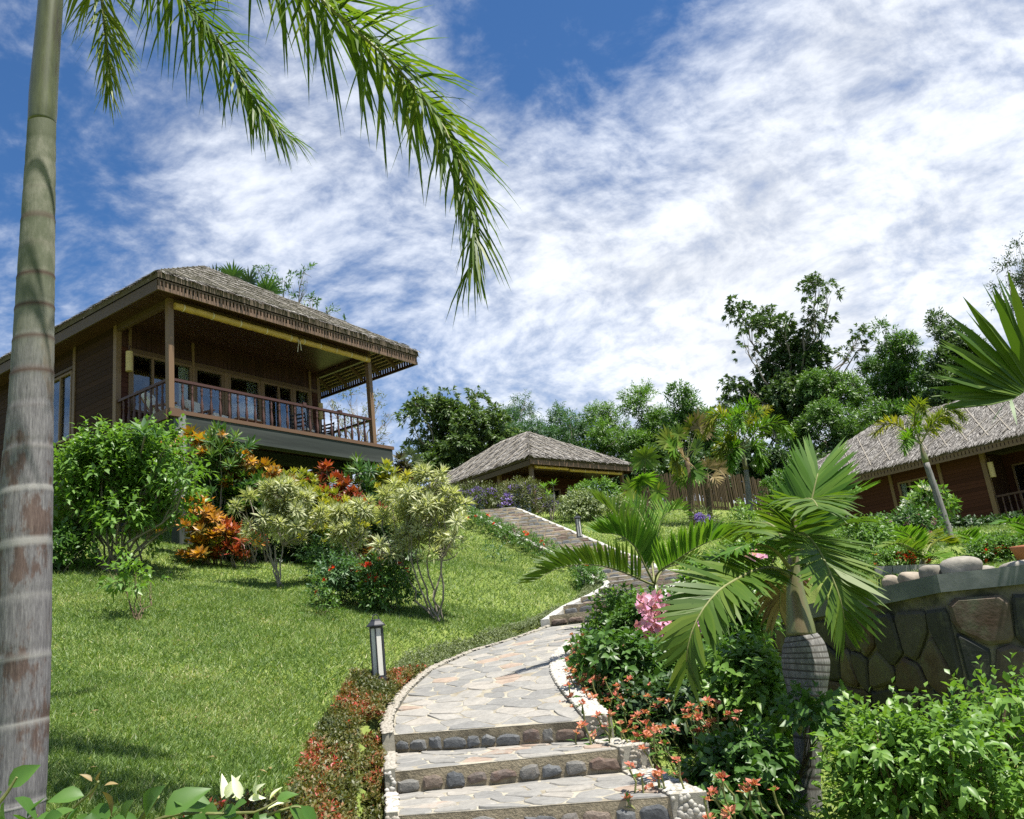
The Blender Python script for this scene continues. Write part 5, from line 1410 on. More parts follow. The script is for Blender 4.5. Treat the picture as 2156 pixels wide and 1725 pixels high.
# ---- palm fronds --------------------------------------------------
_pl = {}
def leaflet_units(mat, ws):
    key = (mat, ws)
    if key not in _pl:
        out = []
        for d in (.02, .15, .35, .6):
            V, F, A = strip(np.zeros((1, 3)), np.array([[0, 1.0, 0]]), np.array([[0, 0, 1.0]]), 1.0, 1.0, d, np.array([.5]))
            V[:, 2] += np.abs(V[:, 0]) * .25 * 0
            out.append(mesh('leaflet', V, F, mat, A))
        _pl[key] = out
    return _pl[key]
def frond(parent, org, pts, n, prof, W, mat, rng, rr=(.014, .004), up=None, vee=.5, fwd=.55, ranks=1, droop=.3, start=.12, single=0, plume=2.2, jit=.12, rmat='stem_green', tipfwd=.5, dry=0.0):
    """a feather frond: rachis through pts (world), leaflets in two rows (or several ranks).
    single: how many leaflets become parts of their own"""
    C = curve(pts, 240); _s = np.r_[0, np.cumsum(np.linalg.norm(np.diff(C, axis=0), axis=1))]; C = np.stack([np.interp(np.linspace(0, _s[-1], 40), _s, C[:, i]) for i in range(3)], 1); T = nrm(np.gradient(C, axis=0)); org = np.asarray(org, float)
    f = MB(); f.tube(C[::2] - org, list(np.linspace(rr[0], rr[1], 20)), 6); fr = f.obj('frond', rmat, parent, True)
    upv = UP if up is None else np.asarray(up, float)
    Ps, Ds, Ns, Ls, Ws, Dr = [], [], [], [], [], []
    for side in (-1, 1):
        t = np.linspace(start, 1.0, n) + rng.normal(0, .3 / n, n); t = np.clip(t, 0, 1); x = t * 39; i = np.clip(x.astype(int), 0, 38); q = (x - i)[:, None]
        P = C[i] * (1 - q) + C[i + 1] * q; tt = nrm(T[i] * (1 - q) + T[i + 1] * q)
        s = nrm(np.cross(tt, upv)) * side; nn = nrm(np.cross(np.cross(tt, upv), tt))
        v = vee + rng.normal(0, jit, n)
        if ranks > 1: v = vee + (rng.integers(0, ranks, n) - (ranks - 1) / 2) * (plume / ranks) + rng.normal(0, .25, n)
        v = v[:, None]; fw = (fwd + tipfwd * t ** 3 + rng.normal(0, jit * .6, n))[:, None]
        lat = s * np.cos(v) + nn * np.sin(v)
        D = lat * np.cos(fw) + tt * np.sin(fw); N = nn * np.cos(v) - s * np.sin(v)
        Ps.append(P); Ds.append(D); Ns.append(N + rvec(n, rng) * .12); Ls.append(np.interp(t, np.linspace(0, 1, len(prof)), prof) * rng.uniform(.88, 1.08, n)); Ws.append(W * np.clip(np.interp(t, [0, .15, .8, 1], [.7, 1, 1, .6]), .3, 1) * rng.uniform(.85, 1.15, n)); Dr.append(np.full(n, droop) * rng.uniform(.5, 1.5, n))
    P, D, N, L, Wd, Dr = (np.concatenate(x) for x in (Ps, Ds, Ns, Ls, Ws, Dr))
    m = len(P); order = rng.permutation(m); sel = order[:single]; rest = order[single:]
    D = nrm(D)
    if ranks > 1: N = UP - D * D[:, 2:] + rvec(m, rng) * .25
    S = nrm(np.cross(D, N)); Nn = np.cross(S, D)
    if len(sel):
        un = leaflet_units(mat, 0)
        for i in sel:
            b = P[i] - org; k = int(np.clip(Dr[i] / .2, 0, 3)); d, s, nn = D[i] * L[i], S[i] * Wd[i], Nn[i] * L[i]
            link('leaflet', un[k], fr, Matrix(((s[0], d[0], nn[0], b[0]), (s[1], d[1], nn[1], b[1]), (s[2], d[2], nn[2], b[2]), (0, 0, 0, 1))))
    if len(rest):
        leaf_obj('leaflets', strip(P[rest], D[rest], N[rest], L[rest], Wd[rest], Dr[rest], rng.random(len(rest)) * .7 + .15 - dry * 0), mat, fr, origin=org)
    return fr
def fan_leaf(parent, org, base, hub, face, r, n, mat, rng, spread=2.6, W=None, cut=.45, droop=.15, cone=.25):
    """a pleated fan leaf: petiole base -> hub, n segments radiating round the petiole's direction in the plane that faces FACE"""
    org = np.asarray(org, float); base, hub = np.asarray(base, float), np.asarray(hub, float)
    m = MB(); m.tube(np.array([base, (base + hub) / 2 + (0, 0, .02), hub]) - org, [.012, .010, .006], 5); pe = m.obj('petiole', 'stem_green', parent)
    ax = nrm(hub - base); fc = nrm(np.asarray(face, float) - ax * np.dot(face, ax)); sd = np.cross(ax, fc)
    a = np.linspace(-spread, spread, n) + rng.normal(0, .02, n)
    D = ax * np.cos(a)[:, None] + sd * np.sin(a)[:, None] + fc * cone * rng.uniform(.6, 1.3, n)[:, None]
    L = r * (1 - .22 * np.abs(a / spread) ** 2) * rng.uniform(.92, 1.05, n); w = (W or 2.0 * r * spread / n * .62)
    leaf_obj('fan_blade', strip(np.repeat(hub[None], n, 0), D, np.repeat(fc[None], n, 0) + rvec(n, rng) * .15, L, np.full(n, w), droop * rng.uniform(.4, 1.8, n), rng.random(n)), mat, pe, origin=org)
    return pe
# ---- trees ----------------------------------------------------------
def tree(name, label, base, clumps, mat, rng, n, L, W, k=6, ln=.35, bark='bark_grey', tr=.16, droop=.15, spread=1.0, group=None, five=False, inner=.35, cat='tree', twigs=5, up=.5, forks=3, endtuft=False, lean=None, trunk_top=None):
    """trunk and limbs to every clump; leafy twigs through the clumps"""
    base = np.asarray(base, float); t = thing(name, base, label, cat, group); B = np.array(clumps, float); m = MB()
    c = np.average(B[:, :3], axis=0, weights=B[:, 3]) if trunk_top is None else np.asarray(trunk_top, float)
    top = base + (c - base) * (.55 if trunk_top is None else 1.0); P = branch(m, (0, 0, -.2), top - base, tr, tr * .6, rng, 6, .03, 8)
    m.obj('trunk', bark, t, True); m = MB()
    limbs = [top + rvec(1, rng)[0] * B[:, 3].mean() * .6 + (0, 0, B[:, 3].mean() * .5) for _ in range(forks)]
    for i in range(len(B)):
        e = B[i, :3]; j = min(range(forks), key=lambda q: np.linalg.norm(limbs[q] - e)); st = P[rng.integers(3, 7)]
        mid = (limbs[j] * .6 + e * .4); Q1 = branch(m, st, mid - base, tr * .42, tr * .24, rng, 4, .05, 6); Q = branch(m, mid - base, e + (0, 0, B[i, 5] * .4) - base, tr * .24, tr * .06, rng, 4, .06, 5)
        for _ in range(twigs):
            branch(m, Q[rng.integers(1, 5)], e + rvec(1, rng)[0] * B[i, 3:6] * .9 - base, tr * .09, tr * .02, rng, 3, .08, 4)
    m.obj('limbs', bark, t, kind='stuff')
    # every clump breaks into smaller leafy heads, so gaps and light and dark clumps show
    sub = []
    for b in B:
        q = max(4, int(9 * (b[3] / B[:, 3].mean()) ** 1.5))
        for _ in range(q):
            d = rvec(1, rng)[0]; s = rng.uniform(.22, .44); sub.append((*(b[:3] + d * b[3:6] * rng.uniform(.35, 1.0)), *(b[3:6] * s)))
    O, A, kk = blob_points(sub, n, rng, inner)
    sh = rng.random(len(sub))[kk]
    leaf_obj('crown', sprigs(O, A, ln, k, L, W, rng, spread, droop, five, .1, up, .15, endtuft), mat, t, origin=base)
    return t
# ------------------------------------------------------------------ trees beyond the garden
rt = np.random.default_rng(41)
TG = 'trees beyond the bungalows'
def ct(Y, *a, dy=.9, flat=.95):
    return [px_blob(u, v, r, Y + rt.normal() * .8, None, flat) for u, v, r in a]
tree('broadleaf_tree', 'dark glossy broadleaf tree left of the upper bungalow roof', gp(950, 1040, 42), ct(42, (878, 850, 26), (905, 880, 36), (950, 862, 36), (1003, 838, 26), (1008, 885, 40), (945, 920, 48), (896, 945, 36), (972, 955, 45), (862, 885, 18), (1040, 880, 26), (1042, 935, 40), (890, 992, 28), (1010, 985, 40), (855, 1010, 30), (930, 990, 40)),
     'tree_dark', rt, 2900, .33, .12, 7, .35, tr=.22, droop=.3, group=TG, endtuft=True)
tree('feathery_tree', 'bluish green feathery tree just right of the dark tree, leaning tip against the sky', gp(1085, 1030, 46), ct(46, (1072, 895, 38), (1098, 868, 22), (1108, 845, 13), (1090, 930, 40), (1125, 915, 30), (1140, 945, 34), (1065, 960, 40), (1110, 980, 40)), 'green_blue', rt, 2300, .24, .055, 9, .5, tr=.14, droop=.2, group=TG)
tree('feathery_tree', 'narrow drooping feathery tree behind the upper bungalow roof ridge', gp(1195, 1030, 47), ct(47, (1175, 895, 30), (1205, 885, 20), (1180, 868, 14), (1215, 925, 34), (1165, 935, 30), (1195, 970, 40), (1150, 985, 34), (1240, 980, 30)), 'green_blue', rt, 1800, .24, .06, 9, .5, tr=.14, droop=.3, group=TG)
tree('feathery_tree', 'pale green feathery tree to the right above the upper bungalow roof', gp(1325, 1030, 45), ct(45, (1285, 890, 38), (1338, 850, 34), (1362, 822, 18), (1310, 935, 46), (1382, 895, 42), (1258, 930, 32), (1345, 955, 46), (1400, 950, 42), (1270, 985, 40), (1330, 1000, 40)), 'green_light', rt, 3200, .22, .06, 9, .5, tr=.15, droop=.2, group=TG)
tree('feathery_tree', 'mid green bushy tree behind the tattered fan palms', gp(1445, 1040, 44), ct(44, (1438, 850, 32), (1428, 900, 40), (1475, 870, 30), (1475, 930, 46), (1415, 960, 40), (1460, 990, 46), (1520, 955, 40)), 'green_mid', rt, 2400, .26, .08, 8, .45, tr=.15, group=TG)
tree('broadleaf_tree', 'tallest dark tree with a plume top standing against the clouds', gp(1680, 1040, 46), ct(46, (1722, 598, 26), (1742, 618, 18), (1716, 645, 26), (1700, 690, 26), (1735, 690, 22), (1552, 662, 26), (1585, 690, 28), (1622, 678, 28), (1652, 690, 26), (1568, 730, 20), (1620, 735, 28), (1662, 735, 32), (1790, 745, 20), (1815, 712, 22), (1838, 722, 16), (1640, 790, 42), (1700, 760, 44), (1600, 850, 38), (1680, 850, 54), (1560, 825, 32), (1530, 870, 28), (1640, 900, 50), (1720, 820, 40)),
     'tree_dark', rt, 4600, .32, .12, 7, .35, tr=.26, droop=.32, group=TG, endtuft=True, forks=5)
tree('feathery_tree', 'broad fresh green tree in front of the tallest dark tree', gp(1755, 1040, 43), ct(43, (1722, 825, 42), (1772, 815, 40), (1802, 855, 44), (1742, 890, 50), (1702, 925, 48), (1802, 925, 50), (1760, 960, 50), (1840, 890, 40)), 'green_mid', rt, 3200, .22, .07, 9, .45, tr=.18, group=TG)
tree('feathery_tree', 'slender bushy tree at the right of the tallest tree, before the fan leaf', gp(1890, 1030, 44), ct(44, (1868, 698, 20), (1890, 735, 36), (1858, 785, 36), (1912, 785, 38), (1932, 835, 36), (1882, 848, 40), (1845, 830, 30), (1900, 895, 44)), 'green_mid', rt, 3200, .24, .075, 8, .45, tr=.16, group=TG)
tree('feathery_tree', 'loose open tree partly behind the large fan leaf', gp(2010, 1000, 40), ct(40, (1972, 680, 22), (2002, 715, 34), (1985, 790, 38), (2040, 760, 40), (2020, 840, 44), (1975, 860, 36)), 'tree_dark', rt, 2300, .25, .08, 8, .4, tr=.15, group=TG)
tree('broadleaf_tree', 'dense mid green tree rising behind the ridge of the right bungalow', gp(2050, 1000, 42), ct(42, (1960, 800, 34), (2000, 830, 40), (2050, 810, 42), (2100, 790, 46), (2150, 800, 46), (1950, 870, 40), (2080, 850, 44), (1900, 900, 40)), 'green_mid', rt, 2600, .26, .10, 7, .4, tr=.16, group=TG)
tree('thin_tree', 'thin delicate tree with lacy twigs at the far right edge', gp(2200, 1000, 38), ct(38, (2122, 560, 22), (2146, 520, 22), (2160, 590, 30), (2108, 625, 20), (2150, 650, 26), (2205, 560, 40), (2210, 640, 46)), 'green_dark', rt, 900, .20, .06, 7, .5, tr=.14, group=TG, twigs=14)
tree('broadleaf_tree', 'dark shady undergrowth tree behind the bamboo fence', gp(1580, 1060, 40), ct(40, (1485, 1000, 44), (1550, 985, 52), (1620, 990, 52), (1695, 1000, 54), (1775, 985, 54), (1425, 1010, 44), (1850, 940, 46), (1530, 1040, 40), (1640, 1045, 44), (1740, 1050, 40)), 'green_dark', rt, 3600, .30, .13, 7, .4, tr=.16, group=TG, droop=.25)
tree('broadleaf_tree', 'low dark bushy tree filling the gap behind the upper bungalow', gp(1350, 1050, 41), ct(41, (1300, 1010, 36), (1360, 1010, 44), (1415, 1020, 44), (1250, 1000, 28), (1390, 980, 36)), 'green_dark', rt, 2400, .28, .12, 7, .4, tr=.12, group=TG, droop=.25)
# coconut leaves rising between the crowns
def coconut(base_uvY, fr, label, mat, n=34):
    b = gp(*base_uvY); hub = at(*fr[0]); t = thing('coconut_palm', b, label, 'palm tree', 'tall palms behind the garden')
    m = MB(); m.tube([(0, 0, -.2), tuple((hub - b) * .5 + (.1, 0, 0)), tuple(hub - b)], [.16, .13, .12], 8); m.obj('trunk', 'bark_grey', t, True)
    for q in fr[1]: frond(t, b, [hub] + [at(*p) for p in q], n, [.5, .9, .8, .35], .055, mat, rt, (.035, .008), fwd=.6, droop=.5, vee=.3)
coconut((1480, 1040, 43), ((1860, 870, 45), [[(1850, 820, 45), (1852, 780, 44.5)], [(1890, 840, 45), (1900, 800, 45), (1905, 770, 44)], [(1900, 870, 44), (1935, 860, 43)], [(1820, 850, 45), (1790, 860, 45)]]), 'palm with pale upright fronds showing between the tree crowns on the right', 'palm_green')
# behind the stilted bungalow
tree('broadleaf_tree', 'dark tree beyond the left side of the stilted bungalow', (-19, 15, 3.4), [(-19 + a, 15 + b, 3.4 + c, 1.8, 1.8, 1.5) for a, b, c in ((0, 0, 5), (1.5, -1, 4), (-1.5, 1, 4.2), (.5, 2, 5.5), (0, -2, 3), (1, 1, 7), (-1, -1, 6.5), (.5, -3, 4.5), (.3, 3.5, 4))], 'green_mid', rt, 1500, .30, .12, tr=.2, group=TG)
tree('bare_tree', 'sparse pale tree with forking bare twigs rising behind the stilted bungalow roof', gp(620, 1000, 34), ct(34, (545, 575, 22), (600, 600, 26), (640, 580, 20), (570, 640, 30), (650, 640, 24), (690, 660, 16), (725, 680, 10), (610, 680, 30), (660, 690, 24), (530, 610, 20)), 'green_blue', rt, 200, .24, .07, 8, .4, tr=.17, twigs=12, group='sparse trees behind the stilted bungalow')
tree('bare_tree', 'lacy nearly bare tree seen under the far veranda eave', gp(760, 1030, 38), ct(38, (700, 850, 26), (740, 840, 26), (790, 850, 24), (815, 880, 18), (760, 890, 30), (720, 900, 24), (810, 920, 20), (770, 930, 20), (700, 930, 20)), 'green_olive', rt, 120, .17, .045, 8, .45, tr=.13, twigs=16, group='sparse trees behind the stilted bungalow')
def fan_palm(base, hubs, label, r, n, mats, rng, trunk_top, face=(0, -1, .25), tr=.09, group='fan palms', bark='bark_brown', spread=2.4):
    base = np.asarray(base, float); t = thing('fan_palm', base, label, 'palm tree', group); tt = np.asarray(trunk_top, float)
    m = MB(); m.tube(curve([(0, 0, -.2), (tt - base) * .5 + rng.normal(size=3) * .03, tt - base], 9), list(np.linspace(tr, tr * .75, 9)), 8); m.obj('trunk', bark, t, True)
    for i, h in enumerate(hubs):
        h = np.asarray(h, float); fan_leaf(t, base, tt, h, np.array(face) + rng.normal(size=3) * .35, r * rng.uniform(.8, 1.15), n, mats[i % len(mats)], rng, spread)
    return t
p0 = gp(500, 1000, 30)
fan_palm(p0, [at(*q) for q in ((455, 600, 30), (490, 588, 30), (525, 595, 29.8), (560, 618, 30), (505, 625, 30), (545, 640, 29.6))], 'dark fan palm with stiff pointed leaves behind the stilted bungalow roof', .95, 22, ['green_dark', 'green_mid'], rt, at(505, 655, 30.2), tr=.14, spread=1.7, group='tall palms behind the garden')
p0 = gp(858, 1060, 33)
fan_palm(p0, [at(*q) for q in ((848, 965, 33), (862, 958, 33), (872, 972, 33))], 'small grey-green palm behind the far end of the stilted veranda', .5, 18, ['grey_cover'], rt, at(858, 985, 33), tr=.07, spread=1.6, group='tall palms behind the garden')
# fan palms by the fence
p0 = gp(1368, 1090, 24)
fan_palm(p0, [at(*q) for q in ((1353, 972, 24), (1358, 965, 23.8), (1345, 1022, 23.6), (1366, 1020, 24), (1352, 1008, 23.5), (1330, 1030, 23.8), (1385, 1035, 23.8))], 'bright green fan palm left of the tattered fan palms', .52, 20, ['palm_bright', 'palm_green'], rt, at(1360, 1035, 24), tr=.07, spread=2.5)
p0 = gp(1456, 1095, 26)
fan_palm(p0, [at(*q) for q in ((1428, 915, 26), (1456, 905, 26), (1470, 900, 26), (1420, 945, 25.8), (1465, 945, 25.8), (1425, 975, 25.8), (1440, 965, 25.6), (1458, 990, 26), (1435, 1000, 26), (1410, 930, 26))], 'tattered fan palm with drooping dry leaves in front of the bamboo fence', .62, 18, ['palm_green', 'palm_yellow', 'palm_dry', 'palm_bright'], rt, at(1446, 965, 26), tr=.10, spread=2.2)
p0 = gp(1496, 1100, 26.5)
fan_palm(p0, [at(*q) for q in ((1492, 985, 26.5), (1512, 985, 26.5), (1480, 1000, 26.5), (1500, 1005, 26.4))], 'withered shorter fan palm right of the tattered one', .5, 14, ['palm_dry', 'palm_dry', 'palm_yellow'], rt, at(1488, 1000, 26.5), tr=.09, spread=1.5)
# foxtail palms
def foxtail(base, shaft, hub, fr, label, mats, rng, r0=.10, r1=.065, n=70, L=.42, W=.035, ranks=4, group='foxtail palms'):
    base, hub, shaft = (np.asarray(x, float) for x in (base, hub, shaft)); t = thing('foxtail_palm', base, label, 'palm tree', group)
    P = curve([base - (0, 0, .3), base + (shaft - base) * .5, shaft], 14) - base; m = MB(); rr = []
    for i in range(14): rr.append(r0 + (r1 - r0) * i / 13 + (.004 if i % 2 else 0))
    m.tube(P, rr, 10); m.obj('trunk', 'bottle_trunk', t, True)
    m = MB(); m.tube(curve([shaft, shaft + (hub - shaft) * .5, hub], 6) - base, [r1 * 1.0, r1 * 1.12, r1 * 1.05, r1 * .8, r1 * .6, r1 * .4], 10); m.obj('crownshaft', 'bottle_shaft', t, True)
    for i, q in enumerate(fr):
        frond(t, base, [hub] + [at(*p) for p in q], n, [L * .55, L, L * .9, L * .5], W, mats[i % len(mats)], rng, (.022, .005), ranks=ranks, fwd=.55, vee=.2, droop=.16, start=.22, plume=4.6)
foxtail(gp(1582, 1105, 25), at(1571, 990, 25), at(1562, 945, 25), [[(1555, 900, 25), (1575, 850, 24.8), (1600, 872, 24)], [(1530, 880, 25), (1505, 875, 25), (1480, 915, 25)], [(1540, 900, 24.5), (1555, 870, 23.6), (1562, 905, 23)], [(1600, 900, 25), (1635, 890, 25), (1665, 915, 25)], [(1530, 930, 24.6), (1510, 960, 24.5)], [(1595, 940, 24.8), (1600, 985, 24.8)], [(1545, 945, 24.4), (1535, 985, 24.2)], [(1580, 880, 25.5), (1620, 860, 26)], [(1530, 890, 25.6), (1500, 870, 26)]],
        'foxtail palm with bright bushy crown in front of the dark trees', ['palm_bright', 'palm_yellow', 'palm_bright'], rt, .095, .07, 100, .46, .042)
foxtail(gp(2005, 1142, 18), at(1950, 975, 18), at(1938, 935, 18), [[(1925, 890, 18), (1935, 850, 17.6), (1950, 868, 17)], [(1905, 905, 18), (1870, 892, 18), (1838, 915, 18)], [(1915, 920, 17.6), (1905, 930, 17.2), (1902, 948, 17)], [(1965, 890, 18), (2005, 862, 18), (2030, 880, 18)], [(1960, 900, 18.3), (1985, 875, 18.6), (2020, 900, 18.6)], [(1930, 880, 18.4), (1905, 860, 18.6)]],
        'foxtail palm with yellowing crown and thin ringed trunk before the right bungalow', ['palm_yellow', 'palm_yellow', 'palm_bright'], rt, .085, .058, 95, .31, .030)

# ------------------------------------------------------------------ the tall palm at the left edge
def left_palm():
    Y = 4.4
    ax = [(30, 1760, 112), (38, 1640, 109), (48, 1400, 106), (55, 1045, 102), (65, 850, 86), (78, 518, 68), (88, 262, 54)]
    base = at(24, 1900, Y); t = thing('tall_palm', base, 'tall ringed grey palm trunk at the left edge with arching fronds overhead', 'palm tree')
    C = curve([at(24, 1900, Y)] + [at(u, v, Y) for u, v, w in ax], 300); zc = C[:, 2]
    wz = np.interp(zc, [at(u, v, Y)[2] for u, v, w in ax], [w * float(at(u, v, Y) @ cF) / CAM_F / 2 for u, v, w in ax])
    rings = []
    for v in (1695, 1530, 1385, 1265, 1150, 1040, 952, 865, 793, 722, 655, 590, 528, 470, 412, 360, 315):
        rings.append(at(48, v, Y)[2])
    acr = np.zeros(300); R = wz.copy()
    for z in rings:
        d = (zc - z); a = np.exp(-(d / .005) ** 2); a2 = np.exp(-((d - .018) / .0035) ** 2); acr = np.maximum(acr, np.maximum(a, a2 * .8)); R += .0028 * a - .0022 * np.exp(-((d - .03) / .022) ** 2)
    rng = np.random.default_rng(3); k = 40; V, A = [], []
    for i in range(300):
        for j in range(k):
            an = 2 * math.pi * j / k; wob = .010 * math.sin(an * 2 + i * .013) + .006 * math.sin(an * 3 + 1 + i * .02)
            rr = R[i] * (1 + wob); zt = .010 * math.sin(an + 1.0)
            V.append((C[i, 0] + rr * math.cos(an), C[i, 1] + rr * math.sin(an), C[i, 2] + zt)); A.append(acr[i])
    i = np.arange(300 * k).reshape(300, k); F = np.stack([i[:-1], np.roll(i, -1, 1)[:-1], np.roll(i, -1, 1)[1:], i[1:]], -1).reshape(-1, 4)
    link('trunk', mesh('trunk', np.array(V) - base, F, 'palm_trunk', {'acr': A}, True), t)
    cs = [(88, 262, 53), (90, 235, 55), (92, 190, 54), (99, 100, 50), (107, 0, 47), (114, -120, 42), (122, -260, 36), (128, -380, 26)]
    m = MB(); m.tube(curve([at(u, v, Y) - base for u, v, w in cs], 24), list(np.interp(np.linspace(0, 1, 24), np.linspace(0, 1, 8), [w * float(at(u, v, Y) @ cF) / CAM_F / 2 for u, v, w in cs])), 24); m.obj('crownshaft', 'crownshaft', t, True)
    hub = at(122, -300, Y)
    rng = np.random.default_rng(8)
    P = lambda *q: [hub] + [at(*p) for p in q]
    kw = dict(rr=(.020, .004), fwd=.55, droop=.40, start=.20, jit=.18)
    # the great frond that arches over to the right, leaflets in several ranks
    frond(t, base, P((300, -330, 4.3), (520, -170, 4.15), (676, -2, 4.05), (806, 114, 4.0), (884, 198, 3.95), (936, 270, 3.9), (972, 354, 3.88), (993, 432, 3.86), (1003, 505, 3.85), (992, 565, 3.85)), 230, [.52, .64, .62, .54, .42, .24], .020, 'palm_frond', rng, ranks=4, vee=.05, single=240, **kw)
    # the smaller frond behind it
    frond(t, base, P((240, -220, 4.8), (330, -90, 5.0), (395, 10, 5.1), (458, 83, 5.1), (499, 151, 5.1), (541, 218, 5.1), (582, 268, 5.1), (618, 290, 5.1)), 140, [.42, .54, .54, .46, .34, .2], .018, 'palm_frond', rng, ranks=3, vee=.0, single=60, **kw)
    # the one hanging beside the trunk
    frond(t, base, P((170, -200, 5.0), (205, -80, 5.2), (214, 0, 5.2), (221, 70, 5.2), (229, 130, 5.2), (227, 190, 5.2)), 100, [.38, .48, .50, .42, .32, .2], .018, 'palm_frond', rng, ranks=3, vee=.0, single=30, **kw)
    # leaves out of frame above, whose shade falls across the trunk and lawn
    for q in (((60, -420, 4.0), (-60, -380, 3.4), (-160, -200, 3.0)), ((60, -480, 5.0), (-40, -500, 6.0), (-120, -380, 6.8)), ((200, -460, 3.6), (260, -500, 2.9), (330, -420, 2.3)), ((240, -420, 4.9), (400, -420, 5.6), (560, -300, 6.2))):
        frond(t, base, P(*q), 60, [.40, .5, .5, .4, .2], .03, 'palm_frond', rng, ranks=3, vee=.05, **kw)
left_palm()

# ------------------------------------------------------------------ the bottle palm and the small palms in the right bed
def bottle_palm():
    Y = 6.5; sc = lambda u, v: float(at(u, v, Y) @ cF) / CAM_F
    prof = [(1712, 1900, 56), (1707, 1740, 48), (1703, 1640, 48), (1700, 1540, 60), (1699, 1465, 78), (1697, 1420, 94), (1696, 1392, 98), (1692, 1360, 88), (1687, 1338, 66)]
    base = at(*prof[0][:2], Y); base[2] = gz(base[0], base[1]) - .05
    t = thing('bottle_palm', base, 'swollen ringed bottle palm in front of the dark stone wall', 'palm tree')
    P = [at(u, v, Y) for u, v, w in prof]; n = 110; C = curve([np.array((*P[0][:2], base[2]))] + P[1:], n)
    R = np.interp(np.linspace(0, 1, n), np.linspace(0, 1, len(prof)), [w * sc(u, v) / 2 for u, v, w in prof])
    zt, zb = C[-1, 2], C[0, 2]; acr = np.zeros(n); z = zt - .03; g = .042
    while z > zb:
        a = np.exp(-((C[:, 2] - z) / .007) ** 2); acr = np.maximum(acr, a); R = R - a * .0007; z -= g * rt.uniform(.85, 1.15); g *= 1.03
    m = MB(); m.tube(C - base, list(R), 28, True, list(acr)); m.obj('trunk', 'bottle_trunk', t, True)
    sh = [(1687, 1338, 62), (1685, 1318, 58), (1680, 1285, 48), (1676, 1255, 40), (1672, 1215, 30), (1670, 1175, 22), (1672, 1120, 13), (1674, 1075, 6)]
    m = MB(); m.tube(curve([at(u, v, Y) - base for u, v, w in sh], 20), list(np.interp(np.linspace(0, 1, 20), np.linspace(0, 1, 8), [w * sc(u, v) / 2 for u, v, w in sh])), 20); m.obj('crownshaft', 'bottle_shaft', t, True)
    Z = lambda x, y, d: at(x * .35 + 1466, y * .35 + 905.5, d)
    rng = np.random.default_rng(12); kw = dict(W=.044, rng=rng, rr=(.018, .004), jit=.05, start=.20, rmat='stem_green')
    F = lambda pts, n, prof, **k: frond(t, base, [Z(*p) for p in pts], n, prof, **{**kw, **k})
    # big frond falling towards the viewer on the right
    F([(580, 830, 6.5), (610, 640, 6.35), (665, 640, 6.1), (740, 730, 5.85), (800, 850, 5.7), (850, 970, 5.65), (880, 1080, 5.65), (895, 1190, 5.7)], 46, [.36, .46, .48, .44, .36, .24], mat='palm_green', vee=.22, droop=.10, fwd=.62, up=(.25, -.75, .5), single=70)
    # left, arching down to the path
    F([(570, 900, 6.5), (520, 850, 6.4), (440, 830, 6.2), (350, 845, 6.0), (250, 895, 5.8), (140, 965, 5.65), (40, 1080, 5.55), (-25, 1210, 5.5), (-55, 1330, 5.5), (-62, 1440, 5.5)], 52, [.30, .38, .42, .40, .32, .2], mat='palm_green', vee=.35, droop=.22, fwd=.60, up=(.1, -.6, .75), single=70)
    # upright, leaflets fanned to the sky
    F([(590, 800, 6.5), (620, 680, 6.5), (660, 540, 6.5), (690, 440, 6.5), (715, 330, 6.52), (735, 250, 6.55)], 36, [.25, .40, .44, .44, .40], mat='palm_bright', vee=.10, droop=.05, fwd=.75, tipfwd=.45, up=(-.35, -.9, .1), single=50)
    # curling forward over the crown
    F([(585, 800, 6.5), (575, 640, 6.4), (590, 500, 6.2), (640, 425, 6.0), (700, 420, 5.75), (735, 470, 5.55)], 34, [.26, .36, .40, .36, .26], mat='palm_green', vee=.20, droop=.30, fwd=.5, up=(.1, -.3, .95), single=50)
    # behind, to the right
    F([(600, 760, 6.6), (700, 620, 6.9), (800, 470, 7.3), (920, 400, 7.6), (1020, 360, 7.8)], 34, [.26, .36, .40, .34, .2], mat='palm_bright', vee=.45, droop=.10, fwd=.6, single=40)
    F([(600, 740, 6.6), (720, 620, 6.9), (850, 570, 7.2), (970, 555, 7.4)], 30, [.24, .34, .36, .26], mat='palm_green', vee=.25, droop=.20, fwd=.55)
    # left, behind
    F([(570, 780, 6.55), (500, 620, 6.8), (420, 560, 7.1), (340, 580, 7.3), (280, 640, 7.5)], 34, [.26, .38, .40, .34, .22], mat='palm_green', vee=.30, droop=.35, fwd=.5, single=30)
    F([(570, 840, 6.5), (480, 730, 6.3), (390, 690, 6.1), (290, 700, 6.0), (190, 740, 5.9)], 32, [.22, .32, .34, .28, .18], mat='palm_bright', vee=.30, droop=.30, fwd=.5)
    F([(580, 860, 6.55), (540, 880, 6.8), (510, 960, 7.0), (500, 1080, 7.1)], 24, [.2, .28, .28, .2], mat='palm_dry', vee=.2, droop=.4, fwd=.6)
bottle_palm()
def small_palm(name, base, hub, fr, label, n, L, W, mats, rng, tr=.05, group='small feather palms', single=0, rr=(.014, .003), vee=.45, droop=.12):
    base, hub = np.asarray(base, float), np.asarray(hub, float); t = thing(name, base, label, 'palm tree', group)
    m = MB(); m.tube(curve([(0, 0, -.15), (hub - base) * .5, (hub - base)], 8), list(np.linspace(tr, tr * .75, 8)), 12); m.obj('trunk', 'bottle_shaft', t, True)
    for i, q in enumerate(fr):
        frond(t, base, [hub] + q, n, [L * .7, L, L, L * .85, L * .55], W, mats[i % len(mats)], rng, rr, vee=vee, droop=droop, fwd=.62, start=.2, jit=.05, single=single)
    return t
Zs = lambda x, y, d: at((x / 4.108 + 1280) * .8624, (y / 4.108 + 1180) * .8624, d)
b0 = at(1376, 1248, 10.3)
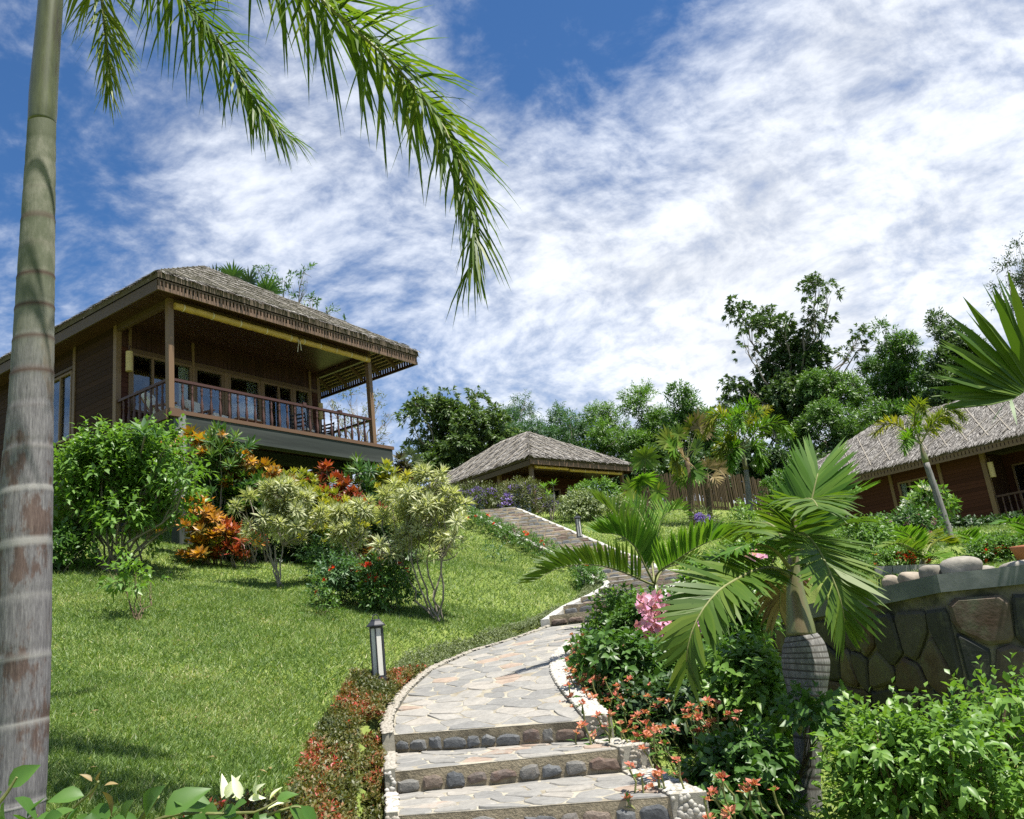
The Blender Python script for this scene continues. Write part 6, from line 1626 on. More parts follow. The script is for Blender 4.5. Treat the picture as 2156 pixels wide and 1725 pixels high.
small_palm('feather_palm', (b0[0], b0[1], gz(b0[0], b0[1])), at(1378, 1232, 10.3), [
    [Zs(1240, 1000, 10.1), Zs(1000, 895, 9.8), Zs(750, 825, 9.5), Zs(500, 820, 9.3), Zs(300, 870, 9.2), Zs(90, 985, 9.1)],
    [Zs(1340, 900, 10.1), Zs(1500, 790, 9.8), Zs(1700, 660, 9.6), Zs(1900, 570, 9.4), Zs(2120, 525, 9.3)],
    [Zs(1230, 860, 10.5), Zs(1130, 680, 10.7), Zs(1030, 480, 11.0), Zs(890, 290, 11.3), Zs(710, 150, 11.5)],
    [Zs(1220, 850, 10.2), Zs(1110, 640, 10.1), Zs(950, 520, 10.0), Zs(760, 500, 9.9)],
    [Zs(1290, 800, 10.8), Zs(1340, 500, 11.4), Zs(1400, 330, 12.0), Zs(1560, 260, 12.5), Zs(1640, 320, 12.8)],
    [Zs(1380, 880, 10.6), Zs(1520, 820, 11.1), Zs(1700, 830, 11.5), Zs(1850, 900, 11.7)],
    [Zs(1280, 800, 10.6), Zs(1220, 450, 11.2), Zs(1120, 250, 11.6), Zs(1050, 260, 12.0)]],
    'arching feather palm between the path bend and the bottle palm', 46, .42, .040, ['palm_green', 'palm_bright', 'palm_green', 'palm_bright', 'palm_bright'], rt, .055, single=40, vee=1.05)
Zt = lambda x, y, d: at(x / 5.0 + 1768, y / 5.0 + 905.5, d)
small_palm('feather_palm', gp(1940, 1206, 10.8), at(1944, 1180, 10.8), [[Zt(800, 1200, 10.6), Zt(700, 1090, 10.4), Zt(580, 1045, 10.2)], [Zt(960, 1200, 11), Zt(1080, 1170, 11.2), Zt(1200, 1200, 11.4)], [Zt(780, 1260, 10.4), Zt(620, 1190, 10), Zt(470, 1230, 9.8)], [Zt(960, 1330, 10.4), Zt(1060, 1340, 10.2), Zt(1130, 1395, 10.1)], [Zt(880, 1160, 11.2), Zt(960, 1090, 11.6), Zt(1040, 1120, 12)]],
    'little arching palm behind the medium boulder', 22, .26, .05, ['palm_bright', 'palm_yellow', 'palm_green'], rt, .045)
small_palm('feather_palm', gp(2068, 1184, 12), at(2066, 1160, 12), [[Zt(1440, 1200, 11.8), Zt(1350, 1110, 11.6), Zt(1250, 1090, 11.4)], [Zt(1540, 1200, 12.2), Zt(1640, 1130, 12.4), Zt(1760, 1140, 12.5)], [Zt(1420, 1240, 11.6), Zt(1320, 1200, 11.4), Zt(1200, 1215, 11.2)], [Zt(1500, 1180, 12.4), Zt(1560, 1130, 12.8), Zt(1640, 1190, 13)]],
    'little arching palm right of the largest boulder', 22, .26, .05, ['palm_bright', 'palm_green'], rt, .04)
small_palm('feather_palm', gp(2190, 1192, 11), at(2190, 1165, 11), [[Zt(1980, 1030, 10.8), Zt(1840, 970, 10.6), Zt(1700, 985, 10.5)], [Zt(2000, 1170, 10.8), Zt(1850, 1160, 10.7), Zt(1730, 1230, 10.6)], [Zt(2200, 1000, 11), Zt(2300, 1000, 11)]],
    'little arching palm at the right edge above the wall', 24, .30, .05, ['palm_bright', 'palm_green'], rt, .045)
# the big leaf that reaches in at the right
def reaching_palm():
    base = gp(2330, 1190, 8.9); t = thing('bottle_palm', base, 'palm whose broad pleated frond reaches in from the right edge over the thatched roof', 'palm tree'); hub = at(2320, 960, 8.9)
    m = MB(); m.tube(curve([(0, 0, -.2), (hub - base) * .45, hub - base], 10), [.13, .15, .16, .15, .13, .11, .09, .07, .05, .04], 14); m.obj('trunk', 'bottle_trunk', t, True)
    Q = lambda x, y, d: at(x * .39982 + 1379.8, y * .39982 + 431.2, d)
    rng = np.random.default_rng(77)
    f = frond(t, base, [hub, Q(2200, 860, 8.2), Q(2050, 900, 7.9), Q(1940, 970, 7.7), Q(1900, 995, 7.6), Q(1870, 1020, 7.55)], 5, [.3, .35, .35, .3], .05, 'palm_bright', rng, (.022, .008), droop=.5, vee=-.5, fwd=.7)
    # pleated blade: a fan of long segments that part only at the tips
    n = 40; ang = np.linspace(math.radians(192), math.radians(62), n); C = curve([Q(1880, 1015, 7.55), Q(1940, 985, 7.6), Q(2030, 935, 7.75), Q(2200, 850, 8.0)], n); rr = np.interp(np.linspace(0, 1, n), [0, .3, .6, 1], [400, 540, 650, 620]) * .39982
    D, L = [], []
    for a, c, r in zip(ang, C, rr):
        a += rng.normal() * .02; d = cR * math.cos(a) + cU * math.sin(a); d = nrm(np.array((d[0], d[1] + rng.normal() * .05 - .12, d[2]))); D.append(d); L.append(r * 7.6 / CAM_F * rng.uniform(.9, 1.06))
    D, L = np.array(D), np.array(L); N = np.repeat(np.array([[0, -1.0, .35]]), n, 0) + rvec(n, rng) * .1; N[::2] += (.35, 0, .2); N[1::2] -= (.35, 0, .2)
    u = [mesh('leaflet', *s[:2], 'palm_green', s[2]) for s in (strip(np.zeros((1, 3)), np.array([[0, 1.0, 0]]), np.array([[0, 0, 1.0]]), 1.0, 1.0, d, np.array([.4])) for d in (.0, .08, .16))]
    S = nrm(np.cross(D, N)); Nn = np.cross(S, D)
    for i in range(n):
        w = .10 * rng.uniform(.85, 1.15); b = C[i] - base; d, s, nn = D[i] * L[i], S[i] * w, Nn[i] * L[i]
        link('leaflet', u[i % 3], f, Matrix(((s[0], d[0], nn[0], b[0]), (s[1], d[1], nn[1], b[1]), (s[2], d[2], nn[2], b[2]), (0, 0, 0, 1))))
    frond(t, base, [hub, Q(2300, 760, 9.2), Q(2400, 800, 9.6)], 20, [.4, .5, .4], .05, 'palm_green', rng, (.02, .006))
    frond(t, base, [hub, Q(2350, 1000, 8.6), Q(2400, 1150, 8.4)], 20, [.4, .5, .4], .05, 'palm_green', rng, (.02, .006))
reaching_palm()
# ------------------------------------------------------------------ shrubs on the lawn
rg = np.random.default_rng(51)
Zh = lambda x, y: (x * .28 + 379.5, y * .28 + 862.4)
# the broad green bush under the veranda corner
def bl(Y, *a, dy=.8, flat=.95):
    return [px_blob(u, v, r, Y + rg.normal() * .25, None, flat) for u, v, r in a]
shrub('leafy_bush', 'wide fresh green bush with thin trunks beside the palm trunk, below the veranda corner', 'bush', None, gp(235, 1192, 15),
      bl(15, (167, 982, 36), (211, 948, 31), (259, 961, 36), (312, 952, 33), (351, 927, 18), (149, 1032, 36), (215, 1007, 46), (285, 1007, 46), (356, 982, 36), (391, 1007, 23), (162, 1074, 40), (233, 1057, 46), (303, 1057, 42), (365, 1049, 31), (145, 1116, 27), (250, 1099, 33), (334, 1095, 27), (202, 1108, 23), (382, 1070, 16), (140, 994, 23)),
      1000, .165, .078, 'green_fresh', rg, 8, .42, 'bark_grey', .026, 4, .30, 1.15, up=1.4, inner=.12)
_b = gp(265, 965, 15)
shrub('leafy_sapling', 'thin leaning sapling on the lawn below the wide green bush', 'sapling', None, gp(290, 1309, 11.5), bl(11.5, (262, 1220, 26), (300, 1232, 22), (240, 1195, 20), (318, 1225, 14), (285, 1205, 20)), 34, .13, .06, 'green_fresh', rg, 6, .18, 'bark_brown', .010, 2, .3)
shrub('leafy_bush', 'low green bush tucked behind the left palm trunk', 'bush', None, gp(140, 1185, 14.5), bl(14.5, (130, 1150, 34), (160, 1165, 22), (110, 1170, 30)), 170, .14, .065, 'green_mid', rg, 7, .22, 'bark_grey', .012, 2)
pl = thing('plumeria', gp(300, 1100, 16.2), 'pale green rosette of long leaves poking out of the wide green bush', 'plant'); _h = at(305, 920, 14.6)
MB().tube(curve([np.zeros(3), np.array((0, -.5, 1.0)), _h - np.array(pl.location)], 6), .018, 6).obj('stem', 'bark_grey', pl)
rosettes(pl, [_h, _h + (.15, .05, -.08)], [UP + (0, -.4, 0), UP + (.5, 0, 0)], [1.1, .8], 'plumeria', 'green_blue', rg, pl.location)
# variegated shrubs on bare stems
def variegated(base, blobs, nros, label, nst):
    base = np.asarray(base, float); t = thing('variegated_shrub', base, label, 'shrub', 'cream and green variegated shrubs on the lawn')
    B = np.array(blobs); m = MB(); P, A, S = [], [], []
    feet = [np.array((*(rg.normal(size=2) * .06), -.05)) for _ in range(nst)]; mids = []
    lo = B[:, 2].min(); 
    for i in range(nst):
        c = B[rg.integers(len(B))]; q = np.array((c[0], c[1], lo - .05)) * .5 + np.array((*B[:, :2].mean(0), lo)) * .5 - base; q += (rg.normal() * .10, rg.normal() * .1, 0)
        branch(m, feet[i], q, .016, .012, rg, 6, .03, 6); mids.append(q)
    vol = B[:, 3] ** 2.2; per = np.maximum(2, (nros * vol / vol.sum())).astype(int)
    for b, k in zip(B, per):
        md = min(mids, key=lambda q: np.hypot(*(q[:2] + base[:2] - b[:2]))); hub = b[:3] - (0, 0, b[5] * .5) - base; branch(m, md, hub, .011, .007, rg, 4, .05, 5)
        d = rvec(k, rg); d[:, 2] = np.where(d[:, 2] < -.35, -d[:, 2], d[:, 2]); r = rg.uniform(.5, 1.0, k)[:, None]
        for p, dd in zip(b[:3] + d * b[3:6] * r, d):
            P.append(p); A.append(nrm(dd * .8 + UP * .55 + rg.normal(size=3) * .15)); S.append(rg.uniform(.8, 1.2))
            if rg.random() < .5: branch(m, hub, p - base, .006, .004, rg, 3, .05, 4)
    m.obj('stems', 'bark_grey', t, kind='stuff'); rosettes(t, P, A, S, 'dracaena', 'variegated', rg, base)
vb = lambda Y, *a: [px_blob(*Zh(x + rg.normal() * 16, y + rg.normal() * 16), r * .28 * rg.uniform(.65, 1.3), Y + rg.normal() * .18) for x, y, r in a]
variegated(gp(592, 1237, 15), vb(15, (760, 620, 95), (700, 700, 85), (860, 680, 90), (830, 770, 110), (720, 830, 100), (620, 860, 80), (560, 930, 60), (600, 990, 60), (760, 920, 90), (880, 880, 80), (1000, 860, 70), (1060, 830, 50), (440, 730, 60), (530, 690, 45), (860, 1010, 60), (540, 1040, 45), (930, 760, 80), (660, 610, 45), (680, 980, 60)), 115, 'cream variegated shrub on pale stems in mid lawn, in front of the orange crotons', 5)
variegated(gp(775, 1225, 15.5), vb(15.2, (1250, 850, 80), (1350, 820, 80), (1180, 880, 50), (1260, 960, 75), (1330, 1010, 60), (1430, 830, 60), (1210, 960, 45)), 55, 'smaller cream variegated shrub between the two large ones, above the red flowered bush', 3)
variegated(gp(925, 1305, 13), vb(13, (1880, 570, 80), (1960, 560, 50), (1640, 640, 70), (1720, 680, 90), (1860, 680, 110), (1980, 700, 90), (2080, 740, 60), (1600, 740, 80), (1700, 780, 100), (1840, 800, 120), (1990, 830, 100), (2090, 850, 50), (1560, 850, 80), (1650, 900, 90), (1790, 920, 100), (1930, 930, 90), (2040, 960, 60), (1580, 990, 70), (1680, 1010, 80), (1800, 1030, 70), (1960, 1040, 70), (2080, 1070, 50), (1530, 1070, 50), (1620, 1110, 60), (1860, 1100, 50)), 135, 'tallest cream variegated shrub with slender dark stems, nearest the path', 6)
# crotons
def crot(Y, hs, mat, label, base=None, kind='croton', scale=1.0, extra=3):
    H = [at(*Zh(x, y), Y + dy) for x, y, dy in hs]; c = np.mean(H, axis=0)
    b = np.array((c[0], c[1] + .15, 0)); b[2] = gz(b[0], b[1]); return croton(b, H, mat, label, rg, kind, scale, extra)
cl = lambda s: s
crot(17.4, [(95, 200, 0), (140, 250, -.1), (60, 240, .2)], 'croton_orange', cl('orange and green croton at the top left of the hedge, against the concrete column'), extra=2)
crot(17.6, [(290, 200, 0), (240, 240, .2), (350, 210, 0), (300, 330, -.2), (220, 330, 0), (370, 300, .1)], 'croton_green', 'tall dark green croton with long narrow leaves under the veranda corner', kind='narrow', extra=4, scale=1.05)
crot(17.8, [(480, 370, 0), (440, 420, 0), (530, 430, .1)], 'croton_orange', 'green croton with an orange red tip beside the tall narrow leaved one', extra=3)
crot(17.6, [(450, 500, 0), (400, 560, -.1), (560, 560, .1), (480, 620, -.2), (620, 520, .2)], 'croton_green', 'broad leaved green croton left of the orange cluster', extra=4)
crot(18.0, [(600, 470, 0), (650, 450, .1), (600, 560, -.1), (560, 620, -.3), (700, 480, .2)], 'croton_orange', 'bright orange croton behind the middle variegated shrub', extra=4)
crot(18.6, [(780, 510, 0), (850, 490, .1), (920, 500, .1), (980, 530, .2), (900, 570, -.2), (820, 560, -.1)], 'croton_yellow', 'yellow green croton with small leaves under the middle of the beam', kind='smallcroton', extra=7, scale=1.0)
crot(18.4, [(960, 620, 0), (1030, 640, 0), (1100, 640, .1), (1180, 650, .1), (1080, 740, -.3), (1180, 760, -.3), (1240, 720, -.2), (1130, 830, -.5), (1220, 830, -.5)], 'croton_yellow', 'wide golden yellow croton in the centre of the hedge', kind='smallcroton', extra=8, scale=1.05)
crot(19.0, [(1100, 450, 0), (1080, 480, .1), (1150, 560, 0), (1110, 560, .2)], 'croton_red', 'dark red croton standing tallest below the right half of the beam', extra=3)
crot(18.8, [(1250, 590, 0), (1310, 650, -.1), (1230, 540, .2), (1350, 690, -.2), (1270, 680, -.2)], 'croton_red', 'red and orange croton right of the golden one', extra=3)
crot(19.2, [(1330, 420, 0), (1290, 480, 0), (1380, 500, 0), (1420, 560, -.1), (1440, 640, -.2), (1400, 720, -.3)], 'croton_green', 'slim leaved green croton between the red and the yellow ones', kind='narrow', extra=3)
crot(19.4, [(1470, 480, 0), (1540, 450, 0), (1600, 500, 0), (1520, 540, -.2), (1580, 560, -.2), (1450, 530, 0), (1540, 620, -.3)], 'croton_yellow', 'large yellow and orange croton near the far end of the beam', extra=3)
crot(20.0, [(1650, 390, 0), (1690, 450, 0), (1710, 490, 0), (1640, 470, .1)], 'croton_dark', 'dark olive croton with red tips at the end of the beam', extra=3)
crot(19.0, [(1690, 590, 0), (1730, 610, 0), (1660, 620, 0)], 'croton_yellow', 'pure yellow small croton behind the tallest variegated shrub', kind='smallcroton', extra=6)
crot(17.0, [(130, 700, 0), (180, 730, 0), (80, 720, .1), (210, 800, -.1), (260, 810, -.1)], 'croton_orange', 'brownish orange croton low beside the wide green bush', extra=2)
crot(16.8, [(150, 1010, 0), (200, 1040, 0), (110, 1020, .1), (240, 980, 0)], 'croton_orange', 'lowest orange and olive croton near the lawn edge', extra=2)
crot(17.0, [(250, 880, 0), (290, 920, 0), (210, 900, .1)], 'croton_yellow', 'little yellow croton in the shade above the lawn', kind='smallcroton', extra=4)
crot(16.9, [(350, 920, 0), (400, 940, 0), (460, 960, .1)], 'croton_red', 'low red leaved croton with long thin leaves left of the variegated stems', kind='narrow', extra=2)
crot(16.9, [(1420, 1020, 0), (1380, 1080, 0), (1450, 1110, -.1)], 'croton_dark', 'dark maroon croton in the shade above the red flowered bush', extra=3)
# deep green undergrowth of the hedge
for k, (lab, a) in enumerate((('dark green undergrowth bush at the left foot of the croton hedge', [(200, 640, 60), (330, 560, 60), (380, 720, 75), (300, 860, 75), (420, 900, 75), (260, 1010, 60), (370, 1050, 60), (470, 1060, 45)]),
                              ('dark green undergrowth bush behind the middle variegated stems', [(560, 780, 70), (600, 1080, 55), (720, 1110, 50), (900, 1050, 70), (980, 1100, 70), (830, 1120, 50), (960, 960, 60), (1100, 960, 60)]),
                              ('dark green undergrowth bush at the right foot of the croton hedge', [(1250, 1080, 60), (1400, 940, 70), (1500, 980, 70), (1380, 780, 70), (1480, 780, 60), (1600, 1120, 60), (1700, 1130, 50)]))):
    bs = [px_blob(*Zh(x, y), r * .28, 18.0 + k * .4) for x, y, r in a]; b0 = gp(*Zh(np.mean([q[0] for q in a]), 1090), 18.0 + k * .4)
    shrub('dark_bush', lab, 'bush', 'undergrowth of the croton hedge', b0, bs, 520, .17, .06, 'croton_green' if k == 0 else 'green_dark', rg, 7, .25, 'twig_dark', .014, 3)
# flowering ixora bushes and a young shrub
shrub('flowering_bush', 'dark bush with red flower heads behind the nearest garden lamp', 'bush', 'red flowered bushes', gp(820, 1285, 13.2), bl(13.2, (760, 1215, 26), (795, 1205, 26), (830, 1215, 28), (845, 1245, 28), (800, 1250, 34), (770, 1245, 26)), 520, .085, .036, 'green_mid', rg, 7, .16, 'twig_dark', .012, 3, flowers=('red_flower', 26, .055, 14, None))
shrub('flowering_bush', 'loose grey-green bush left of the red flowered bush', 'bush', 'red flowered bushes', gp(715, 1272, 13.4), bl(13.4, (700, 1210, 28), (735, 1225, 28), (690, 1240, 24), (720, 1250, 26), (745, 1205, 20)), 360, .085, .034, 'green_blue', rg, 7, .18, 'twig_dark', .010, 3, flowers=('red_flower', 5, .05, 12, None))
shrub('young_shrub', 'small feathery young shrub alone on the lawn', 'shrub', None, gp(672, 1300, 12.6), bl(12.6, (660, 1270, 16), (685, 1275, 16), (672, 1240, 16), (650, 1288, 14), (695, 1290, 12)), 90, .06, .022, 'green_mid', rg, 7, .16, 'twig_dark', .006, 2)
shrub('young_shrub', 'pale blue-green shrub between the hedge and the red flowered bush', 'shrub', None, gp(690, 1215, 15.6), bl(15.6, (660, 1165, 20), (690, 1160, 24), (705, 1185, 22), (670, 1190, 20)), 150, .10, .035, 'green_blue', rg, 7, .2, 'twig_dark', .008, 2)
shrub('young_shrub', 'wispy sapling on the lawn near the upper steps', 'shrub', None, gp(1045, 1190, 19), bl(19, (1040, 1165, 16), (1055, 1172, 12)), 26, .08, .03, 'green_blue', rg, 6, .2, 'twig_dark', .006, 3)
# hedge along the upper flight
def hedge_line(label, pts, h, r, n, L, W, mat, fl, group=None, name='flower_hedge'):
    b = np.array(pts[0]); B = []
    P = curve(pts, 16)
    for p in P: B.append((p[0], p[1], gz(p[0], p[1]) + h * .5, r, r, h * .55))
    return shrub(name, label, 'hedge', group, (P[8][0], P[8][1], gz(P[8][0], P[8][1])), B, n, L, W, mat, rg, 7, .12, 'twig_dark', .008, 1, flowers=fl)
_s = np.linspace(S_TURN + 1.2, FL_LEN - .4, 8)
hedge_line('low clipped hedge with a few orange flowers along the upper steps', [(*fl_sec(s, 1.15)[0], 0) for s in _s], .42, .24, 900, .075, .03, 'green_mid', ('red_flower', 9, .07, 12, None))
hedge_line('short dark hedge behind the middle garden lamp at the path bend', [(*fl_sec(s, 1.1)[0], 0) for s in (5.6, 6.4, 7.2)], .45, .26, 320, .075, .03, 'green_mid', ('red_flower', 2, .07, 12, None))
# the purple and white flowering clumps at the top of the steps
def purple(label, Y, blobs, n, fl, base):
    t = shrub('purple_flower_bush', label, 'bush', 'purple flowering bushes', base, bl(Y, *blobs), n, .16, .028, 'green_olive', rg, 7, .32, 'stem_green', .012, 4, .25, .8)
    O, A, _ = blob_points(bl(Y, *blobs), fl * 3, rg, .9); o = np.argsort(O[:, 1] - O[:, 2] * .8)[:fl]
    b = np.array(t.location)
    key = 'pf'; 
    if key not in _fl_cache: _fl_cache[key] = [flower_mesh(.075, 6, 'purple_flower', rg, .1) for _ in range(3)]
    for p, d in zip(O[o], A[o]): link('flower', _fl_cache[key][rg.integers(3)], t, Matrix.Translation(p - b) @ align(d + (0, -.8, .1), rg, rg.uniform(.7, 1.2)))
purple('purple flowering bush at the left of the step top, under the upper bungalow', 29.6, [(965, 1050, 20), (1000, 1050, 24), (1035, 1050, 22), (985, 1068, 22), (1025, 1070, 20), (948, 1058, 14)], 520, 150, gp(1000, 1088, 29.6))
purple('rounded purple flowering bush right of the first, above the white kerb', 29.8, [(1085, 1045, 24), (1115, 1045, 24), (1100, 1035, 18), (1070, 1062, 20), (1130, 1065, 20), (1100, 1068, 24)], 560, 170, gp(1105, 1088, 29.8))
purple('smallest purple flowering bush beside the pale bushes', 29.6, [(1165, 1070, 14), (1178, 1072, 12), (1152, 1074, 12)], 180, 50, gp(1166, 1088, 29.6))
purple('low purple flowers below the bamboo fence', 23, [(1474, 1092, 7), (1488, 1094, 6), (1466, 1095, 6)], 60, 40, gp(1475, 1108, 23))
shrub('pale_bush', 'pale cream flecked bush behind the upper garden lamp', 'bush', 'pale leaved bushes', gp(1220, 1092, 28), bl(28, (1205, 1062, 18), (1235, 1058, 20), (1220, 1075, 20), (1255, 1072, 16), (1190, 1075, 14), (1245, 1080, 16)), 560, .11, .05, 'white_leaf', rg, 7, .22, 'twig_dark', .010, 3)
shrub('leafy_bush', 'light green bush above the pale flecked bush', 'bush', None, gp(1250, 1090, 29), bl(29, (1235, 1035, 16), (1265, 1030, 18), (1285, 1045, 18), (1215, 1040, 10), (1270, 1055, 18)), 330, .13, .055, 'green_light', rg, 7, .22, 'twig_dark', .010, 3)
shrub('pale_bush', 'second pale bush half hidden by the arching feather palm', 'bush', 'pale leaved bushes', gp(1310, 1100, 27), bl(27, (1300, 1070, 18), (1330, 1075, 18), (1345, 1065, 12)), 300, .11, .05, 'white_leaf', rg, 7, .22, 'twig_dark', .010, 3)
pm = thing('young_plumeria', gp(1160, 1088, 28.6), 'young plumeria with three leaf tufts among the purple bushes', 'plant'); _o = np.array(pm.location); m_ = MB(); tp = [at(1146, 1030, 28.6), at(1165, 1024, 28.6), at(1156, 1045, 28.5)]
for q in tp: branch(m_, (0, 0, 0), q - _o, .02, .014, rg, 4, .03, 5)
m_.obj('stems', 'bark_grey', pm, kind='stuff'); rosettes(pm, tp, [UP] * 3, [.8] * 3, 'plumeria', 'green_light', rg, _o)

# ------------------------------------------------------------------ right garden above the wall
shrub('flowering_tree', 'small plumeria tree with white blossoms in front of the right bungalow window', 'tree', None, gp(1955, 1118, 19.5), bl(19.5, (1928, 1060, 11), (1950, 1042, 13), (1975, 1050, 13), (1990, 1065, 10), (1960, 1062, 12), (1910, 1068, 8)), 80, .20, .075, 'green_light', rg, 7, .18, 'bark_grey', .022, 2, .15, 1.1, flowers=('white_flower', 14, .11, 8, None))
shrub('flowering_bush', 'bush with pale pink bracts under the right bungalow window', 'bush', None, gp(1925, 1150, 17), bl(17, (1885, 1115, 20), (1920, 1105, 22), (1950, 1110, 20), (1905, 1130, 22), (1955, 1130, 20), (1875, 1130, 16)), 420, .10, .05, 'green_mid', rg, 7, .25, 'twig_dark', .012, 3, flowers=('pink_bract', 26, .07, 7, None))
shrub('leafy_bush', 'yellowish green bush left of the pink flowered bush', 'bush', None, gp(1825, 1180, 14.5), bl(14.5, (1795, 1140, 22), (1825, 1130, 24), (1855, 1135, 22), (1810, 1160, 24), (1845, 1160, 24), (1780, 1160, 18)), 520, .09, .042, 'green_light', rg, 7, .22, 'twig_dark', .012, 3)
shrub('leafy_bush', 'low green bush at the foot of the foxtail palm', 'bush', None, gp(2110, 1185, 13), bl(13, (2085, 1165, 20), (2115, 1160, 20), (2145, 1165, 20), (2165, 1170, 20)), 380, .07, .04, 'green_mid', rg, 7, .2, 'twig_dark', .012, 3)
hl = lambda Y, us, v: [gp(u, v, Y) for u in us]
hedge_line('ixora hedge with orange red flowers behind the concrete edging', hl(11.6, (1830, 1870, 1910, 1945), 1190), .26, .16, 480, .06, .026, 'green_light', ('red_flower', 24, .045, 12, None), 'ixora hedges')
hedge_line('ixora hedge with orange flowers right of the largest boulder', hl(10.4, (2055, 2090, 2125, 2160), 1195), .22, .15, 420, .06, .026, 'green_light', ('red_flower', 18, .045, 12, None), 'ixora hedges')
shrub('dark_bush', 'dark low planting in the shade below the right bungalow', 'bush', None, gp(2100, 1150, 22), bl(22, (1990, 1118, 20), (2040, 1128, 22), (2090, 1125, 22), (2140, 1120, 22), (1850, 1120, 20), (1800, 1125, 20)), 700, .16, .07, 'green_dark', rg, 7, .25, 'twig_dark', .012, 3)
shrub('leafy_sapling', 'young glossy tree before the low end of the right bungalow roof', 'tree', None, gp(1652, 1110, 24), bl(24, (1625, 1030, 12), (1650, 1015, 15), (1672, 1012, 12), (1640, 1035, 12), (1700, 1030, 12), (1715, 1022, 10)), 190, .17, .06, 'green_mid', rg, 7, .2, 'twig_dark', .018, 2)
shrub('leafy_bush', 'yellowish shrub in front of the bamboo fence', 'bush', None, gp(1562, 1110, 21), bl(21, (1560, 1070, 9), (1568, 1085, 12), (1555, 1090, 12), (1575, 1098, 14)), 130, .09, .04, 'green_light', rg, 6, .15, 'twig_dark', .010, 2)
shrub('leafy_bush', 'green filler bush behind the crown of the bottle palm', 'bush', None, gp(1600, 1180, 16), bl(16, (1560, 1150, 24), (1600, 1140, 26), (1640, 1150, 26), (1590, 1175, 26), (1540, 1175, 20), (1690, 1165, 26), (1735, 1160, 26)), 620, .10, .05, 'green_fresh', rg, 7, .22, 'twig_dark', .012, 3)

# ------------------------------------------------------------------ bougainvillea bank to the right of the path
BG = 'bougainvillea bushes right of the path'
Zb = lambda x, y: (x * .5 + 1078, y * .5 + 991.8)
zb = lambda Y, *a: [px_blob(*Zb(x, y), r * .5, Y + rg.normal() * .15) for x, y, r in a]
def bpl(label, Y, blobs, n, L, W, mat, base=None, pieces=0, **k):
    B = zb(Y, *blobs); c = np.mean(np.array(B)[:, :3], axis=0); b = np.array((c[0], c[1] + .1, gz(c[0], c[1] + .1))) if base is None else base
    return shrub('bougainvillea', label, 'bush', BG, b, B, n, L, W, mat, rg, 7, k.pop('ln', .22), 'twig_dark', .014, 4, .25, 1.05, pieces=pieces, **k)
near = lambda Q: np.linalg.norm(Q.mean(1), axis=1)
bpl('light green bush at the path edge where the path bends, left of the pink flowers', 10.2, [(450, 600, 55), (420, 670, 50), (490, 670, 60), (390, 740, 50), (460, 760, 70), (510, 600, 35), (350, 740, 35), (540, 660, 45), (360, 800, 40)], 600, .085, .042, 'green_fresh')
t_ = bpl('bougainvillea with clusters of large pink bracts beneath the arching feather palm', 9.6, [(560, 630, 60), (620, 680, 70), (540, 690, 80), (660, 620, 50), (700, 690, 70), (760, 600, 60), (480, 760, 60), (600, 760, 80), (700, 780, 70), (800, 690, 60)], 720, .10, .055, 'green_mid')
_pk = [(545, 545, 3), (565, 575, 5), (605, 545, 4), (630, 575, 4), (600, 640, 6), (575, 665, 5), (620, 680, 7), (610, 710, 6), (535, 665, 4), (790, 660, 5), (810, 610, 5), (775, 680, 4), (830, 600, 3), (650, 640, 4), (885, 525, 3), (640, 690, 4), (470, 755, 3), (515, 785, 4), (540, 770, 2), (585, 610, 3), (1030, 350, 3), (1235, 455, 2)]
_bo = np.array(t_.location)
if 'br' not in _fl_cache:
    _fl_cache['br'] = []
    for q in range(4):
        az = np.arange(3) * 2.1 + rg.normal(0, .2, 3); D = np.stack([np.cos(az) * .75, np.sin(az) * .75, np.full(3, .62)], 1)
        _fl_cache['br'].append(mesh('bract', *leaf5(D * .006, D, UP + rvec(3, rg) * .3, .075, .058, .1, .16)[:2], 'pink_bract', {'rnd': np.repeat(rg.random(3), 5)}))
for x, y, k in _pk:
    for _ in range(k + 2):
        p = at(*Zb(x + rg.normal() * 14, y + rg.normal() * 14), 9.0 + rg.normal() * .06); link('bract', _fl_cache['br'][rg.integers(4)], t_, Matrix.Translation(p - _bo) @ align(nrm(rg.normal(size=3) + (0, -1.2, .2)), rg, rg.uniform(.8, 1.35)))
bpl('bright leafy bush before the left end of the stone wall', 9.2, [(880, 560, 70), (960, 560, 70), (1000, 620, 60), (900, 640, 80), (840, 560, 60), (1030, 580, 40), (950, 690, 60), (870, 720, 60), (980, 480, 50), (900, 470, 60), (820, 480, 50)], 760, .10, .052, 'green_fresh')
bpl('dark leafy bush in the middle of the bank, below the pink bracts', 8.2, [(420, 840, 70), (520, 850, 80), (620, 860, 80), (720, 860, 80), (440, 920, 60), (560, 950, 80), (680, 960, 80), (800, 840, 70), (800, 940, 80), (880, 830, 60), (380, 780, 50)], 900, .10, .056, 'green_mid', pieces=150)
bpl('glossy leafy bush beside the swollen palm trunk, on its path side', 7.3, [(900, 900, 70), (980, 870, 70), (1010, 890, 60), (940, 990, 80), (1040, 1000, 70), (860, 1050, 70), (960, 1090, 80), (1070, 1070, 80), (1080, 1150, 50), (980, 1190, 80), (880, 1150, 70)], 1000, .10, .058, 'green_fresh', pieces=300)
bpl('shaded low bush behind the coral flowers at the step edge', 7.4, [(520, 1040, 70), (620, 1060, 80), (730, 1060, 80), (560, 1140, 60), (680, 1160, 80), (790, 1150, 80), (760, 1240, 70), (640, 1230, 60)], 760, .10, .052, 'green_dark', pieces=100)
bpl('leafy bush around the base of the swollen palm trunk', 6.0, [(1010, 1240, 45), (1000, 1290, 60), (930, 1320, 70), (1020, 1390, 60), (920, 1420, 70), (1290, 1040, 32), (1255, 1085, 28)], 620, .09, .055, 'green_mid', pieces=150)
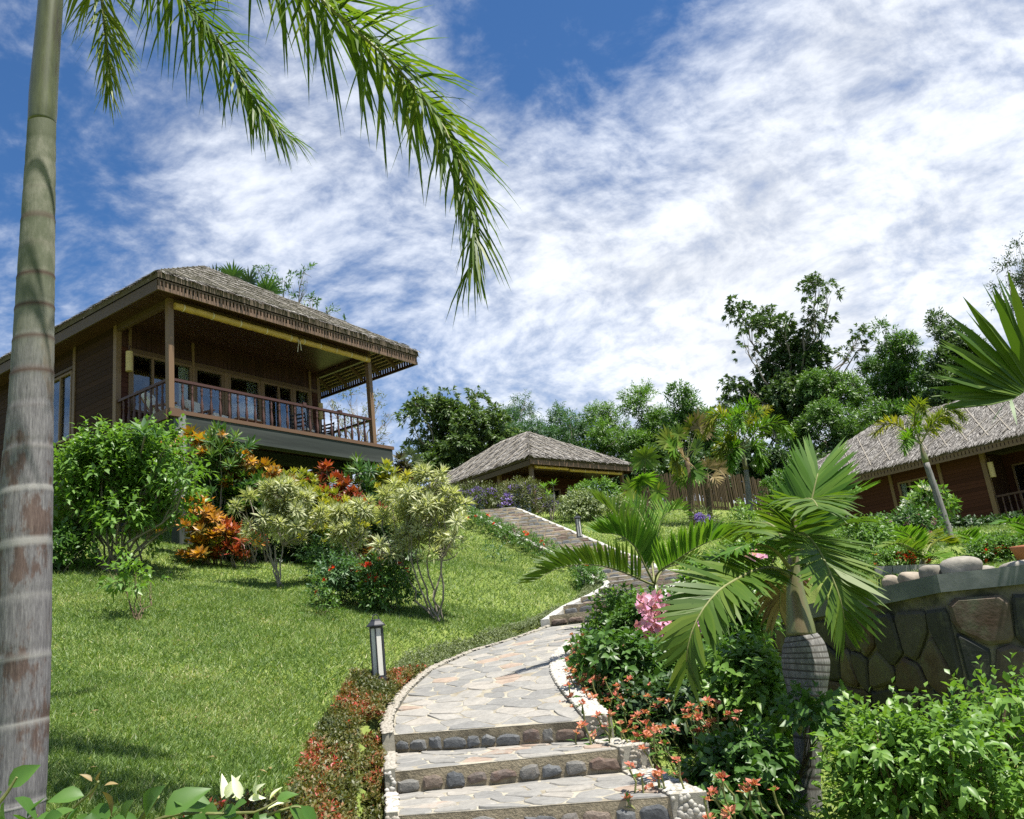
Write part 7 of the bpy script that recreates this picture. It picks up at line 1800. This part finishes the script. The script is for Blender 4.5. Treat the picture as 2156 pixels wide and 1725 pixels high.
# the large pale green bush at the lower right
b_ = at(*Zb(1800, 1500), 5.4); b_[2] = gz(b_[0], b_[1])
shrub('bougainvillea', 'large yellow-green bush with pointed leaves at the lower right corner, before the stone wall', 'bush', BG, b_,
      zb(5.4, (1540, 1130, 40), (1550, 1170, 50), (1640, 1140, 35), (1720, 1190, 45), (1840, 1160, 45), (1960, 1100, 40), (2040, 1030, 35), (2085, 960, 25), (2120, 1090, 40), (1538, 1250, 50), (1554, 1270, 70), (1680, 1270, 70), (1820, 1240, 60), (1960, 1190, 60), (2090, 1200, 55), (1534, 1360, 50), (1546, 1390, 75), (1640, 1380, 75), (1790, 1350, 60), (1950, 1300, 50), (1536, 1470, 50), (1550, 1500, 75), (1680, 1490, 75), (2060, 1450, 65), (2150, 1400, 50), (2140, 1500, 60)),
      860, .074, .040, 'green_fresh', rg, 9, .30, 'bark_brown', .014, 5, .25, .95, pieces=300, up=1.2, inner=.2)
# coral flowered succulents along the path edge
def coral(label, pts, n, fl):
    B = np.array([at(*Zb(x, y), Y) for x, y, Y in pts]); c = B.mean(0); base = np.array((c[0] + .1, c[1] + .1, gz(c[0] + .1, c[1] + .1))); t = thing('coral_flower_plant', base, label, 'plant', 'coral flowered plants along the path edge'); m = MB(); P, D, H, HD = [], [], [], []
    for i in range(n):
        q = B[i % len(B)] + rg.normal(size=3) * (.10, .08, .06); g = np.array((q[0] + rg.normal() * .06 + .05, q[1] + .05, gz(q[0] + .05, q[1] + .05))); g[2] = max(g[2], q[2] - .55)
        k = 7; z = [g + (q - g) * s + rg.normal(size=3) * .012 for s in np.linspace(0, 1, k)]
        m.tube(np.array(z) - base, .006, 4)
        for s in z[2:]:
            if rg.random() < .75: P.append(s); D.append(nrm(np.array((rg.normal(), rg.normal(), .4))))
        H.append(q); HD.append(nrm(np.array((rg.normal() * .4, rg.normal() * .4 - .2, 1))))
    m.obj('stems', 'stem_green', t, kind='stuff'); P, D = np.array(P), np.array(D)
    leaf_obj('foliage', leaf5(P, D, UP + rvec(len(P), rg) * .4, .085, .042, .2, .12), 'green_mid', t, origin=base)
    flower_heads(t, np.array(H), np.array(HD), fl, 12, 'coral_flower', rg, base)
coral('coral flowered stems beside the flat landing, highest up the path', [(250, 760, 9.4), (270, 720, 9.6), (290, 790, 9.0), (320, 830, 8.6), (260, 830, 8.8)], 36, .038)
coral('coral flowered stems spilling over the pebble kerb at the first step', [(300, 900, 8.0), (340, 940, 7.6), (300, 960, 7.7), (380, 920, 7.8), (430, 970, 7.5), (350, 1000, 7.3), (410, 860, 8.2), (500, 930, 7.6)], 58, .038)
coral('coral flowered stems between the second and third steps', [(380, 1070, 6.8), (430, 1090, 6.6), (540, 1110, 6.4), (590, 1080, 6.6), (610, 1000, 7.0), (470, 860, 8.0), (560, 1130, 6.3)], 40, .038)
coral('coral flowers in the dark leaves in front of the palm trunk', [(820, 1020, 6.6), (860, 1030, 6.6), (910, 1020, 6.6), (780, 1060, 6.6), (720, 1075, 6.5)], 26, .038)
coral('coral flowers lowest down beside the bottom step', [(640, 1260, 5.5), (600, 1280, 5.4), (650, 1330, 5.3), (930, 1330, 5.2), (880, 1440, 4.9), (950, 1340, 5.2), (810, 1210, 5.9)], 30, .038)
# ------------------------------------------------------------------ leafy vine at the lower edge
def vine():
    Zv = lambda x, y, d: at(x * .51 * 1.0, (y / 1.96 + 1500) * .8624 if False else y * .44 + 1293.6, d)
    Zv = lambda x, y, d: at(x * .44, y * .44 + 1293.6, d)
    base = at(300, 1840, 2.6); base[2] = gz(base[0], base[1]); t = thing('leafy_vine', base, 'trailing vine with broad green leaves and white new leaves along the bottom edge', 'vine')
    m = MB()
    for pts, r in (([(640, 1060, 2.6), (690, 960, 2.55), (755, 872, 2.5)], .010), ([(280, 1040, 2.6), (350, 930, 2.55), (440, 850, 2.5), (470, 800, 2.45)], .005), ([(700, 1000, 2.6), (850, 955, 2.55), (1000, 955, 2.5), (1120, 950, 2.5), (1230, 945, 2.45), (1330, 890, 2.45)], .005), ([(-30, 930, 2.4), (30, 860, 2.4), (80, 780, 2.4)], .006), ([(1000, 1060, 2.5), (1060, 960, 2.5), (1090, 880, 2.5)], .004), ([(1280, 960, 2.5), (1420, 920, 2.5), (1470, 960, 2.5)], .004), ([(80, 1040, 2.5), (130, 985, 2.5), (180, 960, 2.5)], .004)):
        m.tube(curve([Zv(*p) for p in pts], 10) - base, list(np.linspace(r, r * .6, 10)), 6)
    m.obj('stem', 'stem_green', t, kind='stuff')
    L = [(400, 870, .11, 'g', 3.0), (440, 950, .12, 'g', 5.0), (380, 920, .10, 'g', 4.2), (560, 930, .15, 'g', 3.6), (640, 890, .15, 'g', 4.2), (700, 970, .16, 'g', 1.2), (820, 880, .15, 'g', 6.0), (870, 900, .14, 'g', 5.9), (790, 960, .16, 'g', .6), (900, 985, .13, 'g', 5.6), (600, 985, .13, 'g', 3.4), (520, 990, .12, 'g', 3.3), (960, 960, .11, 'g', 4.7), (1015, 900, .09, 'g', 4.6), (1100, 915, .09, 'g', 4.9), (1180, 900, .08, 'g', 3.6), (1235, 930, .10, 'g', 4.7), (1320, 900, .08, 'g', .5), (1385, 920, .10, 'g', 5.5), (1440, 920, .10, 'g', 5.3), (1340, 950, .09, 'g', 4.6), (1150, 960, .10, 'g', 4.6), (1050, 975, .12, 'g', 4.7), (1430, 970, .10, 'g', 5.0), (1290, 985, .10, 'g', 4.6), (1400, 985, .10, 'g', 4.4), (1210, 990, .1, 'g', 3.9),
         (10, 850, .12, 'g', 3.9), (40, 820, .12, 'g', .6), (20, 900, .13, 'g', 4.6), (70, 880, .12, 'g', 5.4), (60, 960, .12, 'g', 5.6), (0, 960, .13, 'g', 4.8), (130, 975, .08, 'g', 1.2), (170, 985, .08, 'g', .2), (230, 985, .09, 'g', .4), (300, 960, .10, 'g', 3.5),
         (1060, 880, .085, 'w', 1.6), (1080, 880, .085, 'w', 1.1), (1125, 890, .09, 'w', 1.3), (1150, 885, .085, 'w', 1.9), (1215, 870, .075, 'w', 1.1), (1230, 862, .07, 'w', 1.6), (1190, 885, .06, 'w', .2), (1290, 890, .06, 'w', 1.0), (1300, 920, .07, 'w', .3), (1110, 880, .05, 'w', .4), (1280, 935, .06, 'w', .6),
         (440, 800, .05, 'o', 2.4), (470, 800, .05, 'o', 1.4), (500, 820, .05, 'o', .2), (490, 850, .09, 'o', 5.2), (460, 830, .06, 'o', 4.2)]
    for x in range(330, 1480, 40): L.append((x + rg.normal() * 14, 1000 + rg.normal() * 16, .12, 'g', rg.uniform(3.2, 6.2)))
    un = {k: [leaf_unit(mm, d, .16) for d in (.1, .25)] for k, mm in (('g', 'green_mid'), ('w', 'cream_leaf'), ('o', 'palm_dry'))}
    for x, y, s, c, a in L:
        p = Zv(x, y, 2.5 + rg.normal() * .04) - base; s *= .78
        d = nrm(cR * math.cos(a) + cU * math.sin(a) + cF * rg.normal() * .35); n = nrm(np.array((rg.normal() * .4, -.55 + rg.normal() * .3, .8))); sd = nrm(np.cross(d, n)); n = np.cross(sd, d); w = s * (.62 if c == 'g' else .42)
        link('leaf', un[c][rg.integers(2)], t, Matrix(((sd[0] * w, d[0] * s, n[0] * s, p[0]), (sd[1] * w, d[1] * s, n[1] * s, p[1]), (sd[2] * w, d[2] * s, n[2] * s, p[2]), (0, 0, 0, 1))))
vine()

# ------------------------------------------------------------------ ground cover beds and grass
def in_poly(x, y, P):
    c = np.zeros(len(x), bool); P = np.asarray(P)
    for i in range(len(P)):
        a, b = P[i], P[(i + 1) % len(P)]; cr = (a[1] > y) != (b[1] > y)
        with np.errstate(divide='ignore', invalid='ignore'): c ^= cr & (x < (b[0] - a[0]) * (y - a[1]) / (b[1] - a[1]) + a[0])
    return c
def bed_poly(*px):
    return [tuple(gp(u, v, Y)[:2]) for u, v, Y in px]
def path_dist(x, y):
    b = np.full(x.shape, 1e9)
    for g in GUIDE_D: b = np.minimum(b, (x - g[0]) ** 2 + (y - g[1]) ** 2)
    return np.sqrt(b)
_kl = np.array([E5[0], E4[0], E3[0], E2[0], E1[0]] + [s[0] for s in LAND[1:4]]); _ko = np.array((-.10, 0.02))
RED = [tuple(p + _ko) for p in _kl[1:]] + [tuple(hit(u, v)[:2]) for u, v in ((820, 1440), (745, 1436), (712, 1500), (672, 1560), (640, 1640), (612, 1722))] + [(-1.75, 4.2)]
_gl = [LAND[3][0], LAND[4][0], LAND[5][0], LAND[6][0]] + [fl_sec(s)[0] for s in (1.0, 2.2, 3.4, 4.4, 5.4, 6.2)]
GREY = [tuple(p + (-.13, .0)) for p in _gl[:1]] + [tuple(p + (-.04, .13)) for p in _gl[1:4]] + [tuple(p + (-.16, .04)) for p in _gl[4:]]
_g2 = [hit(u, v)[:2] for u, v in ((1246, 1222), (1222, 1262), (1196, 1284), (1140, 1306), (1040, 1336), (940, 1364), (850, 1398), (825, 1432))]
GREY += [tuple(p) for p in _g2]
def cover(name, label, poly, n, L, W, mat, h, rng, k=6, patch=None):
    P = np.array(poly); lo, hi = P.min(0), P.max(0); pts = []
    while sum(len(p) for p in pts) < n:
        c = rng.uniform(lo, hi, size=(n * 3, 2)); pts.append(c[in_poly(c[:, 0], c[:, 1], poly)])
    c = np.concatenate(pts)[:n]; z = ground(c[:, 0], c[:, 1])
    ed = np.ones(n)
    hh = h * (.65 + .5 * np.sin(c[:, 0] * 7 + c[:, 1] * 4) * np.sin(c[:, 1] * 6 - c[:, 0] * 3) * .5 + .35 * rng.random(n))
    O = np.c_[c, z + hh * rng.uniform(.35, 1.0, n)]; A = nrm(np.c_[rng.normal(size=(n, 2)) * .6, np.ones(n)])
    V, F, a = sprigs(O, A, L * 1.4, k, L, W, rng, 1.1, .15, False, up=.8)
    if patch is not None:
        f = np.sin(c[:, 0] * 5.1 + 1) * np.sin(c[:, 1] * 3.3 + c[:, 0] * 2) + rng.normal(0, .45, n)
        rn = np.clip(.36 + .30 * f + rng.normal(0, .10, n), 0, 1); a['rnd'] = np.tile(np.repeat(rn, 4), k); a['rnd'] = np.clip(a['rnd'] + rng.normal(0, .10, len(a['rnd']) // 4).repeat(4), 0, 1)
    o = leaf_obj(name, (V, F, a), mat, None); tag(o, label, 'ground cover', None, 'stuff'); return o
cover('ground_cover', 'red and green ground cover bed along the left edge of the steps', RED, 6500, .042, .019, 'red_cover', .11, rg, 7, True)
cover('ground_cover', 'grey-green creeping ground cover strip along the path bend', GREY, 6500, .030, .014, 'grey_cover', .09, rg, 6)

def grass():
    rng = np.random.default_rng(61); P, S, K = [], [], []
    def patch(n, x0, x1, y0, y1, size, pw=1.0):
        x = rng.uniform(x0, x1, n); y = y0 + (y1 - y0) * rng.random(n) ** pw
        u = np.stack([x, y], 1); vis = np.abs(x) < y * .66 + .6
        u = u[vis]; P.append(u); S.append(np.full(len(u), size))
    patch(215000, -5.2, .2, 3.6, 8.5, 1.45, 1.2)
    patch(190000, -9.0, 1.2, 8.5, 14.5, 1.8)
    patch(130000, -13, 2.5, 14.5, 23, 2.2)
    patch(36000, -9, 6, 23, 31, 3.0); patch(36000, 6, 18, 14, 32, 3.2)
    patch(26000, .6, 3.8, 3.8, 7.5, 1.3); patch(16000, 1.0, 4.4, 7.5, 13, 1.8); patch(20000, 3, 10, 8.4, 12.5, 1.8); patch(22000, 2.6, 9, 12.5, 24, 2.4)
    C = np.concatenate(P); sz = np.concatenate(S)
    ok = path_dist(C[:, 0], C[:, 1]) > np.where(C[:, 1] < 6.6, 1.05, .93)
    ok &= ~in_poly(C[:, 0], C[:, 1], RED) & ~in_poly(C[:, 0], C[:, 1], GREY)
    up, dist = raised_bed(C[:, 0], C[:, 1]); ok &= ~((dist < .4) & (C[:, 1] < 14))
    C, sz = C[ok], sz[ok]; n = len(C); z = ground(C[:, 0], C[:, 1])
    f = .5 + .22 * np.sin(C[:, 0] * 1.3 + 2 * np.sin(C[:, 1] * .7)) * np.sin(C[:, 1] * 1.1 + C[:, 0] * .4) + .16 * np.sin(C[:, 0] * 4.7 + C[:, 1] * 2.1) * np.sin(C[:, 1] * 3.9 - C[:, 0] * 1.7)
    dry = np.clip(np.sin(C[:, 0] * 2.3 + 1.5 * np.sin(C[:, 1] * 1.1)) * np.sin(C[:, 1] * 1.9 + np.sin(C[:, 0] * 1.4)) - .45, 0, 1) * 1.1
    rn = np.clip(f * .60 + rng.normal(.02, .24, n) + (rng.random(n) < .05 + dry * .55) * .38, 0, 1)
    D = nrm(np.c_[rng.normal(size=(n, 2)) * .75, rng.uniform(.35, 1.0, n)]); L = sz * rng.uniform(.022, .052, n); W = sz * rng.uniform(.0038, .0072, n)
    Sd = nrm(np.cross(D, rvec(n, rng))); B = np.c_[C, z - .004]; b0 = B - Sd * W[:, None] * .6; b1 = B + Sd * W[:, None] * .6; t = B + D * L[:, None]
    V = np.stack([b0, b1, t], 1).reshape(-1, 3); F = np.arange(3 * n).reshape(-1, 3)
    o = link('grass', mesh('grass', V, F, 'grass_blade', {'rnd': np.repeat(rn, 3)})); tag(o, 'short green lawn grass with paler dry patches', 'grass', None, 'stuff')
grass()

def litter():
    rng = np.random.default_rng(71); n = 240; x = rng.uniform(-6, .2, n); y = rng.uniform(4, 15, n); k = 60
    px, pz = [], []
    for i in range(k):
        s_ = rng.uniform(0, 1); e = LAND[0] if s_ < .2 else LAND[int(s_ * 6)]; t = rng.beta(.6, .6); p = e[0] * (1 - t) + e[1] * t + rng.normal(size=2) * .25; px.append(p)
    C = np.c_[x, y]; ok = (path_dist(x, y) > 1.1) & ~in_poly(x, y, RED); C = C[ok]
    O = np.c_[C, ground(C[:, 0], C[:, 1]) + .035]
    D = nrm(np.c_[rng.normal(size=(len(O), 2)), rng.normal(size=len(O)) * .15]); N = UP + rvec(len(O), rng) * .4
    o = leaf_obj('fallen_leaves', leaf5(O, D, N, rng.uniform(.03, .07, len(O)), rng.uniform(.012, .028, len(O)), .05, .2), 'palm_dry', None); tag(o, 'dry fallen leaves scattered on the lawn', 'leaf litter', None, 'stuff')
litter()
